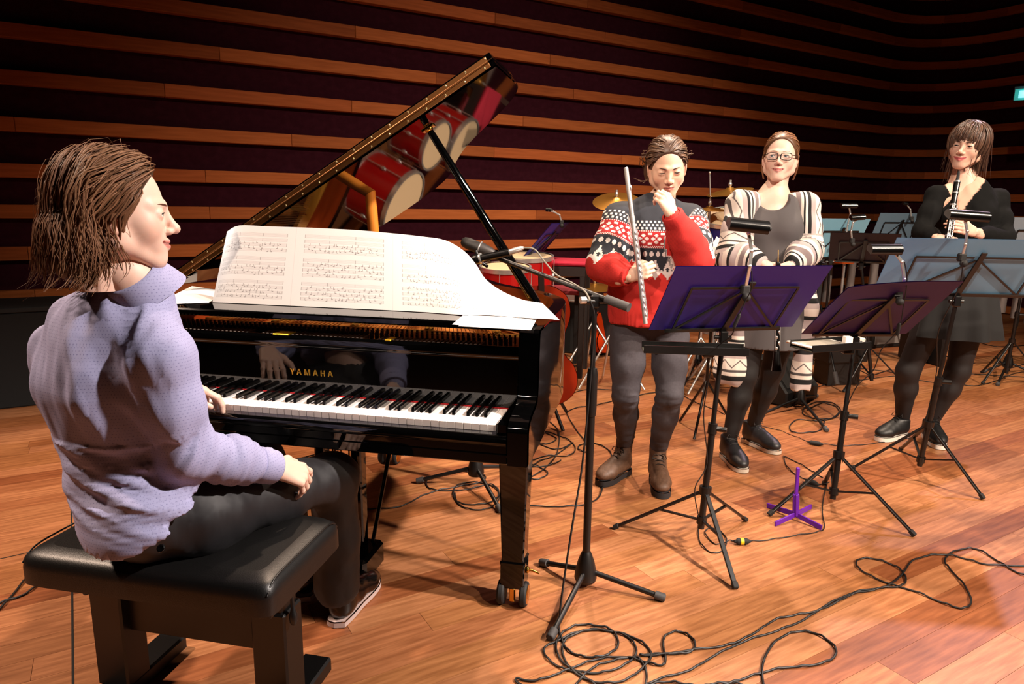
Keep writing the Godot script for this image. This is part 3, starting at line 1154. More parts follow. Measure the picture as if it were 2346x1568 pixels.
func build_bench():
	var cx := -0.115
	var cz := 0.33
	var t := thing("piano_bench", "black leather piano bench with adjustable height under the pianist", "bench", pw(Vector3(cx, 0, cz)), PIANO_TURN)
	var b := MB.new()
	# padded seat: rounded slab
	var rows := []
	var hw := 0.335
	var hd := 0.185
	var prof := [[0.0, 0.02], [0.0, 0.06], [-0.004, 0.083], [-0.02, 0.097], [-0.05, 0.102]]
	for p in prof:
		var row := []
		for i in 72:
			var a := TAU * i / 72
			var cxs := cos(a)
			var sn := sin(a)
			var e := 0.14
			var x := signf(cxs) * pow(absf(cxs), e) * (hw + maxf(p[0], -hw))
			var z := signf(sn) * pow(absf(sn), e) * maxf(hd + p[0] * (1.0 if p[0] > -0.1 else 0.5), 0.01)
			row.append(Vector3(x, 0.395 + p[1], z))
		rows.append(row)
	b.grid(rows, true)
	for i in b.n.size():
		if b.n[i].dot(b.v[i] - Vector3(0, 0.42, 0)) < 0:
			b.n[i] = -b.n[i]
	b.ix = fix_winding(b)
	b.poly(rows[0], Vector3.DOWN)
	b.poly(rows[rows.size() - 1], Vector3.UP)
	var lm := tri(mat(Color(0.045, 0.043, 0.043), 0.42), Vector3(14, 14, 14))
	lm.normal_enabled = true
	lm.normal_texture = noise_normal(0.08, 3.0, 256, 21)
	lm.normal_scale = 0.25
	part("seat", b, lm, t)
	for s in [-1.0, 1.0]:
		b = MB.new()
		var seam := []
		for i in 25:
			var z := lerpf(-hd + 0.012, hd - 0.012, i / 24.0)
			seam.append(Vector3(s * (hw - 0.012), 0.4945 - 0.05 * pow(absf(z / hd), 8.0), z))
		b.tube(seam, 0.0022, 6)
		part("piping", b, lm, t)
	var fm := mat(Color(0.02, 0.018, 0.018), 0.4)
	b = MB.new()
	b.box(Vector3(0, 0.4, 0), Vector3(0.62, 0.03, 0.29), 0.004)
	part("seat_base", b, fm, t)
	for s in [-1.0, 1.0]:
		b = MB.new()
		b.box(Vector3(s * 0.235, 0.36, 0.0), Vector3(0.075, 0.075, 0.07), 0.004)
		b.box(Vector3(s * 0.235, 0.185, 0.0), Vector3(0.095, 0.285, 0.085), 0.005)
		part("leg", b, fm, t)
		b = MB.new()
		b.box(Vector3(s * 0.235, 0.0225, 0), Vector3(0.085, 0.045, 0.4), 0.006)
		part("foot", b, fm, t)
		b = MB.new()
		b.tube(curve([Vector3(s * 0.29, 0.395, 0.02), Vector3(s * 0.297, 0.34, 0.025), Vector3(s * 0.3, 0.3, 0.03)], 4), [0.004, 0.004, 0.004, 0.005, 0.006, 0.01, 0.011, 0.01, 0.006], 8)
		part("lever", b, mats.black_metal, t)
	b = MB.new()
	b.box(Vector3(0, 0.25, 0), Vector3(0.4, 0.1, 0.03), 0.004)
	part("stretcher", b, fm, t)

# ---------------------------------------------------------------- smooth bodies: distance field on a grid, meshed as surface nets
class Sdf:
	var o: Vector3
	var c: float
	var nx: int
	var ny: int
	var nz: int
	var d: PackedFloat32Array

	func _init(lo: Vector3, hi: Vector3, cell: float):
		o = lo
		c = cell
		nx = int(ceil((hi.x - lo.x) / cell)) + 1
		ny = int(ceil((hi.y - lo.y) / cell)) + 1
		nz = int(ceil((hi.z - lo.z) / cell)) + 1
		d = PackedFloat32Array()
		d.resize(nx * ny * nz)
		d.fill(1.0)

	func span(lo: Vector3, hi: Vector3) -> Array:
		return [clampi(int(floor((lo.x - o.x) / c)), 0, nx), clampi(int(ceil((hi.x - o.x) / c)) + 1, 0, nx), clampi(int(floor((lo.y - o.y) / c)), 0, ny), clampi(int(ceil((hi.y - o.y) / c)) + 1, 0, ny), clampi(int(floor((lo.z - o.z) / c)), 0, nz), clampi(int(ceil((hi.z - o.z) / c)) + 1, 0, nz)]

	# tapered limb between two joints; fd / fs flatten it along a direction
	func cone(a: Vector3, b: Vector3, ra: float, rb: float, k := 0.02, fd := Vector3.ZERO, fs := 1.0):
		var m := maxf(ra, rb) + k + c * 2.0
		var s := span(Vector3(minf(a.x, b.x), minf(a.y, b.y), minf(a.z, b.z)) - Vector3(m, m, m), Vector3(maxf(a.x, b.x), maxf(a.y, b.y), maxf(a.z, b.z)) + Vector3(m, m, m))
		var ba := b - a
		var inv := 1.0 / maxf(ba.dot(ba), 1e-12)
		var dr := rb - ra
		var flat := fs != 1.0
		var fk := 1.0 / fs - 1.0
		for ix in range(s[0], s[1]):
			for iy in range(s[2], s[3]):
				var p := Vector3(o.x + ix * c, o.y + iy * c, o.z + s[4] * c) - a
				var i: int = (ix * ny + iy) * nz + s[4]
				for iz in range(s[4], s[5]):
					var h := clampf(p.dot(ba) * inv, 0.0, 1.0)
					var q := p - ba * h
					var e: float
					if flat:
						q += fd * (q.dot(fd) * fk)
						e = (q.length() - ra - dr * h) * fs
					else:
						e = q.length() - ra - dr * h
					if e < m:
						var cur := d[i]
						var w := maxf(k - absf(cur - e), 0.0)
						d[i] = minf(cur, e) - w * w * 0.25 / k
					p.z += c
					i += 1

	# ellipsoid; sub cuts it out
	func ell(ce: Vector3, r: Vector3, k := 0.015, bs := Basis.IDENTITY, sub := false):
		var m := maxf(r.x, maxf(r.y, r.z)) + k + c * 2.0
		var s := span(ce - Vector3(m, m, m), ce + Vector3(m, m, m))
		var iv := bs.transposed()
		var ir := Vector3(1.0 / r.x, 1.0 / r.y, 1.0 / r.z)
		var dz := iv * Vector3(0, 0, c)
		for ix in range(s[0], s[1]):
			for iy in range(s[2], s[3]):
				var p := iv * (Vector3(o.x + ix * c, o.y + iy * c, o.z + s[4] * c) - ce)
				var i: int = (ix * ny + iy) * nz + s[4]
				for iz in range(s[4], s[5]):
					var q := p * ir
					var k0 := q.length()
					var e := k0 * (k0 - 1.0) / maxf((q * ir).length(), 1e-6)
					if e < m:
						var cur := d[i]
						if sub:
							var w := maxf(k - absf(cur + e), 0.0)
							d[i] = maxf(cur, -e) + w * w * 0.25 / k
						else:
							var w := maxf(k - absf(cur - e), 0.0)
							d[i] = minf(cur, e) - w * w * 0.25 / k
					p += dz
					i += 1

	# keep what lies under the plane n.p = h
	func keep(n: Vector3, h: float, k := 0.006):
		for ix in nx:
			for iy in ny:
				var i: int = (ix * ny + iy) * nz
				var e := n.dot(Vector3(o.x + ix * c, o.y + iy * c, o.z)) - h
				for iz in nz:
					if e > -0.1 or d[i] < 0.0:
						var cur := d[i]
						var w := maxf(k - absf(cur - e), 0.0)
						d[i] = maxf(cur, e) + w * w * 0.25 / k
					e += n.z * c
					i += 1

	# small relief near the surface: f(p) is added to the distance
	func relief(f: Callable, band: float):
		var i := 0
		for ix in nx:
			for iy in ny:
				for iz in nz:
					if absf(d[i]) < band:
						d[i] += f.call(Vector3(o.x + ix * c, o.y + iy * c, o.z + iz * c))
					i += 1

	func mesh_into(b: MB, xf := Transform3D.IDENTITY, colf = null, uvf = null):
		var id := PackedInt32Array()
		id.resize(nx * ny * nz)
		id.fill(-1)
		var sy := nz
		var sx := ny * nz
		var base := b.v.size()
		var quads := PackedInt32Array()
		for ix in range(1, nx - 1):
			for iy in range(1, ny - 1):
				var i := (ix * ny + iy) * nz + 1
				for iz in range(1, nz - 1):
					var v0 := d[i]
					var neg := v0 < 0.0
					if (d[i + sx] < 0.0) != neg:
						quads.append_array([0, i, 1 if neg else 0])
					if (d[i + sy] < 0.0) != neg:
						quads.append_array([1, i, 1 if neg else 0])
					if (d[i + 1] < 0.0) != neg:
						quads.append_array([2, i, 1 if neg else 0])
					i += 1
		var st := [sx, sy, 1]
		for q in range(0, quads.size(), 3):
			var ax := quads[q]
			var i := quads[q + 1]
			var u: int = st[(ax + 1) % 3]
			var w: int = st[(ax + 2) % 3]
			var cs := [i, i - u, i - u - w, i - w]
			var vi := [0, 0, 0, 0]
			for j in 4:
				var ci: int = cs[j]
				if id[ci] < 0:
					id[ci] = _cell(b, ci, sx, sy, xf, colf)
				vi[j] = id[ci]
			# Godot's front faces run clockwise
			if quads[q + 2] == 1:
				b.ix.append_array([vi[0], vi[2], vi[1], vi[0], vi[3], vi[2]])
			else:
				b.ix.append_array([vi[0], vi[1], vi[2], vi[0], vi[2], vi[3]])
		if uvf != null:
			for i in range(base, b.v.size()):
				b.uv[i] = uvf.call(b.v[i])

	func _cell(b: MB, i: int, sx: int, sy: int, xf: Transform3D, colf) -> int:
		var a := [d[i], d[i + 1], d[i + sy], d[i + sy + 1], d[i + sx], d[i + sx + 1], d[i + sx + sy], d[i + sx + sy + 1]]
		# corner j: bit 0 = z, bit 1 = y, bit 2 = x
		var sum := Vector3.ZERO
		var cnt := 0
		for e in [[0, 1], [2, 3], [4, 5], [6, 7], [0, 2], [1, 3], [4, 6], [5, 7], [0, 4], [1, 5], [2, 6], [3, 7]]:
			var p: float = a[e[0]]
			var q: float = a[e[1]]
			if (p < 0.0) != (q < 0.0):
				var t := p / (p - q)
				var c0: int = e[0]
				var c1: int = e[1]
				sum += Vector3(c0 >> 2, (c0 >> 1) & 1, c0 & 1) * (1.0 - t) + Vector3(c1 >> 2, (c1 >> 1) & 1, c1 & 1) * t
				cnt += 1
		var l := sum / maxf(cnt, 1)
		var g := Vector3(a[4] + a[5] + a[6] + a[7] - a[0] - a[1] - a[2] - a[3], a[2] + a[3] + a[6] + a[7] - a[0] - a[1] - a[4] - a[5], a[1] + a[3] + a[5] + a[7] - a[0] - a[2] - a[4] - a[6])
		var iz := i % nz
		var iy := (i / nz) % ny
		var ixx := i / (nz * ny)
		var p := o + (Vector3(ixx, iy, iz) + l) * c
		if colf != null:
			b.tint = colf.call(p)
		return b.vert(xf * p, (xf.basis * g).normalized())

# split triangles whose first texture coordinate wraps round
func unwrap_u(b: MB, period: float):
	var m := b.ix.size()
	for i in range(0, m, 3):
		var u0 := b.uv[b.ix[i]].x
		for j in range(1, 3):
			var k := b.ix[i + j]
			var du := b.uv[k].x - u0
			if absf(du) > period * 0.5:
				var nk := b.v.size()
				b.v.push_back(b.v[k]); b.n.push_back(b.n[k]); b.col.push_back(b.col[k])
				b.uv.push_back(Vector2(b.uv[k].x - signf(du) * period, b.uv[k].y))
				b.ix[i + j] = nk

func face_basis(f: Vector3, up := Vector3.UP) -> Basis:
	var z := f.normalized()
	var x := up.cross(z).normalized()
	return Basis(x, z.cross(x), z)

func mixc(a: Color, b: Color, t: float) -> Color:
	return a.lerp(b, clampf(t, 0.0, 1.0))

# ---------------------------------------------------------------- head in its own frame: eyes at y 0, face along +z, the person's left along +x
func head_field(o: Dictionary, cell: float) -> Sdf:
	var s := Sdf.new(Vector3(-0.1, -0.165, -0.13), Vector3(0.1, 0.14, 0.14), cell)
	var jw: float = o.get("jaw", 1.0)
	var ns: float = o.get("nose", 1.0)
	s.ell(Vector3(0, 0.032, -0.014), Vector3(0.0735, 0.088, 0.094), 0.02)
	s.ell(Vector3(0, -0.02, 0.028), Vector3(0.06, 0.072, 0.058), 0.03)
	# jaw and chin
	for x in [-1.0, 1.0]:
		s.cone(Vector3(x * 0.05 * jw, -0.058, -0.002), Vector3(x * 0.016, -0.1, 0.06), 0.022, 0.0165, 0.022)
		s.cone(Vector3(x * 0.054 * jw, -0.02, -0.01), Vector3(x * 0.05 * jw, -0.06, 0.0), 0.02, 0.02, 0.02)
		s.ell(Vector3(x * 0.038, -0.03, 0.052), Vector3(0.02, 0.024, 0.02), 0.03)
		s.cone(Vector3(x * 0.012, 0.018, 0.082), Vector3(x * 0.042, 0.016, 0.06), 0.0085, 0.009, 0.014)
	s.ell(Vector3(0, -0.1, 0.066), Vector3(0.021, 0.017, 0.018), 0.02)
	s.ell(Vector3(0, -0.066, 0.066), Vector3(0.032, 0.028, 0.022), 0.02)
	# eye sockets
	for x in [-1.0, 1.0]:
		s.ell(Vector3(x * 0.0315, -0.001, 0.093), Vector3(0.018, 0.0125, 0.013), 0.014, Basis.IDENTITY, true)
	# nose
	s.cone(Vector3(0, 0.012, 0.082), Vector3(0, -0.03, 0.096 + 0.006 * ns), 0.0065, 0.009 * ns, 0.012)
	s.ell(Vector3(0, -0.033, 0.098 + 0.006 * ns), Vector3(0.0105, 0.0095, 0.01) * ns, 0.008)
	for x in [-1.0, 1.0]:
		s.ell(Vector3(x * 0.0125, -0.0385, 0.0925), Vector3(0.0078, 0.0075, 0.0095), 0.006)
	# lids over the eyeballs, with an opening
	var op: float = o.get("open", 1.0)
	for x in [-1.0, 1.0]:
		s.ell(Vector3(x * 0.0315, -0.001, 0.0725), Vector3(0.0165, 0.0145, 0.0142), 0.006)
		if op > 0.0:
			s.ell(Vector3(x * 0.0315, -0.0015, 0.089), Vector3(0.0135, 0.0052 * op, 0.012), 0.002, Basis.IDENTITY, true)
	# lips: a smile lifts and widens the corners
	var sm: float = o.get("smile", 0.0)
	var mw := 0.022 + 0.006 * sm
	var cy := -0.0655 + 0.006 * sm
	for x in [-1.0, 1.0]:
		s.cone(Vector3(x * 0.004, -0.0605, 0.0885), Vector3(x * mw, cy, 0.075 - 0.003 * sm), 0.0056, 0.0028, 0.005)
		s.cone(Vector3(x * 0.002, -0.0715, 0.0868), Vector3(x * mw * 0.9, cy - 0.002, 0.0748 - 0.003 * sm), 0.0066, 0.003, 0.005)
	for i in 6:
		var t0 := -1.0 + i / 3.0
		var t1 := -1.0 + (i + 1) / 3.0
		var f := func(t: float) -> Vector3: return Vector3(t * mw, -0.0655 + (0.006 * sm) * t * t, 0.0945 - 0.017 * t * t)
		var m0: Vector3 = f.call(t0)
		var m1: Vector3 = f.call(t1)
		s.ell((m0 + m1) * 0.5, Vector3(0.0052, 0.0011 + 0.0016 * o.get("mouth", 0.0), 0.004), 0.0012, Basis(Vector3(0, 0, 1), atan2(m1.y - m0.y, m1.x - m0.x)), true)
	# ears
	for x in [-1.0, 1.0]:
		var bs := Basis(Vector3(0, 0, 1), -x * 0.12) * Basis(Vector3(1, 0, 0), -0.2) * Basis(Vector3(0, 1, 0), x * 0.35)
		var ec := Vector3(x * 0.077, -0.012, -0.014)
		s.ell(ec, Vector3(0.0075, 0.031, 0.018), 0.006, bs)
		s.ell(ec + bs * Vector3(x * 0.006, 0.006, 0.003), Vector3(0.005, 0.018, 0.0095), 0.004, bs, true)
		s.ell(ec + bs * Vector3(x * 0.001, -0.026, 0.004), Vector3(0.006, 0.009, 0.008), 0.004, bs)
	# neck
	s.cone(Vector3(0, -0.05, -0.03), Vector3(0, -0.16, -0.045), 0.05 * o.get("neck", 1.0), 0.05 * o.get("neck", 1.0), 0.03)
	return s

func skin_color(o: Dictionary) -> Callable:
	var base: Color = o.skin
	var lip: Color = o.lip
	var sm: float = o.get("smile", 0.0)
	return func(p: Vector3) -> Color:
		var cl := base
		# lips
		var my: float = -0.0655 + 0.006 * sm * pow(p.x / 0.025, 2.0)
		if p.z > 0.066 and absf(p.x) < 0.03:
			var w := 0.0095 * sqrt(maxf(0.0, 1.0 - pow(p.x / (0.024 + 0.006 * sm), 2.0)))
			var dy := absf(p.y - my + 0.001)
			if w > 0.0:
				cl = mixc(cl, lip, (w - dy) / 0.0025 + 0.3)
			if dy < 0.0015 and absf(p.x) < 0.026 + 0.006 * sm:
				cl = mixc(cl, lip.darkened(0.55), 0.8)
		# flush of the cheeks, nose tip and ears
		var fl2 := maxf(0.0, 1.0 - Vector3(absf(p.x) - 0.043, p.y + 0.032, p.z - 0.062).length() / 0.03)
		fl2 = maxf(fl2, maxf(0.0, 1.0 - Vector3(p.x, p.y + 0.036, p.z - 0.112).length() / 0.018))
		if absf(p.x) > 0.07 and absf(p.y + 0.012) < 0.045:
			fl2 = maxf(fl2, 0.8)
		cl = mixc(cl, Color(base.r * 1.02, base.g * 0.78, base.b * 0.74), fl2 * 0.55)
		return cl

func add_face_parts(t: Node, o: Dictionary, xf: Transform3D):
	var gaze: Vector3 = o.get("gaze", Vector3(0, 0, 1))
	for x in [-1.0, 1.0]:
		var b := MB.new()
		var rows := []
		var cc := Vector3(x * 0.0315, -0.001, 0.0725)
		var gb := face_basis(gaze)
		for i in 11:
			var th := PI * 0.62 * i / 10.0
			var row := []
			for j in 16:
				var a := TAU * j / 16
				row.append(xf * (cc + gb * Vector3(cos(a) * maxf(sin(th), 0.002), sin(a) * maxf(sin(th), 0.002), cos(th)) * 0.0128))
			rows.append(row)
		b.grid(rows, true, [], true)
		for i in b.v.size():
			if b.n[i].dot(b.v[i] - xf * cc) < 0:
				b.n[i] = -b.n[i]
			var th := (i / 16) / 10.0 * PI * 0.62
			b.col[i] = Color(0.01, 0.01, 0.01) if th < 0.2 else (o.get("iris", Color(0.1, 0.06, 0.03)) if th < 0.46 else Color(0.72, 0.7, 0.67))
		b.ix = fix_winding(b)
		part("eye", b, mats.eye, t)
		# brow
		b = MB.new()
		var br := []
		var rr := []
		var lift: float = o.get("brow_lift", 0.0)
		for i in 7:
			var u := i / 6.0
			br.append(xf * Vector3(x * lerpf(0.012, 0.05, u), 0.0165 + 0.006 * sin(u * 2.4) + lift - 0.004 * u, 0.0925 - 0.003 - 0.026 * u * u))
			rr.append(0.0034 * (1.0 - 0.65 * u) * o.get("brow", 1.0))
		b.tube(br, rr, 6, true, 0.6)
		part("eyebrow", b, o.hair_mat, t)
		# lash line of the upper lid
		b = MB.new()
		var la := []
		for i in 7:
			var u := lerpf(-1.0, 1.0, i / 6.0)
			var op: float = o.get("open", 1.0)
			la.append(xf * (cc + Vector3(u * 0.0128, (0.0048 * op if op > 0.0 else -0.004) * (1.0 - u * u) * 1.0 - 0.0005, 0.0142 * sqrt(maxf(0.05, 1.0 - u * u * 0.72)))))
		b.tube(la, [0.0005, 0.001, 0.0012, 0.0012, 0.0013, 0.0012, 0.0006], 5)
		part("lash_line", b, mats.lash, t)

# one hand: joints listed from the wrist in the hand's frame (y along the fingers, z out of the back, x towards the thumb)
func hand_field(m: Transform3D, curls: Array, thumb: Array, side: float, sz := 1.0, cell := 0.003) -> Sdf:
	var kn := [[0.027, 0.088], [0.009, 0.092], [-0.0095, 0.087], [-0.026, 0.077]]
	var ln := [[0.041, 0.025, 0.021], [0.045, 0.028, 0.022], [0.041, 0.026, 0.021], [0.032, 0.02, 0.019]]
	var segs := []
	var P := func(v: Vector3) -> Vector3: return m * (Vector3(v.x * side, v.y, v.z) * sz)
	segs.append([P.call(Vector3(0, -0.05, 0)), P.call(Vector3(0, 0.015, 0)), 0.027 * sz, 0.0255 * sz])
	for i in 4:
		segs.append([P.call(Vector3(kn[i][0] * 0.55, 0.012, 0)), P.call(Vector3(kn[i][0], kn[i][1], 0.001)), 0.0155 * sz, 0.0112 * sz])
		var p := Vector3(kn[i][0], kn[i][1], 0.0)
		var ang := 0.0
		var sp: float = curls[i][0]
		var r := 0.0098 if i < 3 else 0.0086
		for j in 3:
			ang += curls[i][1 + j]
			var dir := Vector3(sin(sp) * cos(ang), cos(sp) * cos(ang), -sin(ang))
			var q: Vector3 = p + dir * ln[i][j]
			segs.append([P.call(p), P.call(q), r * sz, r * 0.88 * sz])
			p = q
			r *= 0.9
	for j in thumb.size() - 1:
		segs.append([P.call(thumb[j]), P.call(thumb[j + 1]), [0.016, 0.0125, 0.0105][j] * sz, [0.0128, 0.0108, 0.0085][j] * sz])
	var lo := Vector3(9, 9, 9)
	var hi := Vector3(-9, -9, -9)
	for g in segs:
		for e in 2:
			for ax in 3:
				lo[ax] = minf(lo[ax], g[e][ax])
				hi[ax] = maxf(hi[ax], g[e][ax])
	var s := Sdf.new(lo - Vector3.ONE * 0.035, hi + Vector3.ONE * 0.035, cell)
	var fd := m.basis.z.normalized()
	for i in segs.size():
		var g: Array = segs[i]
		var palm := i == 0
		s.cone(g[0], g[1], g[2], g[3], 0.009 if g[2] > 0.011 * sz else 0.004, fd, 0.74 if palm else 1.0)
	return s

# ---------------------------------------------------------------- hair: tapering locks combed over the scalp
func locks(b: MB, xf: Transform3D, roots: Array, flow: Callable, length: Callable, r0: float, c0: Color, c1: Color, sd: int, steps := 12, lift := 0.006, curl := 0.0, body = null):
	var g := RandomNumberGenerator.new()
	g.seed = sd
	var hc := Vector3(0, 0.032, -0.014)
	var hr := Vector3(0.0735, 0.088, 0.094)
	for rt in roots:
		var dir: Vector3 = rt
		var p: Vector3 = hc + dir * hr + dir * lift * g.randf_range(0.2, 1.0)
		var ln: float = length.call(dir) * g.randf_range(0.85, 1.1)
		var st := ln / steps
		var path := [p]
		var v := Vector3.ZERO
		var ph := g.randf() * TAU
		var lay := lift * g.randf_range(0.4, 1.6)
		var jit := Vector3(g.randf_range(-1, 1), g.randf_range(-1, 1), g.randf_range(-1, 1)) * 0.12
		for i in steps:
			var want: Vector3 = (flow.call(p, float(i) / steps) + jit).normalized()
			v = want if i == 0 else (v * 0.55 + want * 0.45).normalized()
			# near the skull hair lies along it
			var sn := ((p - hc) / (hr * hr)).normalized()
			if ((p - hc) / (hr + Vector3.ONE * 0.03)).length() < 1.0 and v.dot(sn) > 0.0:
				v = (v - sn * v.dot(sn) * 0.95).normalized()
			p += v * st
			if curl > 0.0:
				var side := v.cross(p - hc).normalized()
				p += side * sin(ph + i * 1.15) * curl * (float(i) / steps)
				p += (p - hc).normalized() * cos(ph + i * 1.15) * curl * 0.6 * (float(i) / steps)
			# stay outside the skull (and the body, if given)
			var q := (p - hc) / (hr + Vector3.ONE * lay)
			var l := q.length()
			if l < 1.0:
				p = hc + (p - hc) / l
			if body != null:
				p = body.call(p, lay)
			path.append(p)
		var wp := []
		var rr := []
		for i in path.size():
			wp.append(xf * path[i])
			var u := float(i) / steps
			rr.append(r0 * (0.55 + 0.45 * sin(minf(u * 3.0, 1.0) * PI / 2)) * (1.0 - pow(u, 3.0) * 0.85))
		b.tint = c0.lerp(c1, g.randf())
		b.tube(wp, rr, 5, true, 0.6, xf.basis * dir)
	b.tint = Color.WHITE

func scalp_roots(n: int, sd: int, keep: Callable) -> Array:
	var g := RandomNumberGenerator.new()
	g.seed = sd
	var out := []
	for i in n:
		var y := 1.0 - 2.0 * (i + 0.5) / n
		var a := i * 2.399963 + g.randf() * 0.3
		var r := sqrt(1.0 - y * y)
		var d := Vector3(cos(a) * r, y, sin(a) * r)
		if keep.call(d):
			out.append(d)
	return out

func hair_cap(xf: Transform3D, keep_front: Vector3, h: float, grow: float, cell := 0.005) -> Sdf:
	var s := Sdf.new(Vector3(-0.11, -0.12, -0.14), Vector3(0.11, 0.15, 0.11), cell)
	s.ell(Vector3(0, 0.032, -0.014), Vector3(0.0735, 0.088, 0.094) + Vector3.ONE * grow, 0.01)
	s.keep(keep_front.normalized(), h)
	return s

# ---------------------------------------------------------------- people
func bounds_of(pts: Array, m: float) -> Array:
	var lo := Vector3(99, 99, 99)
	var hi := Vector3(-99, -99, -99)
	for p in pts:
		for a in 3:
			lo[a] = minf(lo[a], p[a])
			hi[a] = maxf(hi[a], p[a])
	return [lo - Vector3.ONE * m, hi + Vector3.ONE * m]

func chain(s: Sdf, pts: Array, r: Array, k := 0.03, fd := Vector3.ZERO, fs := 1.0):
	for i in pts.size() - 1:
		s.cone(pts[i], pts[i + 1], r[i], r[i + 1], k, fd, fs)

func skin_mat() -> StandardMaterial3D:
	var m := vmat(0.5)
	m.subsurf_scatter_enabled = true
	m.subsurf_scatter_strength = 0.12
	return m

# skin: head, neck, trunk, arms and hands as one mesh
func skin_body(t: Node3D, o: Dictionary, hx: Transform3D, core: Array, hands: Array, cell := 0.0032):
	var b := MB.new()
	var cf := skin_color(o)
	head_field(o, cell).mesh_into(b, hx, cf)
	b.tint = o.skin
	var pts := []
	for ch in core:
		pts.append_array(ch[0])
	var bb := bounds_of(pts, 0.16)
	var s := Sdf.new(bb[0], bb[1], 0.014)
	for ch in core:
		chain(s, ch[0], ch[1], 0.04)
	s.mesh_into(b)
	for h in hands:
		b.tint = o.skin
		h.mesh_into(b)
	b.ix = fix_winding(b)
	part("body", b, mats.skin, t)
	add_face_parts(t, o, hx)

func cloth_mesh(called: String, s: Sdf, m: Material, t: Node3D, label := "", uvf = null, period := 0.0, colf = null) -> MeshInstance3D:
	var b := MB.new()
	s.mesh_into(b, Transform3D.IDENTITY, colf, uvf)
	b.tint = Color.WHITE
	if period > 0.0:
		unwrap_u(b, period)
	b.ix = fix_winding(b)
	return part(called, b, m, t, label)

# shoe: heel point on the ground, toe direction; parts: upper, sole, laces
func shoe(t: Node3D, heel: Vector3, dir: Vector3, len: float, up_mat: Material, sole_mat: Material, lace_mat: Material, high := 0.0, sole_h := 0.024, pitch := 0.0, called := "shoe", label := ""):
	var z := dir.normalized()
	var x := Vector3.UP.cross(z).normalized()
	var bs := Basis(x, Vector3.UP, z) * Basis(Vector3.RIGHT, pitch)
	var xf := Transform3D(bs, heel)
	var k := len / 0.28
	var s := Sdf.new(Vector3(-0.075, 0.0, -0.03), Vector3(0.075, 0.17 + high, len + 0.03), 0.005)
	s.cone(Vector3(0, sole_h + 0.03, 0.04 * k), Vector3(0, sole_h + 0.03, 0.12 * k), 0.036, 0.037, 0.02)
	s.cone(Vector3(0.004, sole_h + 0.028, 0.12 * k), Vector3(0.0, sole_h + 0.022, 0.2 * k), 0.04, 0.044, 0.02, Vector3.UP, 0.8)
	s.cone(Vector3(0.0, sole_h + 0.02, 0.2 * k), Vector3(-0.002, sole_h + 0.016, 0.238 * k), 0.043, 0.036, 0.02, Vector3.UP, 0.72)
	s.cone(Vector3(0, sole_h + 0.04, 0.055 * k), Vector3(0, sole_h + 0.075 + high, 0.045 * k), 0.039, 0.042, 0.03)
	s.cone(Vector3(0, sole_h + 0.075, 0.07 * k), Vector3(0, sole_h + 0.045, 0.16 * k), 0.03, 0.03, 0.03)
	s.keep(Vector3(0, -1, 0), -sole_h * 0.8, 0.003)
	s.keep(Vector3(0, 1, -0.12).normalized(), sole_h + 0.083 + high, 0.006)
	var b := MB.new()
	s.mesh_into(b, xf)
	b.ix = fix_winding(b)
	var n := part(called, b, up_mat, t, label)
	var ol := curve2([Vector2(0, -0.002), Vector2(0.032, 0.01), Vector2(0.038, 0.06 * k), Vector2(0.039, 0.12 * k), Vector2(0.046, 0.18 * k), Vector2(0.043, 0.23 * k), Vector2(0.026, 0.268 * k), Vector2(0, 0.279 * k), Vector2(-0.028, 0.266 * k), Vector2(-0.043, 0.228 * k), Vector2(-0.044, 0.18 * k), Vector2(-0.038, 0.12 * k), Vector2(-0.037, 0.06 * k), Vector2(-0.031, 0.01)], 4)
	b = MB.new()
	b.prism(ol, sole_h, heel + bs * Vector3(0, sole_h * 0.5, 0), bs * Basis(Vector3(1, 0, 0), Vector3(0, 0, 1), Vector3(0, -1, 0)), 60.0, 0.003)
	part("sole", b, sole_mat, n)
	if lace_mat:
		b = MB.new()
		for i in 5:
			var zz := (0.085 + i * 0.022) * k
			var yy := sole_h + 0.112 - i * 0.0125 + (0.006 if i == 0 else 0.0)
			b.tube([xf * Vector3(-0.022, yy - 0.008, zz), xf * Vector3(-0.01, yy + 0.001, zz + 0.004), xf * Vector3(0.012, yy + 0.001, zz + 0.008), xf * Vector3(0.023, yy - 0.009, zz + 0.008)], 0.0021, 5)
		for sx in [-1.0, 1.0]:
			b.tube(curve([xf * Vector3(0, sole_h + 0.112, 0.09 * k), xf * Vector3(sx * 0.022, sole_h + 0.125, 0.1 * k), xf * Vector3(sx * 0.034, sole_h + 0.105, 0.108 * k), xf * Vector3(sx * 0.012, sole_h + 0.106, 0.1 * k)], 4), 0.0018, 5)
		part("laces", b, lace_mat, n)
	return n

func build_people():
	mats.skin = skin_mat()
	mats.eye = vmat(0.12)
	mats.lash = mat(Color(0.05, 0.03, 0.025), 0.7)
	build_pianist()
	build_flutist()
	build_oboist()
	build_clarinetist()

func dot_texture() -> ImageTexture:
	var im := Image.create(128, 128, false, Image.FORMAT_RGB8)
	im.fill(Color(1, 1, 1))
	for j in 8:
		for i in 8:
			var x := i * 16 + (8 if j % 2 == 1 else 0)
			im.fill_rect(Rect2i(x + 2, j * 16 + 3, 4, 4), Color(0.7, 0.69, 0.78))
	return ImageTexture.create_from_image(im)

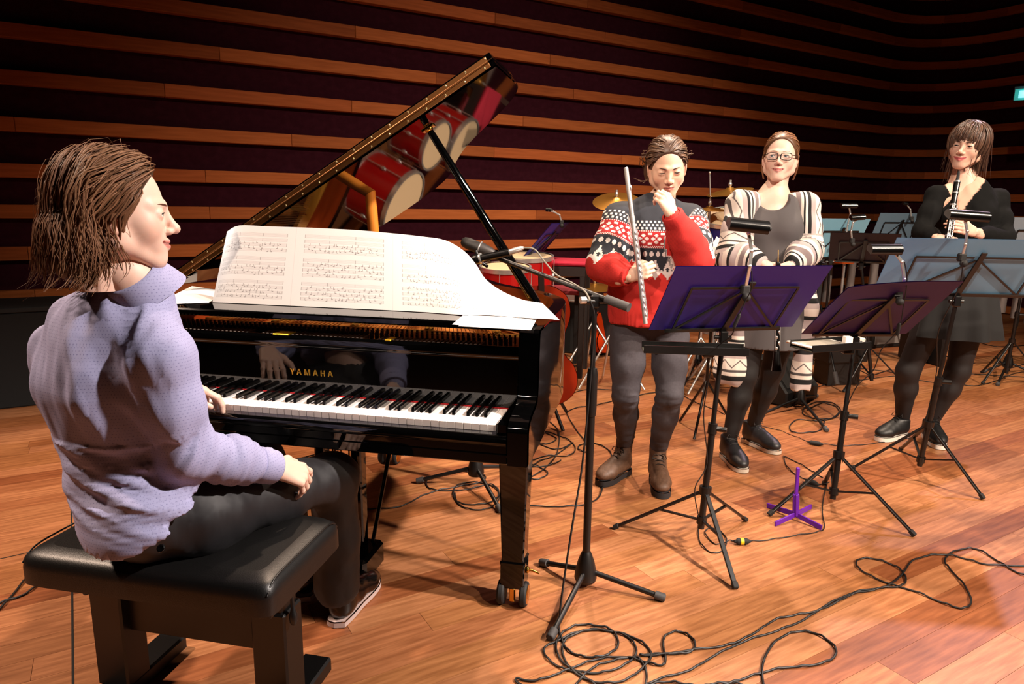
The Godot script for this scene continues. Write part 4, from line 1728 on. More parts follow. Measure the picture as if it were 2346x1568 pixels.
func build_pianist():
	var seat := Vector3(-0.86, 0.5, -1.55)
	var t := thing("person", "person with chin-length brown hair in a blue-grey dotted shirt seated at the piano", "person", Vector3.ZERO)
	var o := {"skin": Color(0.72, 0.47, 0.37), "lip": Color(0.55, 0.2, 0.17), "smile": 0.9, "mouth": 0.7, "open": 0.75, "nose": 1.08, "iris": Color(0.12, 0.09, 0.06), "brow": 1.0, "gaze": Vector3(0.1, 0.0, 1.0)}
	var hm := vmat(0.5)
	hm.metallic_specular = 0.3
	o.hair_mat = mat(Color(0.36, 0.22, 0.14), 0.6)
	# head: seen from its right side, looking towards the players
	var f := Vector3(0.9, -0.02, -0.43).normalized()
	var hb := face_basis(f)
	var hp := az(375, 490, -1.48) - hb * Vector3(-0.0315, 0, 0.085)
	var hx := Transform3D(hb, hp)
	# joints
	var ft := Vector3(0.36, 0, -0.93).normalized()
	var rt := Vector3(0.93, 0, 0.36).normalized()
	var pelvis := Vector3(-0.85, 0.6, -1.54)
	var waist := az(312, 1080, -1.53)
	var chest := az(262, 880, -1.52)
	var upper := az(262, 800, -1.52)
	var neck := az(318, 655, -1.5)
	var rs := az(366, 822, -1.43)
	var ls := az(150, 815, -1.58)
	var re := az(428, 1035, -1.46)
	var rw := az(630, 1072, -1.635)
	var key := pw(Vector3(-0.255, 0.775, 0.03))
	var lw := key + Vector3(-0.075, 0.035, 0.055)
	var le := Vector3(-1.08, 0.8, -1.68)
	var rh := Vector3(-0.755, 0.575, -1.56)
	var lh := Vector3(-0.95, 0.585, -1.62)
	var rk := Vector3(-0.525, 0.525, -1.915)
	var lk := Vector3(-0.79, 0.54, -2.0)
	var ra := Vector3(-0.55, 0.1, -1.99)
	var la := Vector3(-0.7, 0.1, -2.13)
	# hands: right one bent over the knee, left one on the keys
	var kd := (az(694, 1090, -1.69) - rw).normalized()
	var back := (Vector3(0.15, 0.8, 0.6) - kd * Vector3(0.15, 0.8, 0.6).dot(kd)).normalized()
	var rhand := hand_field(Transform3D(Basis(kd.cross(back), kd, back), rw), [[0.16, 0.42, 0.4, 0.3], [0.05, 0.62, 0.45, 0.3], [-0.05, 0.72, 0.5, 0.3], [-0.18, 0.75, 0.5, 0.3]], [Vector3(0.02, 0.02, -0.005), Vector3(0.043, 0.05, -0.012), Vector3(0.052, 0.085, -0.025), Vector3(0.05, 0.108, -0.04)], -1.0, 1.0)
	var ld := Vector3(0.5, -0.12, -0.86).normalized()
	ld = (pw(Vector3(-0.21, 0.76, -0.03)) - lw).normalized()
	var lback := (Vector3.UP - ld * ld.y).normalized()
	var lhand := hand_field(Transform3D(Basis(ld.cross(lback), ld, lback), lw), [[0.12, 0.35, 0.5, 0.35], [0.02, 0.35, 0.5, 0.4], [-0.06, 0.4, 0.5, 0.4], [-0.16, 0.45, 0.45, 0.4]], [Vector3(0.02, 0.02, -0.008), Vector3(0.048, 0.045, -0.018), Vector3(0.066, 0.075, -0.026), Vector3(0.072, 0.1, -0.034)], 1.0, 1.0)
	skin_body(t, o, hx, [[[pelvis, chest, neck, hp + Vector3(0, -0.13, 0)], [0.09, 0.09, 0.055, 0.05]], [[upper, rs, re, rw], [0.045, 0.04, 0.034, 0.026]], [[upper, ls, le, lw], [0.045, 0.04, 0.034, 0.026]]], [rhand, lhand], 0.0026)
	# shirt
	var s := Sdf.new(Vector3(-1.22, 0.49, -1.95), Vector3(-0.52, 1.18, -1.3), 0.0085)
	var low := pelvis + Vector3(-0.0, -0.06, 0.0)
	s.cone(low, waist, 0.196, 0.155, 0.04, ft, 0.84)
	s.cone(waist, chest, 0.15, 0.178, 0.04, ft, 0.74)
	s.cone(chest, upper, 0.178, 0.15, 0.04, ft, 0.7)
	s.cone(upper + rt * 0.06, upper - rt * 0.06, 0.105, 0.105, 0.04, ft, 0.75)
	s.cone(upper + Vector3(0, 0.0, 0), neck + Vector3(0, -0.022, 0), 0.09, 0.061, 0.05)
	s.cone(rs.lerp(neck, 0.6) - Vector3(0, 0.03, 0), rs, 0.05, 0.06, 0.05)
	s.cone(ls.lerp(neck, 0.6) - Vector3(0, 0.03, 0), ls, 0.05, 0.06, 0.05)
	# tail over the hips
	s.cone(pelvis + Vector3(0.02, -0.02, 0.02), pelvis + ft * 0.1 + Vector3(0, -0.02, 0), 0.17, 0.15, 0.03)
	s.keep(Vector3(0.0, -1, 0.0), -0.506, 0.012)
	var e1 := az(300, 1262, -1.37)
	var e2 := az(455, 1112, -1.46)
	var hn := (e2 - e1).cross(rt).normalized()
	if hn.y > 0:
		hn = -hn
	s.keep(hn, hn.dot(e1), 0.006)
	chain(s, [rs, rs.lerp(re, 0.5), re, re.lerp(rw, 0.5), rw.lerp(re, 0.1)], [0.062, 0.066, 0.06, 0.054, 0.042], 0.025)
	chain(s, [ls, ls.lerp(le, 0.5), le, le.lerp(lw, 0.5), lw.lerp(le, 0.1)], [0.071, 0.069, 0.062, 0.055, 0.042], 0.025)
	var n1 := FastNoiseLite.new()
	n1.seed = 4
	n1.frequency = 1.0
	n1.fractal_octaves = 2
	s.relief(func(p: Vector3) -> float:
		var u := p.dot(rt)
		var along := 0.0
		var arm := clampf((p - re).dot(rw - re) / (rw - re).length_squared(), -1.0, 1.0)
		var near_arm := (p - re.lerp(rw, clampf(arm, 0.0, 1.0))).length() < 0.085
		if near_arm:
			along = 0.009 * n1.get_noise_3d(arm * 9.0, p.y * 7.0, u * 3.0)
		elif p.y < 0.8:
			along = 0.015 * n1.get_noise_3d(u * 4.0, p.y * 21.0 + u * 5.0, p.z * 4.0) * smoothstep(0.55, 0.66, p.y)
		else:
			along = 0.012 * n1.get_noise_3d(u * 13.0 + p.y * 3.0, p.y * 3.4, p.z * 7.0)
		return along, 0.03)
	var sm := tri(mat(Color(0.6, 0.6, 0.74), 0.8), Vector3(18, 18, 18))
	sm.albedo_texture = dot_texture()
	cloth_mesh("shirt", s, sm, t, "blue-grey shirt with a fine dot pattern")
	# cuff and collar
	var b := MB.new()
	var fd := (rw - re).normalized()
	var c0 := rw - fd * 0.058
	var cx := fd.cross(Vector3.UP).normalized()
	var cyv := cx.cross(fd).normalized()
	var rows := []
	for i in 6:
		var u: float = [0.0, 0.002, 0.02, 0.05, 0.054, 0.052][i]
		var rr: float = [0.044, 0.0495, 0.05, 0.048, 0.0455, 0.036][i]
		var row := []
		for j in 24:
			var a := TAU * j / 24
			row.append(c0 + fd * u + (cx * cos(a) + cyv * sin(a) * 0.9) * rr)
		rows.append(row)
	b.grid(rows, true)
	var mid := c0 + fd * 0.02
	for i in b.n.size():
		if b.n[i].dot(b.v[i] - mid) < 0:
			b.n[i] = -b.n[i]
	b.ix = fix_winding(b)
	part("cuff", b, sm, t)
	b = MB.new()
	rows = []
	var nk := (hp + Vector3(0, -0.12, 0) - neck).normalized()
	var nx := ft.cross(nk).normalized() * -1.0
	var nf := nk.cross(nx).normalized()
	if nf.dot(ft) < 0:
		nf = -nf
	for i in 7:
		var row := []
		for j in 33:
			var a := lerpf(-PI * 0.93, PI * 0.93, j / 32.0)   # opening at the throat
			var front := smoothstep(0.35, 1.0, absf(a) / PI)
			var y: float = [-0.01, 0.012, 0.03, 0.034, 0.026, 0.004, -0.022][i]
			var rr: float = [0.056, 0.056, 0.057, 0.061, 0.067, 0.074, 0.081][i]
			if i >= 4:
				y -= front * [0.0, 0.0, 0.0, 0.0, 0.008, 0.02, 0.03][i]
				rr += front * 0.012 * (i - 3) / 3.0
			row.append(neck + nk * (y + 0.006) - nf * cos(a) * rr + nx * sin(a) * rr)
		rows.append(row)
	b.grid(rows)
	part("collar", b, sm, t)
	# trousers
	s = Sdf.new(Vector3(-1.1, 0.07, -2.3), Vector3(-0.42, 0.72, -1.36), 0.0105)
	s.cone(rh, lh, 0.1, 0.1, 0.05)
	s.cone(pelvis + Vector3(0, 0.0, 0.02), pelvis + Vector3(0, 0.03, 0), 0.125, 0.12, 0.05)
	chain(s, [rh, rh.lerp(rk, 0.5), rk, rk.lerp(ra, 0.5), ra + Vector3(0.0, 0.02, 0.0)], [0.095, 0.082, 0.066, 0.07, 0.072], 0.04)
	chain(s, [lh, lh.lerp(lk, 0.5), lk, lk.lerp(la, 0.5), la + Vector3(0.0, 0.02, 0.0)], [0.115, 0.095, 0.077, 0.074, 0.072], 0.04)
	s.relief(func(p: Vector3) -> float: return 0.006 * n1.get_noise_3d(p.x * 12.0, p.y * 6.0, p.z * 10.0), 0.03)
	cloth_mesh("trousers", s, tri(mat(Color(0.075, 0.07, 0.085), 0.62), Vector3(20, 20, 20)), t, "dark charcoal dress trousers")
	b = MB.new()
	b.lathe(az(369, 1257, -1.375), [Vector2(0.0, 0.004), Vector2(0.006, 0.004), Vector2(0.0085, 0.006), Vector2(0.0095, 0.0)], 14, Basis(Vector3(1, 0, 0), Vector3(0.2, 0.5, 0.85).normalized(), Vector3(0, -0.85, 0.5)))
	part("pocket_button", b, mat(Color(0.02, 0.02, 0.022), 0.25), t)
	# shoes
	var leather := mat(Color(0.018, 0.014, 0.013), 0.18)
	var rubber := mat(Color(0.66, 0.58, 0.56), 0.6)
	shoe(t, fl(752, 1441) + Vector3(0.02, 0.0, 0.0), Vector3(0.24, 0, -0.97), 0.3, leather, rubber, mats.lash, 0.0, 0.022, 0.0, "shoe", "black leather shoe with a pale rubber sole")
	shoe(t, Vector3(-0.7, 0, -2.08), Vector3(0.12, 0, -0.99), 0.3, leather, rubber, mats.lash)
	# hair: waves to the jaw, combed back from the forehead and over the ear
	b = MB.new()
	b.tint = Color(0.045, 0.02, 0.011)
	var hs := Sdf.new(Vector3(-0.13, -0.19, -0.19), Vector3(0.13, 0.16, 0.1), 0.006)
	hs.ell(Vector3(0, 0.034, -0.016), Vector3(0.0735, 0.088, 0.094) + Vector3.ONE * 0.012, 0.02)
	hs.ell(Vector3(0, -0.068, -0.075), Vector3(0.094, 0.085, 0.066), 0.04)
	hs.ell(Vector3(-0.062, -0.085, -0.04), Vector3(0.028, 0.05, 0.035), 0.03)
	hs.ell(Vector3(0.062, -0.085, -0.04), Vector3(0.028, 0.05, 0.035), 0.03)
	hs.keep(Vector3(0, -0.5, 0.86).normalized(), 0.018)
	hs.ell(Vector3(-0.085, -0.02, 0.005), Vector3(0.035, 0.05, 0.035), 0.01, Basis.IDENTITY, true)
	hs.ell(Vector3(0.085, -0.02, 0.005), Vector3(0.035, 0.05, 0.035), 0.01, Basis.IDENTITY, true)
	hs.mesh_into(b, hx)
	b.tint = Color.WHITE
	var keep := func(d: Vector3) -> bool:
		var p := Vector3(0, 0.032, -0.014) + d * Vector3(0.0735, 0.088, 0.094)
		if d.y < -0.35: return false
		if p.z > 0.022 + p.y * 0.45: return false
		if absf(p.x) > 0.05 and p.z > -0.03 and p.y < 0.035: return false
		return true
	var flow := func(p: Vector3, u: float) -> Vector3:
		var side := signf(p.x) if absf(p.x) > 0.004 else -1.0
		var top := smoothstep(0.03, 0.11, p.y)
		var d := Vector3(side * 0.8 * top, -0.3 - 0.55 * (1.0 - top), -0.7)
		if p.z < -0.03 or p.y < 0.0:
			d = Vector3(side * 0.25 * top, -1.0, -0.3 * top)
		if p.y < -0.115:
			d = Vector3(side * 0.4, -0.45, -0.6)
		return d
	var lenf := func(d: Vector3) -> float:
		return lerpf(0.12, 0.29, smoothstep(-0.4, 0.95, d.y)) + (0.02 if d.z > 0.3 else 0.0)
	var around := func(p: Vector3, lay: float) -> Vector3:
		for e in [[Vector3(0, -0.068, -0.075), Vector3(0.094, 0.085, 0.066)], [Vector3(-0.062, -0.085, -0.04), Vector3(0.028, 0.05, 0.035)], [Vector3(0.062, -0.085, -0.04), Vector3(0.028, 0.05, 0.035)]]:
			var q: Vector3 = (p - e[0]) / (e[1] + Vector3.ONE * lay * 0.6)
			var l := q.length()
			if l < 1.0 and l > 0.01:
				p = e[0] + (p - e[0]) / l
		return p
	locks(b, hx, scalp_roots(900, 5, keep), flow, lenf, 0.0068, Color(0.075, 0.032, 0.016), Color(0.15, 0.07, 0.036), 8, 15, 0.012, 0.0055, around)
	locks(b, hx, scalp_roots(2400, 6, keep), flow, lenf, 0.0021, Color(0.09, 0.04, 0.02), Color(0.2, 0.096, 0.05), 9, 15, 0.018, 0.0075, around)
	# flyaway strands
	locks(b, hx, scalp_roots(160, 9, keep), flow, func(d: Vector3) -> float: return 0.2, 0.0006, Color(0.16, 0.075, 0.035), Color(0.3, 0.15, 0.08), 18, 14, 0.028, 0.01)
	b.ix = fix_winding(b)
	part("hair", b, hm, t, "chin-length wavy brown hair")

func nz(freq: float, sd: int) -> FastNoiseLite:
	var n := FastNoiseLite.new()
	n.seed = sd
	n.frequency = freq
	n.fractal_octaves = 2
	return n

func seg_dist(p: Vector3, a: Vector3, b: Vector3) -> float:
	var ba := b - a
	return (p - a - ba * clampf((p - a).dot(ba) / ba.length_squared(), 0.0, 1.0)).length()

# knitting chart: one cell of the texture is one stitch
func knit_chart() -> ImageTexture:
	var w := 24
	var h := 128
	var dark := Color(0.16, 0.17, 0.2)
	var white := Color(0.9, 0.86, 0.83)
	var red := Color(0.66, 0.12, 0.12)
	var low := Color(0.72, 0.13, 0.1)
	var sc := 6
	var im := Image.create(w * sc, h * sc, false, Image.FORMAT_RGB8)
	for y in h:
		for x in w:
			var c := dark
			var m := x % 12
			var cx := absf(m - 5.5)
			if y >= 12 and y <= 20:
				var r := (y - 12) % 3
				if r != 2 and (x + (2 if ((y - 12) / 3) % 2 == 1 else 0)) % 4 < 2:
					c = white
			elif y == 21 or y == 35:
				c = white if x % 2 == 0 else red
			elif y >= 22 and y <= 34:
				c = red
				var dy := absf(y - 28)
				if cx + dy < 5.2 and not (cx < 1.2 and dy < 1.2) and not (absf(cx - dy) < 0.6 and cx < 3.0):
					c = white
				if cx > 4.4 and (dy == 5.0 or dy == 4.0):
					c = white
			elif y == 36:
				c = white if x % 2 == 1 else red
			elif y >= 40 and y <= 44:
				if (x % 6 < 4 and y > 40 and y < 44) or (x % 6 == 1 or x % 6 == 2):
					c = white
			elif y >= 48 and y < 66:
				var k := y - 48
				var wid := 0.6 + k * 0.42 if k < 11 else 6.5 - (k - 10) * 0.85
				if k >= 12:
					c = low
				elif k >= 9 and cx > 5.0:
					c = white
				if cx < wid:
					c = white
				if k >= 7 and k <= 10 and ((cx < 0.8) or (k == 8 and cx < 2.0)):
					c = dark
			elif y >= 66:
				c = low
			# the little v of each stitch
			for j in sc:
				for i in sc:
					var sh := 1.0 - (0.14 if (i + j) % sc == 0 or (sc - 1 - i + j) % sc == 0 else 0.0)
					im.set_pixel(x * sc + i, y * sc + j, Color(c.r * sh, c.g * sh, c.b * sh))
	return ImageTexture.create_from_image(im)

func build_flutist():
	var t := thing("person", "person in a red, white and charcoal patterned knit sweater holding a flute", "person")
	var o := {"skin": Color(0.62, 0.39, 0.28), "lip": Color(0.46, 0.17, 0.14), "smile": 0.0, "open": 0.32, "nose": 0.95, "iris": Color(0.05, 0.03, 0.02), "brow": 1.1, "gaze": Vector3(0, -0.55, 0.85)}
	o.hair_mat = mat(Color(0.16, 0.09, 0.06), 0.6)
	var hb := face_basis(Vector3(-0.06, -0.36, 0.93), Vector3(-0.06, 1, 0))
	var hp := az(1534, 397, -2.99) - hb * Vector3(0, 0, 0.085)
	var hx := Transform3D(hb, hp)
	var neck := az(1505, 476, -3.12)
	var chest := az(1498, 560, -3.12)
	var waist := az(1490, 660, -3.12)
	var hem := az(1486, 722, -3.12)
	var ft := Vector3(-0.1, 0, 1).normalized()
	var rs := az(1420, 503, -3.12)
	var ls := az(1582, 508, -3.12)
	var re := az(1382, 608, -3.03)
	var rw := az(1440, 634, -2.9)
	var le := az(1592, 592, -2.95)
	var lw := az(1540, 492, -2.86)
	# hands: the right one round the flute, the left one curled at the mouth
	var fa := az(1434, 384, -2.9)
	var fb := az(1479, 742, -2.85)
	var fdir := (fb - fa).normalized()
	var hd := (az(1478, 622, -2.875) - rw).normalized()
	var bk := Vector3(0.1, 0.15, 1.0)
	bk = (bk - hd * bk.dot(hd)).normalized()
	var hc := az(1452, 632, -2.9)
	var rhand := hand_field(Transform3D(Basis(hd.cross(bk), hd, bk), rw + hd * 0.0), [[0.05, 0.75, 1.1, 0.7], [0.0, 0.8, 1.15, 0.7], [-0.04, 0.85, 1.15, 0.7], [-0.08, 0.9, 1.1, 0.7]], [Vector3(0.02, 0.02, -0.005), Vector3(0.04, 0.05, -0.02), Vector3(0.045, 0.075, -0.035), Vector3(0.035, 0.09, -0.05)], -1.0, 0.9)
	var hd2 := (az(1512, 436, -2.86) - lw).normalized()
	var bk2 := Vector3(0.25, 0.2, 1.0)
	bk2 = (bk2 - hd2 * bk2.dot(hd2)).normalized()
	var lhand := hand_field(Transform3D(Basis(hd2.cross(bk2), hd2, bk2), lw), [[0.0, 1.0, 1.1, 0.5], [0.0, 0.95, 1.1, 0.5], [0.0, 0.9, 1.1, 0.5], [0.0, 0.9, 1.0, 0.5]], [Vector3(0.02, 0.02, -0.008), Vector3(0.04, 0.05, -0.022), Vector3(0.045, 0.08, -0.03), Vector3(0.035, 0.1, -0.04)], 1.0, 0.9)
	skin_body(t, o, hx, [[[waist, chest, neck, hp + hb * Vector3(0, -0.12, -0.03)], [0.09, 0.09, 0.058, 0.05]], [[chest + Vector3(0, 0.06, 0), rs, re, rw], [0.05, 0.04, 0.034, 0.025]], [[chest + Vector3(0, 0.06, 0), ls, le, lw], [0.05, 0.04, 0.034, 0.025]]], [rhand, lhand], 0.0034)
	# sweater
	var s := Sdf.new(Vector3(0.22, 0.74, -3.38), Vector3(1.02, 1.42, -2.76), 0.0095)
	s.cone(hem, waist, 0.176, 0.182, 0.03, ft, 0.78)
	s.cone(waist, chest, 0.182, 0.172, 0.04, ft, 0.74)
	s.cone(chest, chest.lerp(neck, 0.55), 0.172, 0.13, 0.04, ft, 0.7)
	s.cone(chest.lerp(neck, 0.4), neck - Vector3(0, 0.02, 0), 0.12, 0.078, 0.04, ft, 0.85)
	s.cone(rs.lerp(neck, 0.45) - Vector3(0, 0.02, 0), rs, 0.062, 0.07, 0.05)
	s.cone(ls.lerp(neck, 0.45) - Vector3(0, 0.02, 0), ls, 0.062, 0.07, 0.05)
	chain(s, [rs, rs.lerp(re, 0.6), re, re.lerp(rw, 0.55), rw.lerp(re, 0.18)], [0.072, 0.076, 0.075, 0.062, 0.043], 0.03)
	chain(s, [ls, ls.lerp(le, 0.6), le, le.lerp(lw, 0.5), lw.lerp(le, 0.1)], [0.072, 0.076, 0.078, 0.066, 0.042], 0.03)
	# ribbed hem and cuffs
	s.cone(hem + Vector3(0, 0.01, 0), hem - Vector3(0, 0.03, 0), 0.182, 0.182, 0.012, ft, 0.79)
	s.keep(Vector3.DOWN, -0.8, 0.008)
	var n1 := nz(1.0, 12)
	var cxr := chest
	s.relief(func(p: Vector3) -> float:
		var r := 0.006 * n1.get_noise_3d(p.x * 9.0, p.y * 9.0, p.z * 9.0)
		if p.y < 0.868:
			r += 0.0022 * sin(atan2(p.x - cxr.x, p.z - cxr.z) * 90.0)
		return r, 0.03)
	var km := mat(Color.WHITE, 0.9)
	km.albedo_texture = knit_chart()
	var top_y := neck.y + 0.0
	var ad := (re - rs).normalized()
	var ad2 := (le - ls).normalized()
	var fd2 := (rw - re).normalized()
	var fd3 := (lw - le).normalized()
	var uvf := func(p: Vector3) -> Vector2:
		var da := minf(seg_dist(p, rs, re), seg_dist(p, re, rw)) - 0.074
		var db := minf(seg_dist(p, ls, le), seg_dist(p, le, lw)) - 0.074
		var q := p - chest
		q.y = 0
		var dt := (q + ft * q.dot(ft) * 0.35).length() - 0.165
		if p.y > chest.y + 0.06:
			dt = -1.0 if absf(q.x) < 0.12 else dt
		if minf(da, db) < maxf(dt, 0.03 if p.z > chest.z + 0.1 else -9.0):
			var sh := rs if da < db else ls
			var d := ad if da < db else ad2
			var el := re if da < db else le
			var al := (p - sh).dot(d)
			if seg_dist(p, el, rw if da < db else lw) < seg_dist(p, sh, el) - 0.01:
				al = maxf(al, 0.3)
			var ax := d.cross(Vector3(0, 0, 1)).normalized()
			return Vector2((p - sh).dot(ax) / 0.108 + 0.3, clampf(0.062 + al * 0.93, 0.012, 0.58) / 0.6)
		return Vector2(p.x / 0.108, clampf(top_y - p.y, 0.012, 0.58) / 0.6)
	cloth_mesh("sweater", s, km, t, "red knit sweater with charcoal and white yoke pattern", uvf)
	for c in [[rw, re, 0.0435], [lw, le, 0.046]]:
		var b0 := MB.new()
		var d: Vector3 = (c[0] - c[1]).normalized()
		var x := d.cross(Vector3.UP).normalized()
		var y := x.cross(d)
		var rows := []
		for i in 6:
			var row := []
			for j in 48:
				var a := TAU * j / 48
				var rr: float = c[2] * [0.8, 0.98, 1.0, 1.0, 0.97, 0.75][i] + (0.0014 if j % 2 == 0 else -0.0012)
				row.append(c[0] + d * [-0.065, -0.064, -0.05, -0.02, 0.002, 0.003][i] + (x * cos(a) + y * sin(a)) * rr)
			rows.append(row)
		b0.grid(rows, true)
		for i in b0.n.size():
			if b0.n[i].dot(b0.v[i] - (c[0] - d * 0.03)) < 0:
				b0.n[i] = -b0.n[i]
		b0.ix = fix_winding(b0)
		part("cuff", b0, mat(Color(0.7, 0.13, 0.11), 0.9), t)
	# jeans
	var rh := az(1440, 772, -3.13)
	var lh := az(1534, 772, -3.13)
	var rk := az(1434, 905, -3.08)
	var lk := az(1534, 905, -3.02)
	var ra := Vector3(0.572, 0.19, -3.235)
	var la := Vector3(0.722, 0.19, -3.165)
	s = Sdf.new(Vector3(0.36, 0.1, -3.4), Vector3(0.95, 0.92, -2.86), 0.0105)
	s.cone(rh + Vector3(0.02, 0.1, 0), lh + Vector3(-0.02, 0.1, 0), 0.11, 0.11, 0.03, ft, 0.85)
	chain(s, [rh, rh.lerp(rk, 0.5), rk, rk.lerp(ra, 0.4), ra], [0.09, 0.077, 0.06, 0.058, 0.043], 0.025)
	chain(s, [lh, lh.lerp(lk, 0.5), lk, lk.lerp(la, 0.4), la], [0.09, 0.077, 0.06, 0.058, 0.043], 0.025)
	s.relief(func(p: Vector3) -> float:
		var kn := exp(-pow((p.y - 0.45) / 0.07, 2.0)) + exp(-pow((p.y - 0.2) / 0.05, 2.0))
		return 0.005 * n1.get_noise_3d(p.x * 8.0, p.y * 9.0, p.z * 8.0) + 0.007 * kn * n1.get_noise_3d(p.x * 7.0, p.y * 34.0, p.z * 7.0), 0.03)
	var jm := tri(mat(Color(0.24, 0.22, 0.24), 0.85), Vector3(5, 5, 5))
	jm.albedo_texture = noise_tex(0.06, Color(0.82, 0.82, 0.83), Color(1, 1, 1), 256, 5, 31)
	cloth_mesh("jeans", s, jm, t, "faded grey slim jeans")
	# boots
	var bl := tri(mat(Color(0.4, 0.29, 0.22), 0.6), Vector3(8, 8, 8))
	bl.albedo_texture = noise_tex(0.03, Color(0.7, 0.66, 0.62), Color(1, 1, 1), 256, 4, 33)
	var bs := mat(Color(0.12, 0.11, 0.12), 0.8)
	shoe(t, Vector3(0.598, 0, -3.285), Vector3(-0.55, 0, 0.62), 0.26, bl, bs, mats.lash, 0.07, 0.034, 0.0, "boot", "brown leather lace-up hiking boot")
	shoe(t, Vector3(0.724, 0, -3.215), Vector3(-0.06, 0, 1), 0.265, bl, bs, mats.lash, 0.07, 0.034, 0.0, "boot", "brown leather lace-up hiking boot")
	# hair: drawn back from the forehead into loose curls at the nape
	var b := MB.new()
	b.tint = Color(0.06, 0.03, 0.018)
	var hs := Sdf.new(Vector3(-0.12, -0.12, -0.16), Vector3(0.12, 0.15, 0.1), 0.006)
	hs.ell(Vector3(0, 0.034, -0.018), Vector3(0.0735, 0.088, 0.094) + Vector3.ONE * 0.008, 0.02)
	hs.ell(Vector3(0, -0.04, -0.085), Vector3(0.06, 0.055, 0.045), 0.03)
	hs.ell(Vector3(-0.06, -0.035, -0.055), Vector3(0.035, 0.05, 0.035), 0.02)
	hs.keep(Vector3(0, -0.42, 0.9).normalized(), 0.028)
	hs.mesh_into(b, hx)
	b.tint = Color.WHITE
	var keep := func(d: Vector3) -> bool:
		var p := Vector3(0, 0.032, -0.014) + d * Vector3(0.0735, 0.088, 0.094)
		return d.y > -0.3 and p.z < 0.03 + p.y * 0.42 and not (absf(p.x) > 0.05 and p.z > -0.03 and p.y < 0.03)
	var flow := func(p: Vector3, u: float) -> Vector3:
		var side := signf(p.x) if absf(p.x) > 0.004 else 1.0
		if p.z > -0.05:
			return Vector3(side * 0.5 * smoothstep(0.05, 0.1, p.y), -0.55 + 0.4 * smoothstep(0.05, 0.11, p.y), -0.9)
		return Vector3(-p.x * 4.0, -1.0, -0.2)
	locks(b, hx, scalp_roots(1100, 15, keep), flow, func(d: Vector3) -> float: return 0.17, 0.0034, Color(0.05, 0.026, 0.016), Color(0.16, 0.085, 0.05), 28, 11, 0.009, 0.004)
	locks(b, hx, scalp_roots(500, 16, func(d: Vector3) -> bool: return keep.call(d) and d.y < 0.35 and d.z < 0.2), flow, func(d: Vector3) -> float: return 0.13, 0.002, Color(0.05, 0.025, 0.015), Color(0.15, 0.075, 0.04), 29, 11, 0.028, 0.014)
	# a curl blowing out at the nape
	for k in 5:
		b.tint = Color(0.1, 0.05, 0.03)
		var q0 := hx * Vector3(-0.06, -0.055, -0.05)
		var q1 := az(1452 + k * 5, 408 + k * 3, -3.07)
		b.tube(curve([q0, q0.lerp(q1, 0.5) + Vector3(0, -0.018 + k * 0.004, 0.01), q1], 5), 0.0018, 4)
	b.ix = fix_winding(b)
	var hm := vmat(0.45)
	part("hair", b, hm, t, "dark brown curly hair drawn back")
	# flute, held in the right hand
	var fl2 := thing("flute", "silver flute held upright against the patterned sweater", "flute", fa)
	b = MB.new()
	var L := (fb - fa).length()
	b.tube([Vector3.ZERO, fdir * 0.004, fdir * 0.2, fdir * 0.2, fdir * 0.225, fdir * 0.225, fdir * L], [0.0085, 0.0095, 0.0095, 0.011, 0.011, 0.0095, 0.0095], 14)
	b.tube([fdir * 0.53, fdir * 0.55], 0.011, 14)
	part("tube", b, mats.silver, fl2)
	var sd := fdir.cross(Vector3(0, 0, 1)).normalized()
	var key := Vector3(0, 0, 1) - fdir * fdir.z
	key = (key.normalized() - sd * -0.9).normalized()
	b = MB.new()
	b.lathe(fdir * 0.085 - sd * 0.008, [Vector2(0.004, 0.006), Vector2(0.011, 0.004), Vector2(0.013, 0.0), Vector2(0.009, -0.002)], 14, Basis(fdir, -sd, fdir.cross(-sd)))
	part("lip_plate", b, mats.silver, fl2)
	for i in 15:
		var q := 0.27 + i * 0.0265
		if q > L - 0.02:
			break
		b = MB.new()
		var off := (-sd * 0.75 + Vector3(0, 0, 0.66)).normalized()
		b.lathe(fdir * q + off * 0.0095, [Vector2(0.0, 0.004), Vector2(0.007, 0.0042), Vector2(0.0085, 0.002), Vector2(0.0085, 0.0)], 12, Basis(fdir, off, fdir.cross(off)))
		part("key_cup", b, mats.chrome, fl2)
	b = MB.new()
	var offr := (-sd * 1.0 + Vector3(0, 0, 0.1)).normalized()
	b.tube([fdir * 0.25 + offr * 0.013, fdir * (L - 0.02) + offr * 0.013], 0.0022, 6)
	part("key_rod", b, mats.chrome, fl2)

func stripes_texture() -> ImageTexture:
	var g := [[6, Color(0.82, 0.78, 0.74)], [3, Color(0.07, 0.07, 0.08)], [7, Color(0.62, 0.57, 0.57)], [3, Color(0.86, 0.82, 0.78)], [5, Color(0.5, 0.45, 0.45)], [3, Color(0.86, 0.82, 0.78)], [2, Color(0.06, 0.06, 0.07)], [3, Color(0.84, 0.8, 0.77)], [4, Color(0.05, 0.05, 0.06)], [6, Color(0.66, 0.61, 0.6)], [9, Color(0.85, 0.81, 0.77)], [2, Color(0.3, 0.28, 0.28)], [3, Color(0.85, 0.81, 0.77)], [4, Color(0.06, 0.06, 0.07)], [4, Color(0.7, 0.64, 0.63)]]
	var n := 0
	for e in g:
		n += e[0]
	var im := Image.create(64, n * 4, false, Image.FORMAT_RGB8)
	var y := 0
	for e in g:
		im.fill_rect(Rect2i(0, y * 4, 64, e[0] * 4), e[1])
		if e[0] == 9:   # row of triangles
			for i in 32:
				var h := int(absf(16.0 - i) * 1.5)
				im.fill_rect(Rect2i(i, y * 4 + 4 + h, 2, 3), Color(0.35, 0.32, 0.32))
				im.fill_rect(Rect2i(i + 32, y * 4 + 4 + h, 2, 3), Color(0.35, 0.32, 0.32))
		y += e[0]
	return ImageTexture.create_from_image(im)

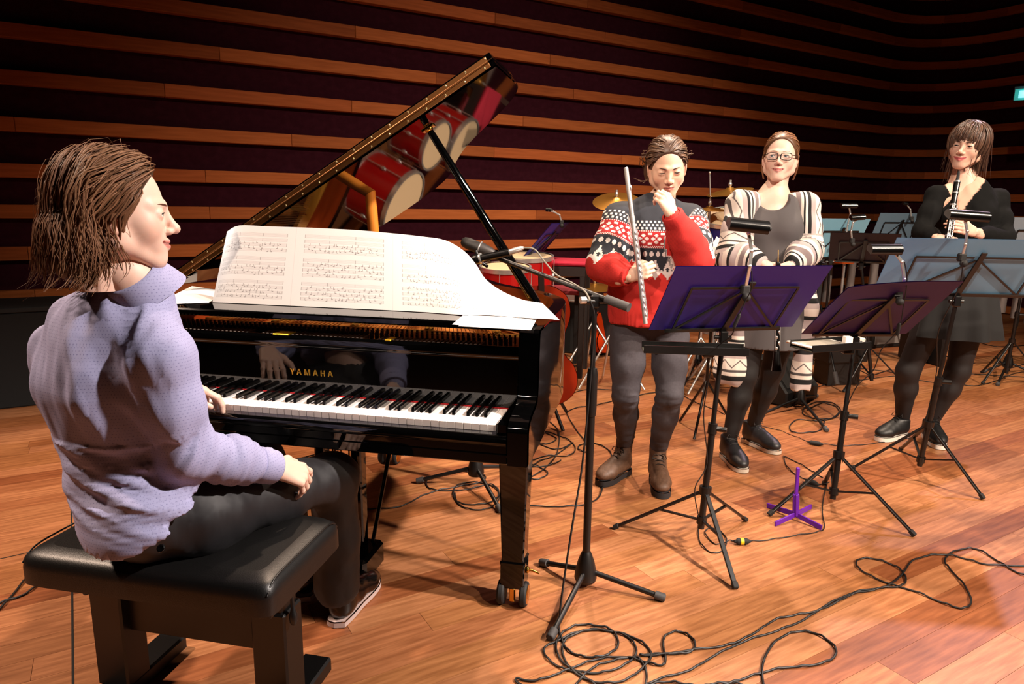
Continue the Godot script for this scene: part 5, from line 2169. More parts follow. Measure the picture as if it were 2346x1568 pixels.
func build_oboist():
	var t := thing("person", "person with glasses in a grey dress and striped cardigan holding an oboe", "person")
	var o := {"skin": Color(0.74, 0.49, 0.39), "lip": Color(0.55, 0.2, 0.18), "smile": 0.55, "open": 1.0, "nose": 0.92, "iris": Color(0.12, 0.16, 0.2), "brow": 0.8, "gaze": Vector3(-0.35, 0.02, 0.93), "brow_lift": 0.003}
	o.hair_mat = mat(Color(0.34, 0.2, 0.12), 0.6)
	var hb := face_basis(Vector3(-0.4, 0.04, 0.9), Vector3(0.05, 1, 0))
	var hp := az(1786, 357, -3.42) - hb * Vector3(0, 0, 0.085)
	var hx := Transform3D(hb, hp)
	var neck := az(1772, 446, -3.52)
	var chest := az(1766, 530, -3.5)
	var waist := az(1762, 600, -3.5)
	var hips := az(1768, 690, -3.52)
	var ft := Vector3(-0.3, 0, 0.95).normalized()
	var rs := az(1700, 470, -3.5)
	var ls := az(1840, 474, -3.52)
	var re := az(1680, 590, -3.42)
	var le := az(1846, 572, -3.46)
	var rw := az(1748, 606, -3.28)
	var lw := az(1812, 608, -3.3)
	var ob0 := az(1783, 573, -3.26)
	var ob1 := az(1779, 850, -3.2)
	var hands := []
	for k in 2:
		var w: Vector3 = rw if k == 0 else lw
		var to: Vector3 = (ob0.lerp(ob1, 0.2 if k == 0 else 0.24))
		var d := (to - w).normalized()
		var bk := (Vector3(0, 0.3, 1.0) - d * d.z).normalized()
		bk = (bk - d * bk.dot(d)).normalized()
		hands.append(hand_field(Transform3D(Basis(d.cross(bk), d, bk), w), [[0.0, 0.7, 0.9, 0.5], [0.0, 0.75, 0.9, 0.5], [0.0, 0.8, 0.9, 0.5], [0.0, 0.8, 0.9, 0.5]], [Vector3(0.02, 0.02, -0.008), Vector3(0.042, 0.05, -0.02), Vector3(0.045, 0.08, -0.03), Vector3(0.035, 0.1, -0.045)], -1.0 if k == 0 else 1.0, 0.88, 0.0035))
	skin_body(t, o, hx, [[[waist, chest, neck, hp + hb * Vector3(0, -0.12, -0.03)], [0.09, 0.1, 0.06, 0.048]], [[neck - Vector3(0, 0.02, 0), rs - Vector3(0, 0.02, 0), re, rw], [0.05, 0.045, 0.032, 0.024]], [[neck - Vector3(0, 0.02, 0), ls - Vector3(0, 0.02, 0), le, lw], [0.05, 0.045, 0.032, 0.024]]], hands, 0.0034)
	# dress
	var s := Sdf.new(Vector3(1.06, 0.58, -3.75), Vector3(1.62, 1.42, -3.28), 0.0095)
	s.cone(chest, waist, 0.148, 0.122, 0.04, ft, 0.78)
	for k in [-1.0, 1.0]:
		s.ell(chest + Vector3(0.95, 0, 0.3) * k * 0.068 + ft * 0.062 + Vector3(0, 0.015, 0), Vector3(0.068, 0.068, 0.06), 0.04)
	s.cone(waist, hips, 0.122, 0.168, 0.06, ft, 0.8)
	s.cone(hips, hips + Vector3(0, -0.24, 0), 0.17, 0.182, 0.05, ft, 0.82)
	s.cone(chest, chest + Vector3(0, 0.09, 0), 0.14, 0.12, 0.04, ft, 0.62)
	s.cone(rs.lerp(neck, 0.35) - Vector3(0, 0.012, 0), rs.lerp(neck, 0.1) - Vector3(0, 0.03, 0), 0.043, 0.045, 0.04)
	s.cone(ls.lerp(neck, 0.35) - Vector3(0, 0.012, 0), ls.lerp(neck, 0.1) - Vector3(0, 0.03, 0), 0.043, 0.045, 0.04)
	s.ell(neck + ft * 0.09 + Vector3(0, 0.0, 0), Vector3(0.085, 0.078, 0.09), 0.006, Basis.IDENTITY, true)
	s.keep(Vector3.DOWN, -0.62, 0.006)
	cloth_mesh("dress", s, tri(mat(Color(0.3, 0.285, 0.29), 0.85), Vector3(9, 9, 9)), t, "dark grey round-neck dress")
	# open cardigan: sleeves, back and two hanging fronts
	var cm := mat(Color.WHITE, 0.9)
	cm.albedo_texture = stripes_texture()
	s = Sdf.new(Vector3(0.95, 0.4, -3.8), Vector3(1.7, 1.44, -3.2), 0.0095)
	var rtv := Vector3(0.95, 0, 0.3)
	for k in [-1.0, 1.0]:
		var sh: Vector3 = rs if k < 0 else ls
		var el: Vector3 = re if k < 0 else le
		var wr: Vector3 = rw if k < 0 else lw
		s.cone(sh.lerp(neck, 0.3) + Vector3(0, 0.0, -0.01), sh, 0.052, 0.072, 0.04)
		chain(s, [sh, sh.lerp(el, 0.5), el, el.lerp(wr, 0.5), wr.lerp(el, 0.22)], [0.074, 0.078, 0.082, 0.072, 0.05], 0.03)
		var hemp: Vector3 = hips + rtv * k * 0.17 + Vector3(0, -0.02, 0)
		s.cone(sh + Vector3(-k * 0.035, -0.03, 0.0), hemp + ft * 0.03, 0.05, 0.06, 0.03)
		s.cone(hemp + ft * 0.03, hemp + Vector3(0, -0.36 if k < 0 else -0.42, 0) + ft * 0.04, 0.075 if k < 0 else 0.05, 0.1 if k < 0 else 0.05, 0.03)
	s.cone(chest - ft * 0.06, hips - ft * 0.09 + Vector3(0, -0.05, 0), 0.15, 0.16, 0.04, ft, 0.5)
	s.keep(Vector3.DOWN, -0.41, 0.006)
	s.relief(func(p: Vector3) -> float: return 0.006 * sin(p.x * 60.0 + p.y * 14.0) * sin(p.z * 34.0 + p.y * 9.0), 0.03)
	var uvf := func(p: Vector3) -> Vector2:
		for k in 2:
			var sh := rs if k == 0 else ls
			var el := re if k == 0 else le
			var wr := rw if k == 0 else lw
			var d1 := seg_dist(p, sh, el)
			var d2 := seg_dist(p, el, wr)
			if minf(d1, d2) < 0.1 and p.y > el.y - 0.1:
				var al := (p - sh).dot((el - sh).normalized()) if d1 < d2 else sh.distance_to(el) + (p - el).dot((wr - el).normalized())
				# near the shoulder the stripes run round the armhole
				if al < 0.16 and d1 < d2:
					return Vector2(p.y * 4.0, absf(p.x - neck.x) / 0.26 + p.z * 0.6)
				return Vector2(p.z * 5.0 + p.x * 2.0, al / 0.3 + 0.1)
		return Vector2(p.x * 6.0 + p.z * 3.0, -p.y / 0.42)
	cloth_mesh("cardigan", s, cm, t, "long open cardigan striped black, cream and grey", uvf)
	# legs in black tights
	var rh := hips + Vector3(-0.085, -0.05, 0)
	var lh := hips + Vector3(0.085, -0.05, -0.02)
	var ra := Vector3(1.172, 0.1, -3.49)
	var la := Vector3(1.385, 0.1, -3.745)
	var rk := Vector3(1.235, 0.47, -3.5)
	var lk := Vector3(1.425, 0.47, -3.62)
	s = Sdf.new(Vector3(1.05, 0.06, -3.86), Vector3(1.6, 0.9, -3.36), 0.01)
	chain(s, [rh, rk, rk.lerp(ra, 0.35), ra], [0.088, 0.056, 0.056, 0.036], 0.03)
	chain(s, [lh, lk, lk.lerp(la, 0.35), la], [0.088, 0.056, 0.056, 0.036], 0.03)
	cloth_mesh("tights", s, mat(Color(0.05, 0.038, 0.045), 0.7), t, "black tights")
	var sl := mat(Color(0.13, 0.13, 0.14), 0.45)
	var ws := mat(Color(0.78, 0.74, 0.68), 0.6)
	shoe(t, Vector3(1.168, 0, -3.545), Vector3(0.1, 0, 1), 0.265, sl, ws, mats.grey_rubber, 0.02, 0.026, 0.0, "sneaker", "dark grey high-top sneaker with a cream sole")
	shoe(t, Vector3(1.358, 0, -3.795), Vector3(0.46, 0, 0.88), 0.265, sl, ws, mats.grey_rubber, 0.02, 0.026, 0.0, "sneaker", "dark grey high-top sneaker with a cream sole")
	# hair pulled back
	var b := MB.new()
	b.tint = Color(0.1, 0.045, 0.022)
	var hs := hair_cap(hx, Vector3(0, -0.44, 0.9), 0.022, 0.006)
	hs.ell(Vector3(0, -0.02, -0.1), Vector3(0.04, 0.05, 0.035), 0.02)
	hs.mesh_into(b, hx)
	b.tint = Color.WHITE
	var keep := func(d: Vector3) -> bool:
		var p := Vector3(0, 0.032, -0.014) + d * Vector3(0.0735, 0.088, 0.094)
		return d.y > -0.3 and p.z < 0.022 + p.y * 0.42 and not (absf(p.x) > 0.05 and p.z > -0.025 and p.y < 0.02)
	var flow := func(p: Vector3, u: float) -> Vector3:
		if p.z > -0.06:
			return Vector3(signf(p.x) * 0.4 * smoothstep(0.06, 0.1, p.y), -0.5 + 0.4 * smoothstep(0.05, 0.11, p.y), -0.9)
		return Vector3(-p.x * 6.0, -0.9, -0.3)
	locks(b, hx, scalp_roots(650, 25, keep), flow, func(d: Vector3) -> float: return 0.16, 0.004, Color(0.13, 0.05, 0.022), Color(0.28, 0.125, 0.055), 38, 10, 0.006, 0.001)
	for k in 2:
		b.tint = Color(0.2, 0.09, 0.04)
		var x := -1.0 if k == 0 else 1.0
		b.tube(curve([hx * Vector3(x * 0.062, 0.05, 0.02), hx * Vector3(x * 0.08, 0.01, 0.005), hx * Vector3(x * 0.082, -0.05, -0.02), hx * Vector3(x * 0.07, -0.1, -0.05)], 4), 0.0045, 6)
	b.ix = fix_winding(b)
	part("hair", b, vmat(0.42), t, "reddish-brown hair tied back")
	# glasses
	var gm := mat(Color(0.02, 0.02, 0.03), 0.3)
	for k in [-1.0, 1.0]:
		b = MB.new()
		var ring := []
		for i in 25:
			var a := TAU * i / 24
			var cx := signf(cos(a)) * pow(absf(cos(a)), 0.6) * 0.025
			var cy := signf(sin(a)) * pow(absf(sin(a)), 0.6) * 0.0165
			ring.append(hx * Vector3(k * 0.032 + cx, -0.004 + cy, 0.101 - absf(k * 0.032 + cx) * 0.16))
		b.tube(ring, 0.0019, 6, false)
		var fr := part("glasses_rim", b, gm, t, "dark framed glasses")
		b = MB.new()
		b.poly(ring.slice(0, 24), hb * Vector3(0, 0, 1))
		var gl := mat(Color(0.9, 0.95, 1.0, 0.06), 0.02)
		gl.transparency = BaseMaterial3D.TRANSPARENCY_ALPHA
		part("lens", b, gl, fr)
		b = MB.new()
		b.tube([hx * Vector3(k * 0.057, 0.004, 0.091), hx * Vector3(k * 0.078, 0.004, 0.06), hx * Vector3(k * 0.08, 0.002, -0.01)], 0.0018, 5)
		part("glasses_temple", b, gm, t)
	b = MB.new()
	b.tube([hx * Vector3(-0.008, 0.0, 0.1), hx * Vector3(0, 0.003, 0.103), hx * Vector3(0.008, 0.0, 0.1)], 0.0016, 5)
	part("glasses_bridge", b, gm, t)
	# oboe
	oboe(ob0, ob1)

func woodwind_keys(t: Node3D, d: Vector3, a: float, e: float, n: int, r: float):
	var off := Vector3(0, 0.05, 1) - d * Vector3(0, 0.05, 1).dot(d)
	off = off.normalized()
	var sd := d.cross(off)
	for i in n:
		var b := MB.new()
		var q := lerpf(a, e, float(i) / (n - 1))
		var o2 := (off + sd * (0.6 if i % 2 == 0 else -0.5)).normalized()
		b.lathe(d * q + o2 * (r + 0.003), [Vector2(0.0, 0.004), Vector2(0.006, 0.0042), Vector2(0.0075, 0.002), Vector2(0.0075, 0.0)], 10, Basis(d, o2, d.cross(o2)))
		b.tube([d * q + o2 * (r + 0.004), d * (q + 0.016) + o2 * (r + 0.005)], 0.002, 5)
		part("key", b, mats.chrome, t)
	for s in [-1.0, 1.0]:
		var b := MB.new()
		var o3: Vector3 = (off + sd * s).normalized()
		b.tube([d * a + o3 * (r + 0.005), d * e + o3 * (r + 0.005)], 0.0019, 6)
		part("key_rod", b, mats.chrome, t)

func oboe(a: Vector3, e: Vector3):
	var t := thing("oboe", "black oboe with silver keys held in front of the grey dress", "oboe", a)
	var d := (e - a).normalized()
	var L := (e - a).length()
	var wood := mat(Color(0.02, 0.016, 0.016), 0.3)
	var b := MB.new()
	b.tube([d * 0.055, d * 0.06, d * 0.075, d * 0.078, d * (L - 0.1), d * (L - 0.09), d * (L - 0.04), d * L], [0.009, 0.012, 0.012, 0.0095, 0.0125, 0.015, 0.02, 0.024], 14)
	part("bore", b, wood, t)
	b = MB.new()
	b.tube([Vector3.ZERO, d * 0.022, d * 0.024, d * 0.06], [0.0035, 0.003, 0.0028, 0.004], 8, true, 0.5)
	part("reed", b, mat(Color(0.85, 0.65, 0.3), 0.5), t, "pale cane reed")
	woodwind_keys(t, d, 0.1, L - 0.11, 15, 0.011)

func clarinet(a: Vector3, e: Vector3):
	var t := thing("clarinet", "black clarinet with silver rings held before the black cardigan", "clarinet", a)
	var d := (e - a).normalized()
	var L := (e - a).length()
	var wood := mat(Color(0.018, 0.016, 0.017), 0.3)
	var b := MB.new()
	b.tube([d * 0.0, d * 0.01, d * 0.06, d * 0.062], [0.004, 0.007, 0.011, 0.011], 12, true, 0.8)
	part("mouthpiece", b, mat(Color(0.3, 0.3, 0.31), 0.2, 0.6), t)
	b = MB.new()
	b.tube([d * 0.06, d * 0.065, d * 0.09, d * 0.12, d * (L - 0.1), d * (L - 0.06), d * (L - 0.02), d * L], [0.0135, 0.0145, 0.0155, 0.0135, 0.0135, 0.016, 0.024, 0.03], 14)
	part("bore", b, wood, t)
	for q in [0.062, 0.125, 0.19, 0.36, L - 0.1]:
		b = MB.new()
		b.tube([d * (q - 0.003), d * (q + 0.005)], 0.0157, 14)
		part("ring", b, mats.chrome, t)
	woodwind_keys(t, d, 0.2, L - 0.13, 14, 0.0135)

func build_clarinetist():
	var t := thing("person", "person with a fringe and dark bob in black cardigan and skirt holding a clarinet", "person")
	var o := {"skin": Color(0.66, 0.4, 0.3), "lip": Color(0.55, 0.12, 0.13), "smile": 1.0, "open": 0.55, "nose": 0.9, "iris": Color(0.05, 0.035, 0.025), "brow": 1.0, "gaze": Vector3(-0.1, -0.05, 1)}
	o.hair_mat = mat(Color(0.12, 0.07, 0.05), 0.6)
	var hb := face_basis(Vector3(-0.72, -0.08, 0.68), Vector3(0.16, 1, 0.05))
	var hp := az(2206, 334, -3.72) - hb * Vector3(0, 0, 0.085)
	var hx := Transform3D(hb, hp)
	var neck := az(2208, 420, -3.82)
	var chest := az(2208, 492, -3.8)
	var waist := az(2208, 580, -3.8)
	var hips := az(2200, 650, -3.8)
	var ft := Vector3(-0.5, 0, 0.86).normalized()
	var rs := az(2146, 448, -3.78)
	var ls := az(2286, 456, -3.8)
	var re := az(2112, 532, -3.7)
	var le := az(2302, 545, -3.7)
	var rw := az(2146, 546, -3.56)
	var lw := az(2232, 532, -3.56)
	var c0 := az(2197, 392, -3.62)
	var c1 := az(2160, 612, -3.44)
	var hands := []
	for k in 2:
		var w: Vector3 = rw if k == 0 else lw
		var to: Vector3 = c0.lerp(c1, 0.74 if k == 0 else 0.55)
		var d := (to - w).normalized()
		var bk := Vector3(-0.2, 0.3, 1.0)
		bk = (bk - d * bk.dot(d)).normalized()
		var cu := [[0.0, 0.25, 0.4, 0.3], [0.0, 0.3, 0.4, 0.3], [0.0, 0.35, 0.4, 0.3], [0.0, 0.4, 0.4, 0.3]]
		hands.append(hand_field(Transform3D(Basis(d.cross(bk), d, bk), w), cu, [Vector3(0.02, 0.02, -0.008), Vector3(0.042, 0.05, -0.015), Vector3(0.05, 0.08, -0.02), Vector3(0.045, 0.1, -0.03)], -1.0 if k == 0 else 1.0, 0.9, 0.0035))
	skin_body(t, o, hx, [[[waist, chest, neck, hp + hb * Vector3(0, -0.12, -0.03)], [0.09, 0.11, 0.062, 0.047]], [[neck - Vector3(0, 0.025, 0), rs - Vector3(0, 0.02, 0), re, rw], [0.05, 0.045, 0.032, 0.024]], [[neck - Vector3(0, 0.025, 0), ls - Vector3(0, 0.02, 0), le, lw], [0.05, 0.045, 0.032, 0.024]]], hands, 0.0034)
	# black cardigan with a deep V; the V shows skin
	var s := Sdf.new(Vector3(2.05, 0.98, -4.05), Vector3(2.8, 1.52, -3.5), 0.0095)
	s.cone(chest, waist, 0.146, 0.125, 0.04, ft, 0.78)
	for k in [-1.0, 1.0]:
		s.ell(chest + Vector3(0.86, 0, 0.5) * k * 0.066 + ft * 0.06, Vector3(0.066, 0.066, 0.058), 0.04)
	s.cone(waist, hips, 0.125, 0.15, 0.05, ft, 0.8)
	s.cone(chest, chest + Vector3(0, 0.09, 0), 0.14, 0.12, 0.04, ft, 0.62)
	for k in 2:
		var sh: Vector3 = rs if k == 0 else ls
		var el: Vector3 = re if k == 0 else le
		var wr: Vector3 = rw if k == 0 else lw
		s.cone(sh.lerp(neck, 0.4) - Vector3(0, 0.012, 0), sh, 0.042, 0.049, 0.04)
		chain(s, [sh, sh.lerp(el, 0.5), el, el.lerp(wr, 0.6), wr.lerp(el, 0.2)], [0.051, 0.048, 0.044, 0.039, 0.032], 0.03)
	var n1 := nz(1.0, 41)
	s.relief(func(p: Vector3) -> float: return 0.005 * n1.get_noise_3d(p.x * 12.0, p.y * 9.0, p.z * 12.0), 0.03)
	var sk: Color = o.skin
	var rtv := Vector3(0.86, 0, 0.5)
	var vb := az(2200, 486, -3.7)
	var colf := func(p: Vector3) -> Color:
		var q := p - neck
		if q.dot(ft) > 0.0 and p.y > vb.y and absf((p - vb).dot(rtv)) < (p.y - vb.y) * 0.55 + 0.004:
			return sk
		return Color(0.009, 0.008, 0.0085)
	var bm := vmat(0.85)
	bm.metallic_specular = 0.15
	cloth_mesh("cardigan", s, bm, t, "black cardigan open in a deep V", null, 0.0, colf)
	# skirt with soft folds
	var b := MB.new()
	var rows := []
	for i in 15:
		var u := i / 14.0
		var row := []
		for j in 60:
			var a := TAU * j / 60
			var fold := 1.0 + 0.07 * u * sin(a * 9.0 + 1.0) + 0.04 * u * sin(a * 5.0)
			var rr := lerpf(0.14, 0.235, pow(u, 0.8)) * fold
			row.append(waist.lerp(hips, 0.2) + Vector3(cos(a) * rr, -u * 0.43, sin(a) * rr * 0.82) + Vector3(0.02, 0, 0) * u)
		rows.append(row)
	b.grid(rows, true)
	for i in b.n.size():
		if b.n[i].dot(Vector3(b.v[i].x - waist.x, 0, b.v[i].z - waist.z)) < 0:
			b.n[i] = -b.n[i]
	b.ix = fix_winding(b)
	part("skirt", b, mat(Color(0.055, 0.055, 0.06), 0.85), t, "dark flared skirt")
	var rh := hips + Vector3(-0.085, -0.06, 0.0)
	var lh := hips + Vector3(0.09, -0.06, 0.0)
	var ra := Vector3(2.335, 0.1, -3.905)
	var la := Vector3(2.488, 0.1, -3.875)
	var rk := az(2080, 850, -3.84)
	var lk := az(2195, 850, -3.82)
	s = Sdf.new(Vector3(2.18, 0.06, -4.02), Vector3(2.75, 0.98, -3.66), 0.01)
	chain(s, [rh, rk, rk.lerp(ra, 0.35), ra], [0.092, 0.06, 0.058, 0.036], 0.03)
	chain(s, [lh, lk, lk.lerp(la, 0.35), la], [0.092, 0.06, 0.058, 0.036], 0.03)
	cloth_mesh("tights", s, mat(Color(0.06, 0.035, 0.04), 0.65), t, "sheer black tights")
	var sl := mat(Color(0.06, 0.06, 0.065), 0.5)
	var ws := mat(Color(0.85, 0.82, 0.78), 0.6)
	shoe(t, Vector3(2.368, 0, -3.915), Vector3(-0.9, 0, 0.42), 0.245, sl, ws, mats.lash, 0.0, 0.03, 0.0, "running_shoe", "black running shoe with a white sole")
	shoe(t, Vector3(2.497, 0, -3.915), Vector3(-0.24, 0, 1), 0.25, sl, ws, mats.lash, 0.0, 0.03, 0.0, "running_shoe", "black running shoe with a white sole")
	# bob with a fringe
	b = MB.new()
	b.tint = Color(0.03, 0.016, 0.012)
	var hs := Sdf.new(Vector3(-0.13, -0.19, -0.16), Vector3(0.13, 0.15, 0.12), 0.006)
	hs.ell(Vector3(0, 0.035, -0.016), Vector3(0.0735, 0.088, 0.094) + Vector3.ONE * 0.008, 0.02)
	hs.ell(Vector3(0, -0.06, -0.065), Vector3(0.072, 0.09, 0.042), 0.04)
	hs.keep(Vector3(0, -0.5, 0.86).normalized(), 0.022)
	hs.ell(Vector3(-0.09, -0.02, 0.02), Vector3(0.04, 0.05, 0.04), 0.01, Basis.IDENTITY, true)
	hs.mesh_into(b, hx)
	b.tint = Color.WHITE
	var keep := func(d: Vector3) -> bool:
		var p := Vector3(0, 0.032, -0.014) + d * Vector3(0.0735, 0.088, 0.094)
		return d.y > -0.25 and p.z < 0.05 + p.y * 0.2 and not (absf(p.x) > 0.055 and p.z > 0.0 and p.y < 0.04)
	var flow := func(p: Vector3, u: float) -> Vector3:
		var side := signf(p.x) if absf(p.x) > 0.004 else 1.0
		if p.z > 0.02 and p.y > 0.02:   # fringe
			return Vector3(p.x * 4.0, -0.75, 0.75) if p.y > 0.07 else Vector3(p.x * 2.0, -1.0, 0.1)
		if p.y > 0.07:
			return Vector3(side * 0.8, -0.5, (p.z + 0.01) * 6.0)
		return Vector3(side * 0.06, -1.0, -0.12)
	var lenf := func(d: Vector3) -> float:
		if d.z > 0.25 and absf(d.x) < 0.6:
			return 0.05 + 0.045 * d.y
		return lerpf(0.16, 0.315, smoothstep(-0.3, 0.9, d.y))
	locks(b, hx, scalp_roots(900, 35, keep), flow, lenf, 0.0048, Color(0.035, 0.018, 0.012), Color(0.13, 0.065, 0.04), 48, 13, 0.009, 0.0015)
	locks(b, hx, scalp_roots(900, 36, keep), flow, lenf, 0.002, Color(0.04, 0.02, 0.013), Color(0.14, 0.07, 0.045), 49, 13, 0.012, 0.003)
	b.ix = fix_winding(b)
	part("hair", b, vmat(0.4), t, "dark brown bob with a fringe")
	clarinet(c0, c1)

# ---------------------------------------------------------------- music stands
func desk_frame(c: Vector3, yaw: float, tilt: float) -> Basis:
	# x along the desk, y up its slope, z out of its back (towards the audience)
	var n := Vector3(sin(yaw), 0, -cos(yaw))
	var ax := Vector3(cos(yaw), 0, sin(yaw))
	var up := Vector3.UP * cos(tilt) - n * sin(tilt)
	return Basis(ax, up, ax.cross(up))

func music_stand(label: String, c: Vector3, yaw: float, tilt: float, w: float, h: float, col: Color, base: Vector3, feet: Array, detail := true, group := "", bend := 0.0, collar_h := 0.27) -> Node3D:
	var t := thing("music_stand", label, "music stand", base, 0.0, group)
	var bs := desk_frame(c, yaw, tilt)
	var o := c - base
	var P := func(x: float, y: float, z := 0.0) -> Vector3: return o + bs * Vector3(x * w, y * h, z)
	var dm := mat(col, 0.55)
	# board, its far edge slightly curled when bend > 0
	var b := MB.new()
	var rows := []
	for i in 9:
		var row := []
		for j in 17:
			var u := j / 16.0 - 0.5
			var v := 0.5 - i / 8.0
			row.append(P.call(u, v, -bend * pow(maxf(0.0, -u + v * 0.6), 2.0) * 1.2))
		rows.append(row)
	b.grid(rows)
	for i in b.n.size():
		if b.n[i].dot(bs.z) < 0:
			b.n[i] = -b.n[i]
	b.ix = fix_winding(b)
	var k := b.v.size()
	for i in k:
		b.vert(b.v[i] - bs.z * 0.004, -b.n[i])
	var m := b.ix.size()
	for i in range(0, m, 3):
		b.ix.append_array([b.ix[i] + k, b.ix[i + 2] + k, b.ix[i + 1] + k])
	part("board", b, dm, t)
	var fm: Material = mats.stand_black
	# ledge
	b = MB.new()
	b.box(P.call(0.0, -0.5, 0.0) - bs.z * 0.02, Vector3(w * 0.8, 0.006, 0.05), 0.002, bs)
	b.box(P.call(0.0, -0.49, 0.008), Vector3(w * 0.8, 0.02, 0.006), 0.002, bs)
	part("ledge", b, fm, t)
	# folding arms across the back
	var z := 0.008
	var arms := [[[-0.36, -0.47], [-0.24, 0.2]], [[-0.24, 0.2], [0.0, 0.22]], [[-0.36, -0.47], [0.02, 0.16]], [[0.36, -0.47], [0.36, 0.2]], [[0.36, 0.2], [0.02, 0.22]], [[0.36, -0.47], [0.06, 0.14]]]
	arms = [[[-0.35, -0.48], [-0.35, 0.2]], [[-0.35, 0.2], [-0.02, 0.2]], [[-0.35, -0.48], [0.0, 0.15]], [[0.35, -0.48], [0.35, 0.2]], [[0.35, 0.2], [0.02, 0.2]], [[0.35, -0.48], [0.03, 0.13]]]
	for a in arms:
		b = MB.new()
		b.bar(P.call(a[0][0], a[0][1], z), P.call(a[1][0], a[1][1], z), 0.009, 0.004, bs.z)
		part("folding_arm", b, fm, t)
	b = MB.new()
	b.bar(P.call(0.0, -0.54, z + 0.004), P.call(0.02, 0.3, z + 0.004), 0.024, 0.008, bs.z, 0.001)
	part("spine", b, fm, t)
	# hinge, pole, tripod
	var hp: Vector3 = P.call(0.0, -0.5, 0.02)
	var foot := Vector3(0, 0.07, 0)
	var dirp := (hp - foot).normalized()
	b = MB.new()
	b.box(hp + Vector3(0, -0.02, 0), Vector3(0.03, 0.05, 0.03), 0.004)
	b.tube([hp + Vector3(-0.035, -0.02, 0), hp + Vector3(0.03, -0.02, 0)], 0.008, 8)
	part("tilt_joint", b, fm, t)
	var L := (hp - foot).length()
	b = MB.new()
	b.tube([foot + dirp * L * 0.45, hp], 0.0095, 10)
	part("inner_pole", b, fm, t)
	b = MB.new()
	b.tube([foot, foot + dirp * L * 0.52], 0.013, 10)
	part("outer_pole", b, fm, t)
	b = MB.new()
	var kp := foot + dirp * L * 0.52
	b.tube([kp - dirp * 0.02, kp + dirp * 0.02], 0.018, 10)
	b.tube([kp, kp + Vector3(0.05, 0, 0.02)], 0.011, 8)
	part("height_clamp", b, fm, t)
	var col2 := foot + dirp * collar_h
	b = MB.new()
	b.tube([col2 - dirp * 0.018, col2 + dirp * 0.015], 0.024, 10)
	part("collar", b, fm, t)
	b = MB.new()
	b.tube([foot + dirp * 0.02, foot + dirp * 0.05], 0.02, 10)
	part("strut_ring", b, fm, t)
	for f in feet:
		b = MB.new()
		var fp: Vector3 = f - base + Vector3(0, 0.009, 0)
		b.bar(col2, fp, 0.018, 0.01, Vector3.UP, 0.002)
		var leg := part("leg", b, fm, t)
		b = MB.new()
		b.bar(fp - (fp - col2).normalized() * 0.022, fp + (fp - col2).normalized() * 0.004, 0.022, 0.017, Vector3.UP, 0.003)
		part("rubber_foot", b, mats.rubber, leg)
		b = MB.new()
		b.bar(foot + dirp * 0.035, col2.lerp(fp, 0.5), 0.012, 0.006, Vector3.UP)
		part("strut", b, fm, leg)
	return t

func chrome_path(b: MB, pts: Array, r := 0.006):
	for i in pts.size() - 1:
		b.bar(pts[i], pts[i + 1], r * 2.0, r * 1.4, Vector3(0, 0, 1), 0.0015)
	for p in pts:
		b.ball(p, Vector3.ONE * r * 1.35, 6, 8)

# clip-on lamp: trough head, jointed chrome arm, clamp, cord with a switch
func clip_lamp(label: String, pts: Array, head_a: Vector3, head_b: Vector3, r: float, cord: Array, sw: int, group := ""):
	var base: Vector3 = pts[0]
	var t := thing("stand_lamp", label, "lamp", base, 0.0, group)
	var d := (head_b - head_a).normalized()
	var c := (head_a + head_b) * 0.5 - base
	var L := (head_b - head_a).length()
	var b := MB.new()
	# open trough, closed side towards the audience, opening down and back
	var fwd := Vector3(-0.15, 0, 1)
	fwd = (fwd - d * fwd.dot(d)).normalized()
	var up := d.cross(fwd).normalized()
	if up.y < 0:
		up = -up
	for shell in 2:
		var rows := []
		for i in 2:
			var row := []
			for j in 15:
				var a := lerpf(-0.9, 3.1, j / 14.0)
				row.append(c + d * (L * (i - 0.5)) + (fwd * cos(a) + up * sin(a)) * (r - shell * 0.003))
			rows.append(row)
		var k := b.v.size()
		b.grid(rows)
		for i in range(k, b.v.size()):
			var out := (b.v[i] - c) - d * (b.v[i] - c).dot(d)
			if (b.n[i].dot(out) < 0) != (shell == 1):
				b.n[i] = -b.n[i]
	b.ix = fix_winding(b)
	for e in [-0.5, 0.5]:
		var cap := []
		for j in 15:
			var a := lerpf(-0.9, 3.1, j / 14.0)
			cap.append(c + d * L * e + (fwd * cos(a) + up * sin(a)) * r)
		b.poly(cap, d * signf(e))
	part("lamp_head", b, mat(Color(0.025, 0.024, 0.025), 0.22), t)
	b = MB.new()
	b.tube([c + d * (L * 0.5), c + d * (L * 0.5 + 0.012)], 0.008, 8)
	part("switch_knob", b, mats.rubber, t)
	b = MB.new()
	var loc := []
	for p in pts:
		loc.append(p - base)
	loc.append(c - up * r * 0.3 + fwd * r * 0.5)
	chrome_path(b, loc, 0.0055)
	part("jointed_arm", b, mats.chrome, t)
	b = MB.new()
	b.box(Vector3(0, 0.0, 0.0), Vector3(0.03, 0.035, 0.03), 0.005)
	b.ball(Vector3(0, -0.025, 0.02), Vector3(0.016, 0.016, 0.016), 8, 10)
	part("clamp", b, mats.rubber, t)
	if cord.size() > 1:
		var cp := []
		for p in cord:
			cp.append(p - base)
		b = MB.new()
		b.tube(curve(cp, 6), 0.0022, 6)
		part("cord", b, mats.cable, t)
		if sw > 0:
			b = MB.new()
			var q: Vector3 = (cp[sw] - cp[sw - 1]).normalized()
			b.tube([cp[sw] - q * 0.028, cp[sw] - q * 0.022, cp[sw] + q * 0.022, cp[sw] + q * 0.028], [0.004, 0.009, 0.009, 0.004], 8, true, 0.7)
			part("cord_switch", b, mats.rubber, t)

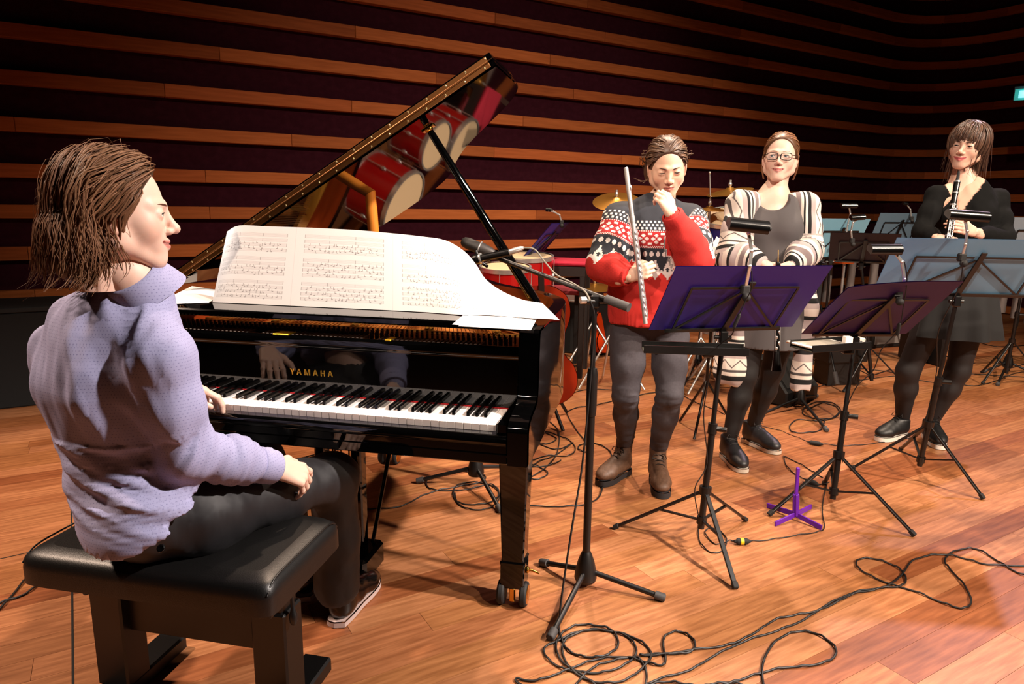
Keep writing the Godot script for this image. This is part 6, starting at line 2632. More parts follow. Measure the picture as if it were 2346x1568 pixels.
func tray_on(label: String, c: Vector3, yaw: float, w: float, dpt: float, clamp_to: Vector3):
	var t := thing("stand_tray", label, "tray", c)
	var bs := Basis(Vector3.UP, -yaw)
	var b := MB.new()
	b.box(Vector3.ZERO, Vector3(w, 0.005, dpt), 0.001, bs)
	part("plate", b, mat(Color(0.32, 0.33, 0.3), 0.3, 0.3), t)
	for s in [-1.0, 1.0]:
		b = MB.new()
		b.box(bs * Vector3(0, 0.012, s * dpt * 0.5), Vector3(w, 0.03, 0.005), 0.001, bs)
		part("rail", b, mats.stand_black, t)
	b = MB.new()
	b.tube([Vector3(0, -0.004, 0) + bs * Vector3(0.0, 0, 0), clamp_to - c], 0.008, 8)
	b.box(clamp_to - c, Vector3(0.045, 0.04, 0.04), 0.005)
	part("clamp", b, mats.stand_black, t)

func build_stands():
	var purple := Color(0.17, 0.075, 0.5)
	var purple2 := Color(0.19, 0.085, 0.42)
	var blue := Color(0.42, 0.58, 0.7)
	var A := Vector3(0.765, 0, -2.53)
	music_stand("black tripod music stand with a deep purple board in front of the patterned sweater", Vector3(0.83, 1.0, -2.49), -0.2, 0.68, 0.6, 0.33, purple, A, [fl(1407, 1213), fl(1685, 1352), fl(1708, 1195)], true, "", 0.0, 0.16)
	var B := Vector3(1.43, 0, -2.83)
	music_stand("black tripod music stand with a curled violet board beside the purple peg stand", Vector3(1.515, 0.925, -2.8), -0.08, 0.85, 0.48, 0.4, purple2, B, [fl(1762, 1183), fl(2094, 1231), fl(1888, 1112)], true, "", -0.04, 0.2)
	var C := Vector3(2.06, 0, -3.25)
	music_stand("black tripod music stand with a wide pale blue board before the black skirt", az(2224, 614, -3.08), 0.1, 0.62, 0.74, 0.32, blue, C, [fl(1950, 1078), fl(2252, 1146), Vector3(2.2, 0, -3.66)], true, "", 0.0, 0.23)
	# trays clamped to the poles
	tray_on("empty black accessory tray clamped to the deep purple stand", az(1590, 806, -2.5), 0.1, 0.38, 0.09, az(1622, 806, -2.53))
	tray_on("black accessory tray carrying a tablet on the curled violet stand", az(1902, 796, -2.72), -0.35, 0.3, 0.12, az(1942, 800, -2.8))
	var tb := thing("tablet", "white tablet lying on the tray of the curled violet stand", "tablet", az(1880, 790, -2.72))
	var tbs := Basis(Vector3.UP, 0.35)
	var b := MB.new()
	b.box(Vector3(-0.005, 0.004, 0), Vector3(0.21, 0.009, 0.15), 0.003, tbs)
	part("shell", b, mats.white_plastic, tb)
	b = MB.new()
	b.box(Vector3(-0.005, 0.009, 0), Vector3(0.175, 0.001, 0.125), 0.0, tbs)
	part("screen", b, mat(Color(0.62, 0.6, 0.55), 0.15), tb)
	var bx := thing("small_box", "small white box standing on the tray beside the tablet", "box", az(1942, 779, -2.72))
	b = MB.new()
	b.box(Vector3.ZERO, Vector3(0.03, 0.028, 0.03), 0.002)
	part("box_body", b, mats.white_plastic, bx)
	# lamps
	var la := [az(1707, 664, -2.43), az(1718, 610, -2.38), az(1722, 575, -2.38), az(1715, 535, -2.38)]
	clip_lamp("black trough lamp clipped over the deep purple music stand", la, az(1668, 514, -2.37), az(1758, 524, -2.37), 0.026, [az(1722, 620, -2.36), az(1722, 660, -2.37), az(1708, 690, -2.38), az(1688, 735, -2.39), az(1675, 770, -2.42), az(1640, 800, -2.47), az(1628, 850, -2.5), az(1612, 950, -2.51), az(1620, 1060, -2.52), az(1592, 1120, -2.5), az(1600, 1180, -2.5)], 3)
	var lb := [az(2057, 676, -2.72), az(2072, 640, -2.68), az(2066, 600, -2.66), az(2050, 578, -2.66)]
	clip_lamp("black trough lamp clipped over the curled violet music stand", lb, az(1992, 573, -2.66), az(2062, 573, -2.66), 0.024, [az(2072, 600, -2.64), az(2078, 640, -2.66), az(2070, 700, -2.7), az(2058, 755, -2.72), az(2020, 800, -2.75), az(2000, 850, -2.78), az(1960, 890, -2.8), az(1935, 960, -2.82), az(1930, 1060, -2.83)], 3)
	var lc := [az(2203, 590, -2.98), az(2212, 560, -2.95), az(2216, 530, -2.94), az(2212, 508, -2.94)]
	clip_lamp("black trough lamp clipped over the wide pale blue music stand", lc, az(2170, 492, -2.94), az(2262, 499, -2.94), 0.025, [az(2206, 600, -2.94), az(2196, 660, -2.98), az(2150, 760, -3.1), az(2146, 850, -3.2), az(2122, 960, -3.22), az(2116, 1000, -3.22)], 0)
	build_mic_stands()
	build_peg_stand()

func mic_stand(label: String, base: Vector3, feet: Array, top: Vector3, boom: Array, grip := true, group := "", bell_h := 0.07) -> Node3D:
	var t := thing("microphone_stand", label, "mic stand", base, 0.0, group)
	var m: Material = mats.black_metal
	var b := MB.new()
	b.lathe(Vector3(0, bell_h - 0.045, 0), [Vector2(0.0, 0.0), Vector2(0.036, 0.0), Vector2(0.04, 0.012), Vector2(0.038, 0.035), Vector2(0.03, 0.07), Vector2(0.02, 0.1), Vector2(0.014, 0.112)], 18)
	part("base_hub", b, m, t)
	for f in feet:
		b = MB.new()
		var fp: Vector3 = f - base + Vector3(0, 0.014, 0)
		var hub := Vector3(0, bell_h - 0.005, 0)
		b.tube([hub, fp], 0.0095, 10)
		var leg := part("leg", b, m, t)
		b = MB.new()
		var d := (fp - hub).normalized()
		b.tube([fp - d * 0.028, fp + d * 0.006, fp + d * 0.009], [0.0145, 0.0145, 0.009], 12)
		part("rubber_foot", b, mats.grey_rubber, leg)
	var tp := top - base
	b = MB.new()
	b.tube([Vector3(0, bell_h + 0.05, 0), tp.lerp(Vector3.ZERO, 0.32)], 0.0135, 12)
	part("lower_tube", b, m, t)
	b = MB.new()
	b.tube([tp * 0.62, tp * 0.64, tp * 0.76, tp * 0.78], [0.016, 0.018, 0.018, 0.015], 12)
	part("height_grip", b, m, t)
	b = MB.new()
	b.tube([tp * 0.7, tp], 0.0085, 10)
	part("upper_tube", b, m, t)
	if boom.size() > 1:
		b = MB.new()
		b.box(tp, Vector3(0.03, 0.045, 0.035), 0.006)
		b.tube([tp + Vector3(-0.045, 0.0, 0.02), tp + Vector3(0.035, 0.0, 0)], 0.009, 10)
		part("boom_clutch", b, m, t)
		b = MB.new()
		b.tube([tp + Vector3(-0.05, 0.005, 0.025), tp + Vector3(-0.032, 0.005, 0.02)], 0.012, 12)
		part("clutch_knob", b, mats.chrome, t)
		b = MB.new()
		b.tube([boom[0] - base, boom[1] - base], 0.008, 10)
		part("boom", b, m, t)
		if grip:
			b = MB.new()
			var g0: Vector3 = boom[0] - base
			var gd: Vector3 = (boom[1] - boom[0]).normalized()
			b.tube([g0 - gd * 0.005, g0 + gd * 0.08], 0.015, 12)
			part("boom_grip", b, mats.grey_rubber, t)
	return t

func build_mic_stands():
	var base := Vector3(0.272, 0, -2.21)
	var top := az(1363, 690, -2.2)
	var boom := [az(1438, 704, -2.13), az(1130, 588, -2.45)]
	mic_stand("tall black boom microphone stand on the floor at the treble end of the piano", base, [fl(1242, 1297), fl(1518, 1378), fl(1262, 1468)], top, boom)
	# large pale-ringed condenser microphone at the boom's end
	var m1 := thing("microphone", "large grey condenser microphone above the piano score", "microphone", az(1100, 566, -2.5))
	var a := az(1058, 552, -2.5) - az(1100, 566, -2.5)
	var e := az(1135, 584, -2.48) - az(1100, 566, -2.5)
	var b := MB.new()
	b.tube([a, a.lerp(e, 0.06), a.lerp(e, 0.2), a.lerp(e, 0.52)], [0.012, 0.021, 0.0255, 0.0245], 16, true, 0.85)
	part("grille", b, mat(Color(0.2, 0.185, 0.17), 0.55, 0.4), m1)
	b = MB.new()
	b.tube([a.lerp(e, 0.52), a.lerp(e, 0.55)], 0.0262, 16)
	part("ring", b, mats.silver, m1)
	b = MB.new()
	b.tube([a.lerp(e, 0.55), a.lerp(e, 0.85), e], [0.024, 0.02, 0.012], 16)
	part("mic_body", b, mat(Color(0.24, 0.22, 0.21), 0.45, 0.3), m1)
	# slim microphone below it, plugged to a grey cable
	var o := az(1140, 588, -2.42)
	var m2 := thing("microphone", "slim black stage microphone with a plugged-in grey cable over the piano rim", "microphone", o)
	var p0 := az(1083, 596, -2.44) - o
	var p1 := az(1168, 578, -2.4) - o
	b = MB.new()
	b.tube([p0, p0.lerp(p1, 0.03), p0.lerp(p1, 0.2), p0.lerp(p1, 0.24), p1], [0.012, 0.019, 0.019, 0.0135, 0.0135], 14)
	part("mic_body", b, mat(Color(0.03, 0.03, 0.032), 0.25), m2)
	b = MB.new()
	b.tube([p0.lerp(p1, 0.2), p0.lerp(p1, 0.24)], 0.02, 14)
	part("ring", b, mats.chrome, m2)
	b = MB.new()
	var p2 := az(1200, 568, -2.38) - o
	b.tube([p1, p1.lerp(p2, 0.3), p1.lerp(p2, 0.8), p2], [0.0095, 0.0105, 0.0095, 0.005], 12)
	part("plug", b, mats.silver, m2)
	b = MB.new()
	b.tube(curve([p2, az(1225, 572, -2.36) - o, az(1248, 600, -2.34) - o, az(1275, 630, -2.3) - o, az(1310, 648, -2.26) - o, az(1340, 668, -2.2) - o, az(1352, 690, -2.16) - o], 6), 0.003, 8)
	part("cable", b, mat(Color(0.42, 0.4, 0.36), 0.5), m2)
	b = MB.new()
	b.tube([az(1120, 600, -2.42) - o, az(1122, 590, -2.43) - o], 0.008, 8)
	b.tube([az(1090, 575, -2.46) - o, az(1100, 600, -2.45) - o, az(1118, 612, -2.45) - o], 0.006, 8)
	part("clip", b, mats.black_metal, m2)
	# a second stand beyond the rim, its base showing under the piano
	var b2 := Vector3(-0.165, 0, -3.09)
	mic_stand("black microphone stand whose round hub shows beneath the piano", b2, [fl(958, 1108), fl(1146, 1176), fl(1190, 1075)], Vector3(-0.165, 1.02, -3.09), [], false, "", 0.1)
	# a stand beyond the oboist
	var b3 := Vector3(1.975, 0, -4.5)
	mic_stand("black microphone stand with grey-tipped legs behind the purple peg stand", b3, [fl(1742, 955), fl(1893, 990), Vector3(2.2, 0, -4.75)], Vector3(2.02, 0.98, -4.52), [az(1918, 880, -4.3), az(1880, 700, -4.6)])
	var b4 := fl(1598, 840)
	mic_stand("black microphone stand behind the legs in grey jeans", b4, [fl(1557, 905), fl(1650, 860), fl(1600, 815)], b4 + Vector3(0.02, 0.9, 0), [])

func build_peg_stand():
	var o := fl(1822, 1192)
	var t := thing("instrument_peg_stand", "bright purple peg stand with four flat feet on the floor", "instrument stand", o)
	var m := mat(Color(0.36, 0.08, 0.62), 0.4)
	var b := MB.new()
	var top := az(1827, 1072, o.z) - o
	b.bar(Vector3(0, 0.02, 0), Vector3(top.x * 0.6, top.y * 0.5, 0), 0.026, 0.012, Vector3(0, 0, 1), 0.002)
	b.bar(Vector3(top.x * 0.6, top.y * 0.45, 0), Vector3(top.x * 0.8, top.y, 0), 0.014, 0.012, Vector3(0, 0, 1), 0.002)
	b.bar(Vector3(0, 0.02, 0), Vector3(top.x * 0.6, top.y * 0.5, 0), 0.012, 0.026, Vector3(0, 0, 1), 0.002)
	part("peg", b, m, t)
	for f in [fl(1757, 1163), fl(1858, 1166), fl(1775, 1206), fl(1882, 1215)]:
		b = MB.new()
		b.bar(Vector3(0, 0.026, 0), f - o + Vector3(0, 0.01, 0), 0.007, 0.022, Vector3.UP, 0.001)
		part("foot", b, m, t)

# ---------------------------------------------------------------- percussion and other things at the back of the stage
func drum(label: String, c: Vector3, r: float, h: float, shell: Color, tilt: Basis, group := "", stand := true, called := "drum"):
	var t := thing(called, label, "drum", Vector3(c.x, 0, c.z), 0.0, group)
	var o := Vector3(0, c.y, 0)
	var b := MB.new()
	b.lathe(o, [Vector2(r, -h), Vector2(r, 0)], 32, tilt)
	part("shell", b, mat(shell, 0.25), t)
	b = MB.new()
	b.lathe(o, [Vector2(0.0, 0.006), Vector2(r * 0.6, 0.006), Vector2(r * 0.99, 0.005)], 32, tilt)
	part("drum_head", b, mat(Color(0.78, 0.68, 0.54), 0.6), t, "cream drum head")
	for y in [0.004, -h + 0.004]:
		b = MB.new()
		b.lathe(o + tilt * Vector3(0, y, 0), [Vector2(r * 0.985, 0.008), Vector2(r + 0.012, 0.008), Vector2(r + 0.012, -0.02), Vector2(r, -0.02)], 32, tilt, true)
		part("hoop", b, mats.chrome, t)
	for i in 8:
		var a := TAU * i / 8 + 0.2
		b = MB.new()
		b.tube([o + tilt * Vector3(cos(a) * (r + 0.014), -0.01, sin(a) * (r + 0.014)), o + tilt * Vector3(cos(a) * (r + 0.014), -h + 0.01, sin(a) * (r + 0.014))], 0.004, 6)
		b.ball(o + tilt * Vector3(cos(a) * (r + 0.008), -h * 0.5, sin(a) * (r + 0.008)), Vector3(0.014, 0.022, 0.014), 6, 8, tilt)
		part("lug", b, mats.chrome, t)
	if stand:
		b = MB.new()
		b.tube([o + tilt * Vector3(0, -h, 0), Vector3(0, 0.25, 0)], 0.014, 8)
		for i in 3:
			var a := TAU * i / 3
			b.tube([Vector3(0, 0.3, 0), Vector3(cos(a) * 0.22, 0.012, sin(a) * 0.22)], 0.01, 6)
		part("drum_stand", b, mats.chrome, t)

func cymbal(label: String, c: Vector3, r: float, tilt: Basis, group := ""):
	var t := thing("cymbal", label, "cymbal", Vector3(c.x, 0, c.z), 0.0, group)
	var o := Vector3(0, c.y, 0)
	var b := MB.new()
	b.lathe(o, [Vector2(0.0, 0.022), Vector2(r * 0.14, 0.018), Vector2(r * 0.22, 0.006), Vector2(r * 0.7, -0.004), Vector2(r, -0.014)], 36, tilt)
	part("disc", b, mat(Color(0.78, 0.56, 0.26), 0.3, 0.9), t)
	b = MB.new()
	b.tube([Vector3(0, 0.3, 0), o + Vector3(0, 0.07, 0)], 0.009, 8)
	b.ball(o + Vector3(0, 0.04, 0), Vector3(0.014, 0.02, 0.014), 6, 8)
	for i in 3:
		var a := TAU * i / 3 + 0.5
		b.tube([Vector3(0, 0.4, 0), Vector3(cos(a) * 0.28, 0.01, sin(a) * 0.28)], 0.009, 6)
	part("cymbal_stand", b, mats.chrome, t)

func build_background():
	# red toms behind the piano
	var gp := "red toms behind the piano"
	drum("red-shelled drum with a cream head just behind the slim microphone", az(1158, 613, -4.75), 0.17, 0.26, Color(0.62, 0.05, 0.05), Basis(Vector3.RIGHT, 0.1), "", true, "tom_drum")
	drum("red-shelled drum with a cream head beneath the thin blue board", az(1205, 588, -5.15), 0.2, 0.28, Color(0.62, 0.05, 0.05), Basis(Vector3.RIGHT, 0.08), "", true, "tom_drum")
	drum("large red-shelled drum with a cream head hidden by the standing score", az(1000, 600, -4.6), 0.23, 0.3, Color(0.62, 0.05, 0.05), Basis(Vector3.RIGHT, 0.06), "", true, "tom_drum")
	# table with a magenta cloth pad
	var tc := fl(1262, 862)
	var ty := 0.9
	var tb := thing("percussion_table", "dark wooden table with a magenta padded top behind the piano", "table", Vector3(tc.x, 0, -5.45))
	var ax := Basis(Vector3.UP, -0.22)
	var b := MB.new()
	b.box(Vector3(0, ty, 0), Vector3(0.62, 0.035, 0.42), 0.012, ax)
	part("padded_top", b, mat(Color(0.68, 0.09, 0.2), 0.85), tb, "magenta padded top")
	b = MB.new()
	b.box(Vector3(0, ty - 0.06, 0), Vector3(0.58, 0.08, 0.38), 0.004, ax)
	part("apron", b, mat(Color(0.09, 0.04, 0.025), 0.5), tb)
	for s in [[-1, -1], [-1, 1], [1, -1], [1, 1]]:
		b = MB.new()
		b.box(ax * Vector3(s[0] * 0.265, 0, s[1] * 0.165) + Vector3(0, (ty - 0.05) * 0.5, 0), Vector3(0.045, ty - 0.05, 0.045), 0.004, ax)
		part("leg", b, mat(Color(0.07, 0.035, 0.025), 0.5), tb)
	# piano stool seat with rose cover under it, and a low shelf
	var lb := thing("stool", "low stool with a rose-coloured seat under the magenta table", "stool", Vector3(tc.x + 0.05, 0, -5.9))
	b = MB.new()
	b.box(Vector3(0, 0.62, 0), Vector3(0.5, 0.05, 0.3), 0.015, ax)
	part("seat", b, mat(Color(0.62, 0.2, 0.24), 0.8), lb)
	for s in [[-1, -1], [-1, 1], [1, -1], [1, 1]]:
		b = MB.new()
		b.box(ax * Vector3(s[0] * 0.21, 0, s[1] * 0.11) + Vector3(0, 0.3, 0), Vector3(0.035, 0.6, 0.035), 0.003, ax)
		part("leg", b, mats.black_metal, lb)
	# thin blue stand seen almost edge on, with its lamp
	var bo := az(1240, 600, -5.3)
	music_stand("blue music stand turned edge-on behind the red drums", az(1250, 552, -5.3), -1.2, 0.72, 0.44, 0.36, Color(0.1, 0.13, 0.5), Vector3(bo.x, 0, bo.z), [Vector3(bo.x - 0.2, 0, bo.z + 0.1), Vector3(bo.x + 0.2, 0, bo.z + 0.15), Vector3(bo.x, 0, bo.z - 0.25)])
	clip_lamp("tiny silver lamp on a thin neck above the edge-on blue stand", [az(1287, 510, -5.25), az(1282, 493, -5.25), az(1268, 485, -5.25)], az(1250, 481, -5.25), az(1263, 482, -5.25), 0.016, [], 0)
	# cello leaning behind the rim
	build_cello()
	# drum kit behind the two players
	drum("blue sparkle drum with chrome lugs between the sweater and the cardigan", az(1655, 498, -5.0), 0.13, 0.2, Color(0.02, 0.09, 0.45), Basis(Vector3(0, 0, 1), 0.2) * Basis(Vector3.RIGHT, 0.45), "", true, "tom_drum")
	drum("dark blue floor drum low behind the striped cardigan", Vector3(1.72, 0.75, -5.4), 0.2, 0.38, Color(0.02, 0.06, 0.3), Basis.IDENTITY, "", true, "floor_tom")
	cymbal("brass cymbal behind the shoulder holding the flute", az(1412, 458, -5.0), 0.17, Basis(Vector3(0, 0, 1), 0.1) * Basis(Vector3.RIGHT, 0.4))
	cymbal("tilted brass cymbal above the striped cardigan's shoulder", az(1672, 436, -4.9), 0.16, Basis(Vector3(0, 0, 1), 0.2) * Basis(Vector3.RIGHT, 0.1))
	cymbal("flat pair of brass hi-hat cymbals on a thin rod above the blue drum", az(1626, 478, -4.9), 0.14, Basis(Vector3.RIGHT, 0.05))
	cymbal("low brass cymbal behind the red sleeve's elbow", az(1362, 655, -5.6), 0.15, Basis(Vector3.RIGHT, 0.15))
	var rod := thing("hi_hat_rod", "thin chrome rod rising above the hi-hat cymbals", "rod", Vector3(az(1626, 478, -4.9).x, az(1626, 478, -4.9).y + 0.06, -4.9))
	b = MB.new()
	var rt := az(1626, 396, -4.9)
	b.tube([Vector3.ZERO, rt - rod.position], 0.004, 6)
	b.ball(rt - rod.position, Vector3.ONE * 0.008, 6, 8)
	part("rod_shaft", b, mats.chrome, rod)
	# open score in a teal cover on a stand behind the sweater sleeve
	var bk := thing("open_booklet", "white booklet with a teal back standing beside the red sleeve", "booklet", az(1646, 574, -3.9))
	var bb := Basis(Vector3(0, 0, 1), -0.55) * Basis(Vector3.RIGHT, -0.5)
	b = MB.new()
	b.box(Vector3.ZERO, Vector3(0.09, 0.14, 0.004), 0.0, bb)
	part("pages", b, mats.paper, bk)
	b = MB.new()
	b.box(bb * Vector3(0.004, -0.006, -0.006), Vector3(0.094, 0.146, 0.003), 0.0, bb)
	part("cover", b, mat(Color(0.2, 0.6, 0.65), 0.5), bk)
	b = MB.new()
	b.tube([bb * Vector3(0, 0, -0.008), Vector3(0, -bk.position.y + 0.3, -0.05)], 0.009, 6)
	for i in 3:
		var a := TAU * i / 3
		b.tube([Vector3(0, -bk.position.y + 0.32, -0.05), Vector3(cos(a) * 0.2, -bk.position.y + 0.01, sin(a) * 0.2 - 0.05)], 0.008, 6)
	part("holder_stand", b, mats.stand_black, bk)
	# three more stands at the back
	var pale := Color(0.42, 0.6, 0.68)
	var s1 := Vector3(2.5, 0, -5.35)
	music_stand("pale teal music stand at the back beyond the striped cardigan", Vector3(2.48, 1.115, -5.28), -0.35, 0.42, 0.48, 0.33, pale, s1, [s1 + Vector3(-0.25, 0, 0.1), s1 + Vector3(0.25, 0, 0.12), s1 + Vector3(0, 0, -0.28)])
	clip_lamp("silver strip lamp clipped above the pale teal stand at the back", [az(1938, 540, -5.2), az(1942, 515, -5.2), az(1948, 490, -5.2)], az(1926, 472, -5.2), az(1962, 472, -5.2), 0.022, [], 0)
	var s2 := Vector3(3.7, 0, -6.7)
	music_stand("grey-blue music stand at the back beside the black cardigan sleeve", Vector3(3.69, 1.17, -6.64), -0.3, 0.36, 0.56, 0.3, Color(0.36, 0.45, 0.52), s2, [s2 + Vector3(-0.25, 0, 0.1), s2 + Vector3(0.25, 0, 0.12), s2 + Vector3(0, 0, -0.28)])
	clip_lamp("small silver lamp on a thin neck over the grey-blue stand", [az(2088, 500, -6.6), az(2086, 480, -6.6), az(2078, 470, -6.6)], az(2068, 466, -6.6), az(2078, 468, -6.6), 0.018, [], 0)
	var s3 := Vector3(2.72, 0, -5.0)
	music_stand("dark plum music stand seen aslant behind the curled violet board", az(1978, 568, -4.9), 0.45, 0.9, 0.44, 0.34, Color(0.11, 0.06, 0.13), s3, [s3 + Vector3(-0.25, 0, 0.1), s3 + Vector3(0.25, 0, 0.12), s3 + Vector3(0, 0, -0.28)])
	clip_lamp("black and chrome lamp clipped to the dark plum stand", [az(1952, 552, -4.75), az(1950, 530, -4.75), az(1954, 510, -4.75)], az(1948, 500, -4.75), az(1980, 498, -4.75), 0.022, [], 0)
	var s4 := Vector3(3.95, 0, -5.3)
	music_stand("pale grey music stand at the edge of the stage beyond the black cardigan", az(2372, 545, -5.2), -0.1, 0.4, 0.5, 0.32, Color(0.5, 0.55, 0.6), s4, [s4 + Vector3(-0.25, 0, 0.1), s4 + Vector3(0.25, 0, 0.12), s4 + Vector3(0, 0, -0.28)])
	# tripod in front of the vibraphone
	var tp := fl(2306, 852)
	mic_stand("black tripod stand with chrome leg in front of the grey resonator tubes", tp, [fl(2253, 855), fl(2285, 885), fl(2370, 860)], tp + Vector3(0.02, 0.62, 0), [], false, "", 0.09)
	vibraphone("vibraphone with grey resonator tubes beyond the curled violet stand", az(1990, 598, -6.0), 0.9, 5)
	vibraphone("vibraphone with grey resonator tubes behind the dark flared skirt", az(2318, 640, -6.0), 1.2, 9)
	# orange temple blocks
	for i in 2:
		var wb := thing("wood_block", ["orange wooden block with a slot below the dark plum stand", "smaller orange wooden block tucked behind the slotted one"][i], "wood block", az(1936 + i * 18, 590 - i * 4, -5.7 - i * 0.2))
		b = MB.new()
		b.box(Vector3.ZERO, Vector3(0.15, 0.1, 0.12) * (1.0 - i * 0.15), 0.018, Basis(Vector3.UP, 0.3))
		part("block", b, mat(Color(0.8, 0.36, 0.08), 0.4), wb)
		b = MB.new()
		b.box(Vector3(0, -0.018, 0.055), Vector3(0.11, 0.012, 0.03), 0.0, Basis(Vector3.UP, 0.3))
		part("slot", b, mat(Color(0.1, 0.04, 0.02), 0.7), wb)
		b = MB.new()
		b.tube([Vector3(0, -0.045, 0), Vector3(0, -wb.position.y + 0.01, 0)], 0.012, 8)
		part("post", b, mats.chrome, wb)
	# amplifier with a grey cloth grille
	var am := fl(2050, 796)
	var ap := thing("guitar_amplifier", "small amplifier with grey grille cloth and black cabinet at the back", "amplifier", am + Vector3(-0.1, 0, -0.1))
	var ab := Basis(Vector3.UP, 0.35)
	b = MB.new()
	b.box(Vector3(0, 0.22, 0), Vector3(0.46, 0.44, 0.24), 0.012, ab)
	part("cabinet", b, mat(Color(0.03, 0.03, 0.03), 0.6), ap)
	b = MB.new()
	b.box(ab * Vector3(0, 0.21, 0.122), Vector3(0.41, 0.34, 0.008), 0.002, ab)
	part("grille_cloth", b, mat(Color(0.45, 0.42, 0.4), 0.9), ap)
	# black floor monitor wedge
	var mo := fl(1812, 925)
	var mw := thing("stage_monitor", "black wedge-shaped stage monitor on the floor behind the oboist", "loudspeaker", mo + Vector3(-0.02, 0, -0.15))
	b = MB.new()
	var wedge := PackedVector2Array([Vector2(-0.17, 0.0), Vector2(0.17, 0.0), Vector2(0.17, 0.1), Vector2(-0.02, 0.31), Vector2(-0.12, 0.31), Vector2(-0.17, 0.2)])
	b.prism(wedge, 0.42, Vector3.ZERO, Basis(Vector3.UP, -0.9), 20.0, 0.012)
	part("cabinet", b, mat(Color(0.03, 0.028, 0.028), 0.55), mw)
	b = MB.new()
	b.box(Basis(Vector3.UP, -0.9) * Vector3(0.075, 0.207, 0), Vector3(0.22, 0.006, 0.36), 0.0, Basis(Vector3.UP, -0.9) * Basis(Vector3(0, 0, 1), -0.835))
	part("grille", b, mat(Color(0.06, 0.055, 0.05), 0.8), mw)
	# white keyboard-like case on a low table
	var wc := thing("equipment_case", "white flat case lying on a low black trolley at the back", "case", az(1925, 778, -5.2))
	b = MB.new()
	b.box(Vector3(0, 0, 0), Vector3(0.3, 0.05, 0.2), 0.008, Basis(Vector3.UP, 0.2))
	part("case_body", b, mats.white_plastic, wc)
	b = MB.new()
	b.box(Vector3(0, -0.1, 0), Vector3(0.34, 0.12, 0.24), 0.006, Basis(Vector3.UP, 0.2))
	b.box(Vector3(0, -0.16 - (wc.position.y - 0.16) * 0.5, 0), Vector3(0.28, maxf(0.02, wc.position.y - 0.16), 0.18), 0.004, Basis(Vector3.UP, 0.2))
	part("trolley", b, mats.black_metal, wc)
	# black flight case behind the flautist
	var fc := thing("flight_case", "black flight case on the floor behind the magenta table", "case", Vector3(0.75, 0, -6.3))
	b = MB.new()
	b.box(Vector3(0, 0.24, 0), Vector3(0.7, 0.48, 0.4), 0.012, ax)
	part("case_body", b, mat(Color(0.02, 0.02, 0.022), 0.6), fc)
	b = MB.new()
	b.box(Vector3(0, 0.485, 0), Vector3(0.705, 0.02, 0.405), 0.004, ax)
	part("edge_trim", b, mats.chrome, fc)
	var eg := thing("guitar", "orange sunburst electric guitar body standing behind the grey jeans", "guitar", fl(1390, 815))
	b = MB.new()
	b.prism(curve2([Vector2(0, 0.0), Vector2(0.15, 0.03), Vector2(0.17, 0.14), Vector2(0.11, 0.22), Vector2(0.13, 0.33), Vector2(0.06, 0.38), Vector2(0, 0.34), Vector2(-0.06, 0.39), Vector2(-0.14, 0.33), Vector2(-0.11, 0.22), Vector2(-0.17, 0.14), Vector2(-0.14, 0.03), Vector2(0, 0.0)], 4), 0.045, Vector3(0, 0.02, 0), Basis(Vector3.UP, 0.9) * Basis(Vector3.RIGHT, -0.2), 40.0, 0.006)
	part("guitar_body", b, mat(Color(0.72, 0.2, 0.03), 0.2), eg)
	b = MB.new()
	b.bar(Basis(Vector3.UP, 0.9) * Basis(Vector3.RIGHT, -0.2) * Vector3(0, 0.25, 0.026), Basis(Vector3.UP, 0.9) * Basis(Vector3.RIGHT, -0.2) * Vector3(0, 0.95, 0.026), 0.045, 0.022, Vector3(0, 0, 1))
	part("neck", b, mat(Color(0.2, 0.1, 0.05), 0.4), eg)

func build_cello():
	# body leaning behind the bent side of the piano
	var c := az(1236, 790, -3.95)
	var t := thing("cello", "reddish-brown varnished cello standing behind the piano's curved side", "cello", Vector3(c.x, 0, c.z))
	var bs := Basis(Vector3.UP, 0.15) * Basis(Vector3.RIGHT, -0.12)
	var half := [Vector2(0, -0.3), Vector2(0.1, -0.295), Vector2(0.19, -0.24), Vector2(0.22, -0.15), Vector2(0.195, -0.06), Vector2(0.145, 0.0), Vector2(0.125, 0.06), Vector2(0.14, 0.12), Vector2(0.168, 0.2), Vector2(0.175, 0.27), Vector2(0.15, 0.35), Vector2(0.08, 0.4), Vector2(0.03, 0.41)]
	var ol := []
	for p in half:
		ol.append(p)
	for i in range(half.size() - 1, 0, -1):
		ol.append(Vector2(-half[i].x, half[i].y))
	ol.append(half[0])
	var o := Vector3(0, c.y - 0.06, 0)
	var varn := mat(Color(0.5, 0.13, 0.04), 0.2)
	var b := MB.new()
	b.prism(curve2(ol, 4), 0.13, o, bs, 40.0, 0.004)
	part("cello_body", b, varn, t)
	b = MB.new()
	b.bar(o + bs * Vector3(0, 0.3, 0.075), o + bs * Vector3(0, 0.47, 0.06), 0.035, 0.03, Vector3(0, 0, 1), 0.004)
	part("neck", b, mat(Color(0.12, 0.05, 0.03), 0.4), t)
	b = MB.new()
	b.tube([o + bs * Vector3(0, -0.3, 0), Vector3((bs * Vector3(0, -0.4, 0)).x, 0.005, 0.02)], 0.006, 8)
	part("endpin", b, mats.chrome, t)
	b = MB.new()
	b.tube([o + bs * Vector3(0, 0.1, -0.08), Vector3(0, 0.35, -0.22)], 0.012, 8)
	for s in [-1.0, 1.0]:
		b.tube([Vector3(0, 0.36, -0.22), Vector3(s * 0.2, 0.012, -0.32)], 0.011, 8)
		b.tube([Vector3(0, 0.36, -0.22), Vector3(s * 0.15, 0.012, 0.06)], 0.011, 8)
	part("cello_stand", b, mats.black_metal, t)

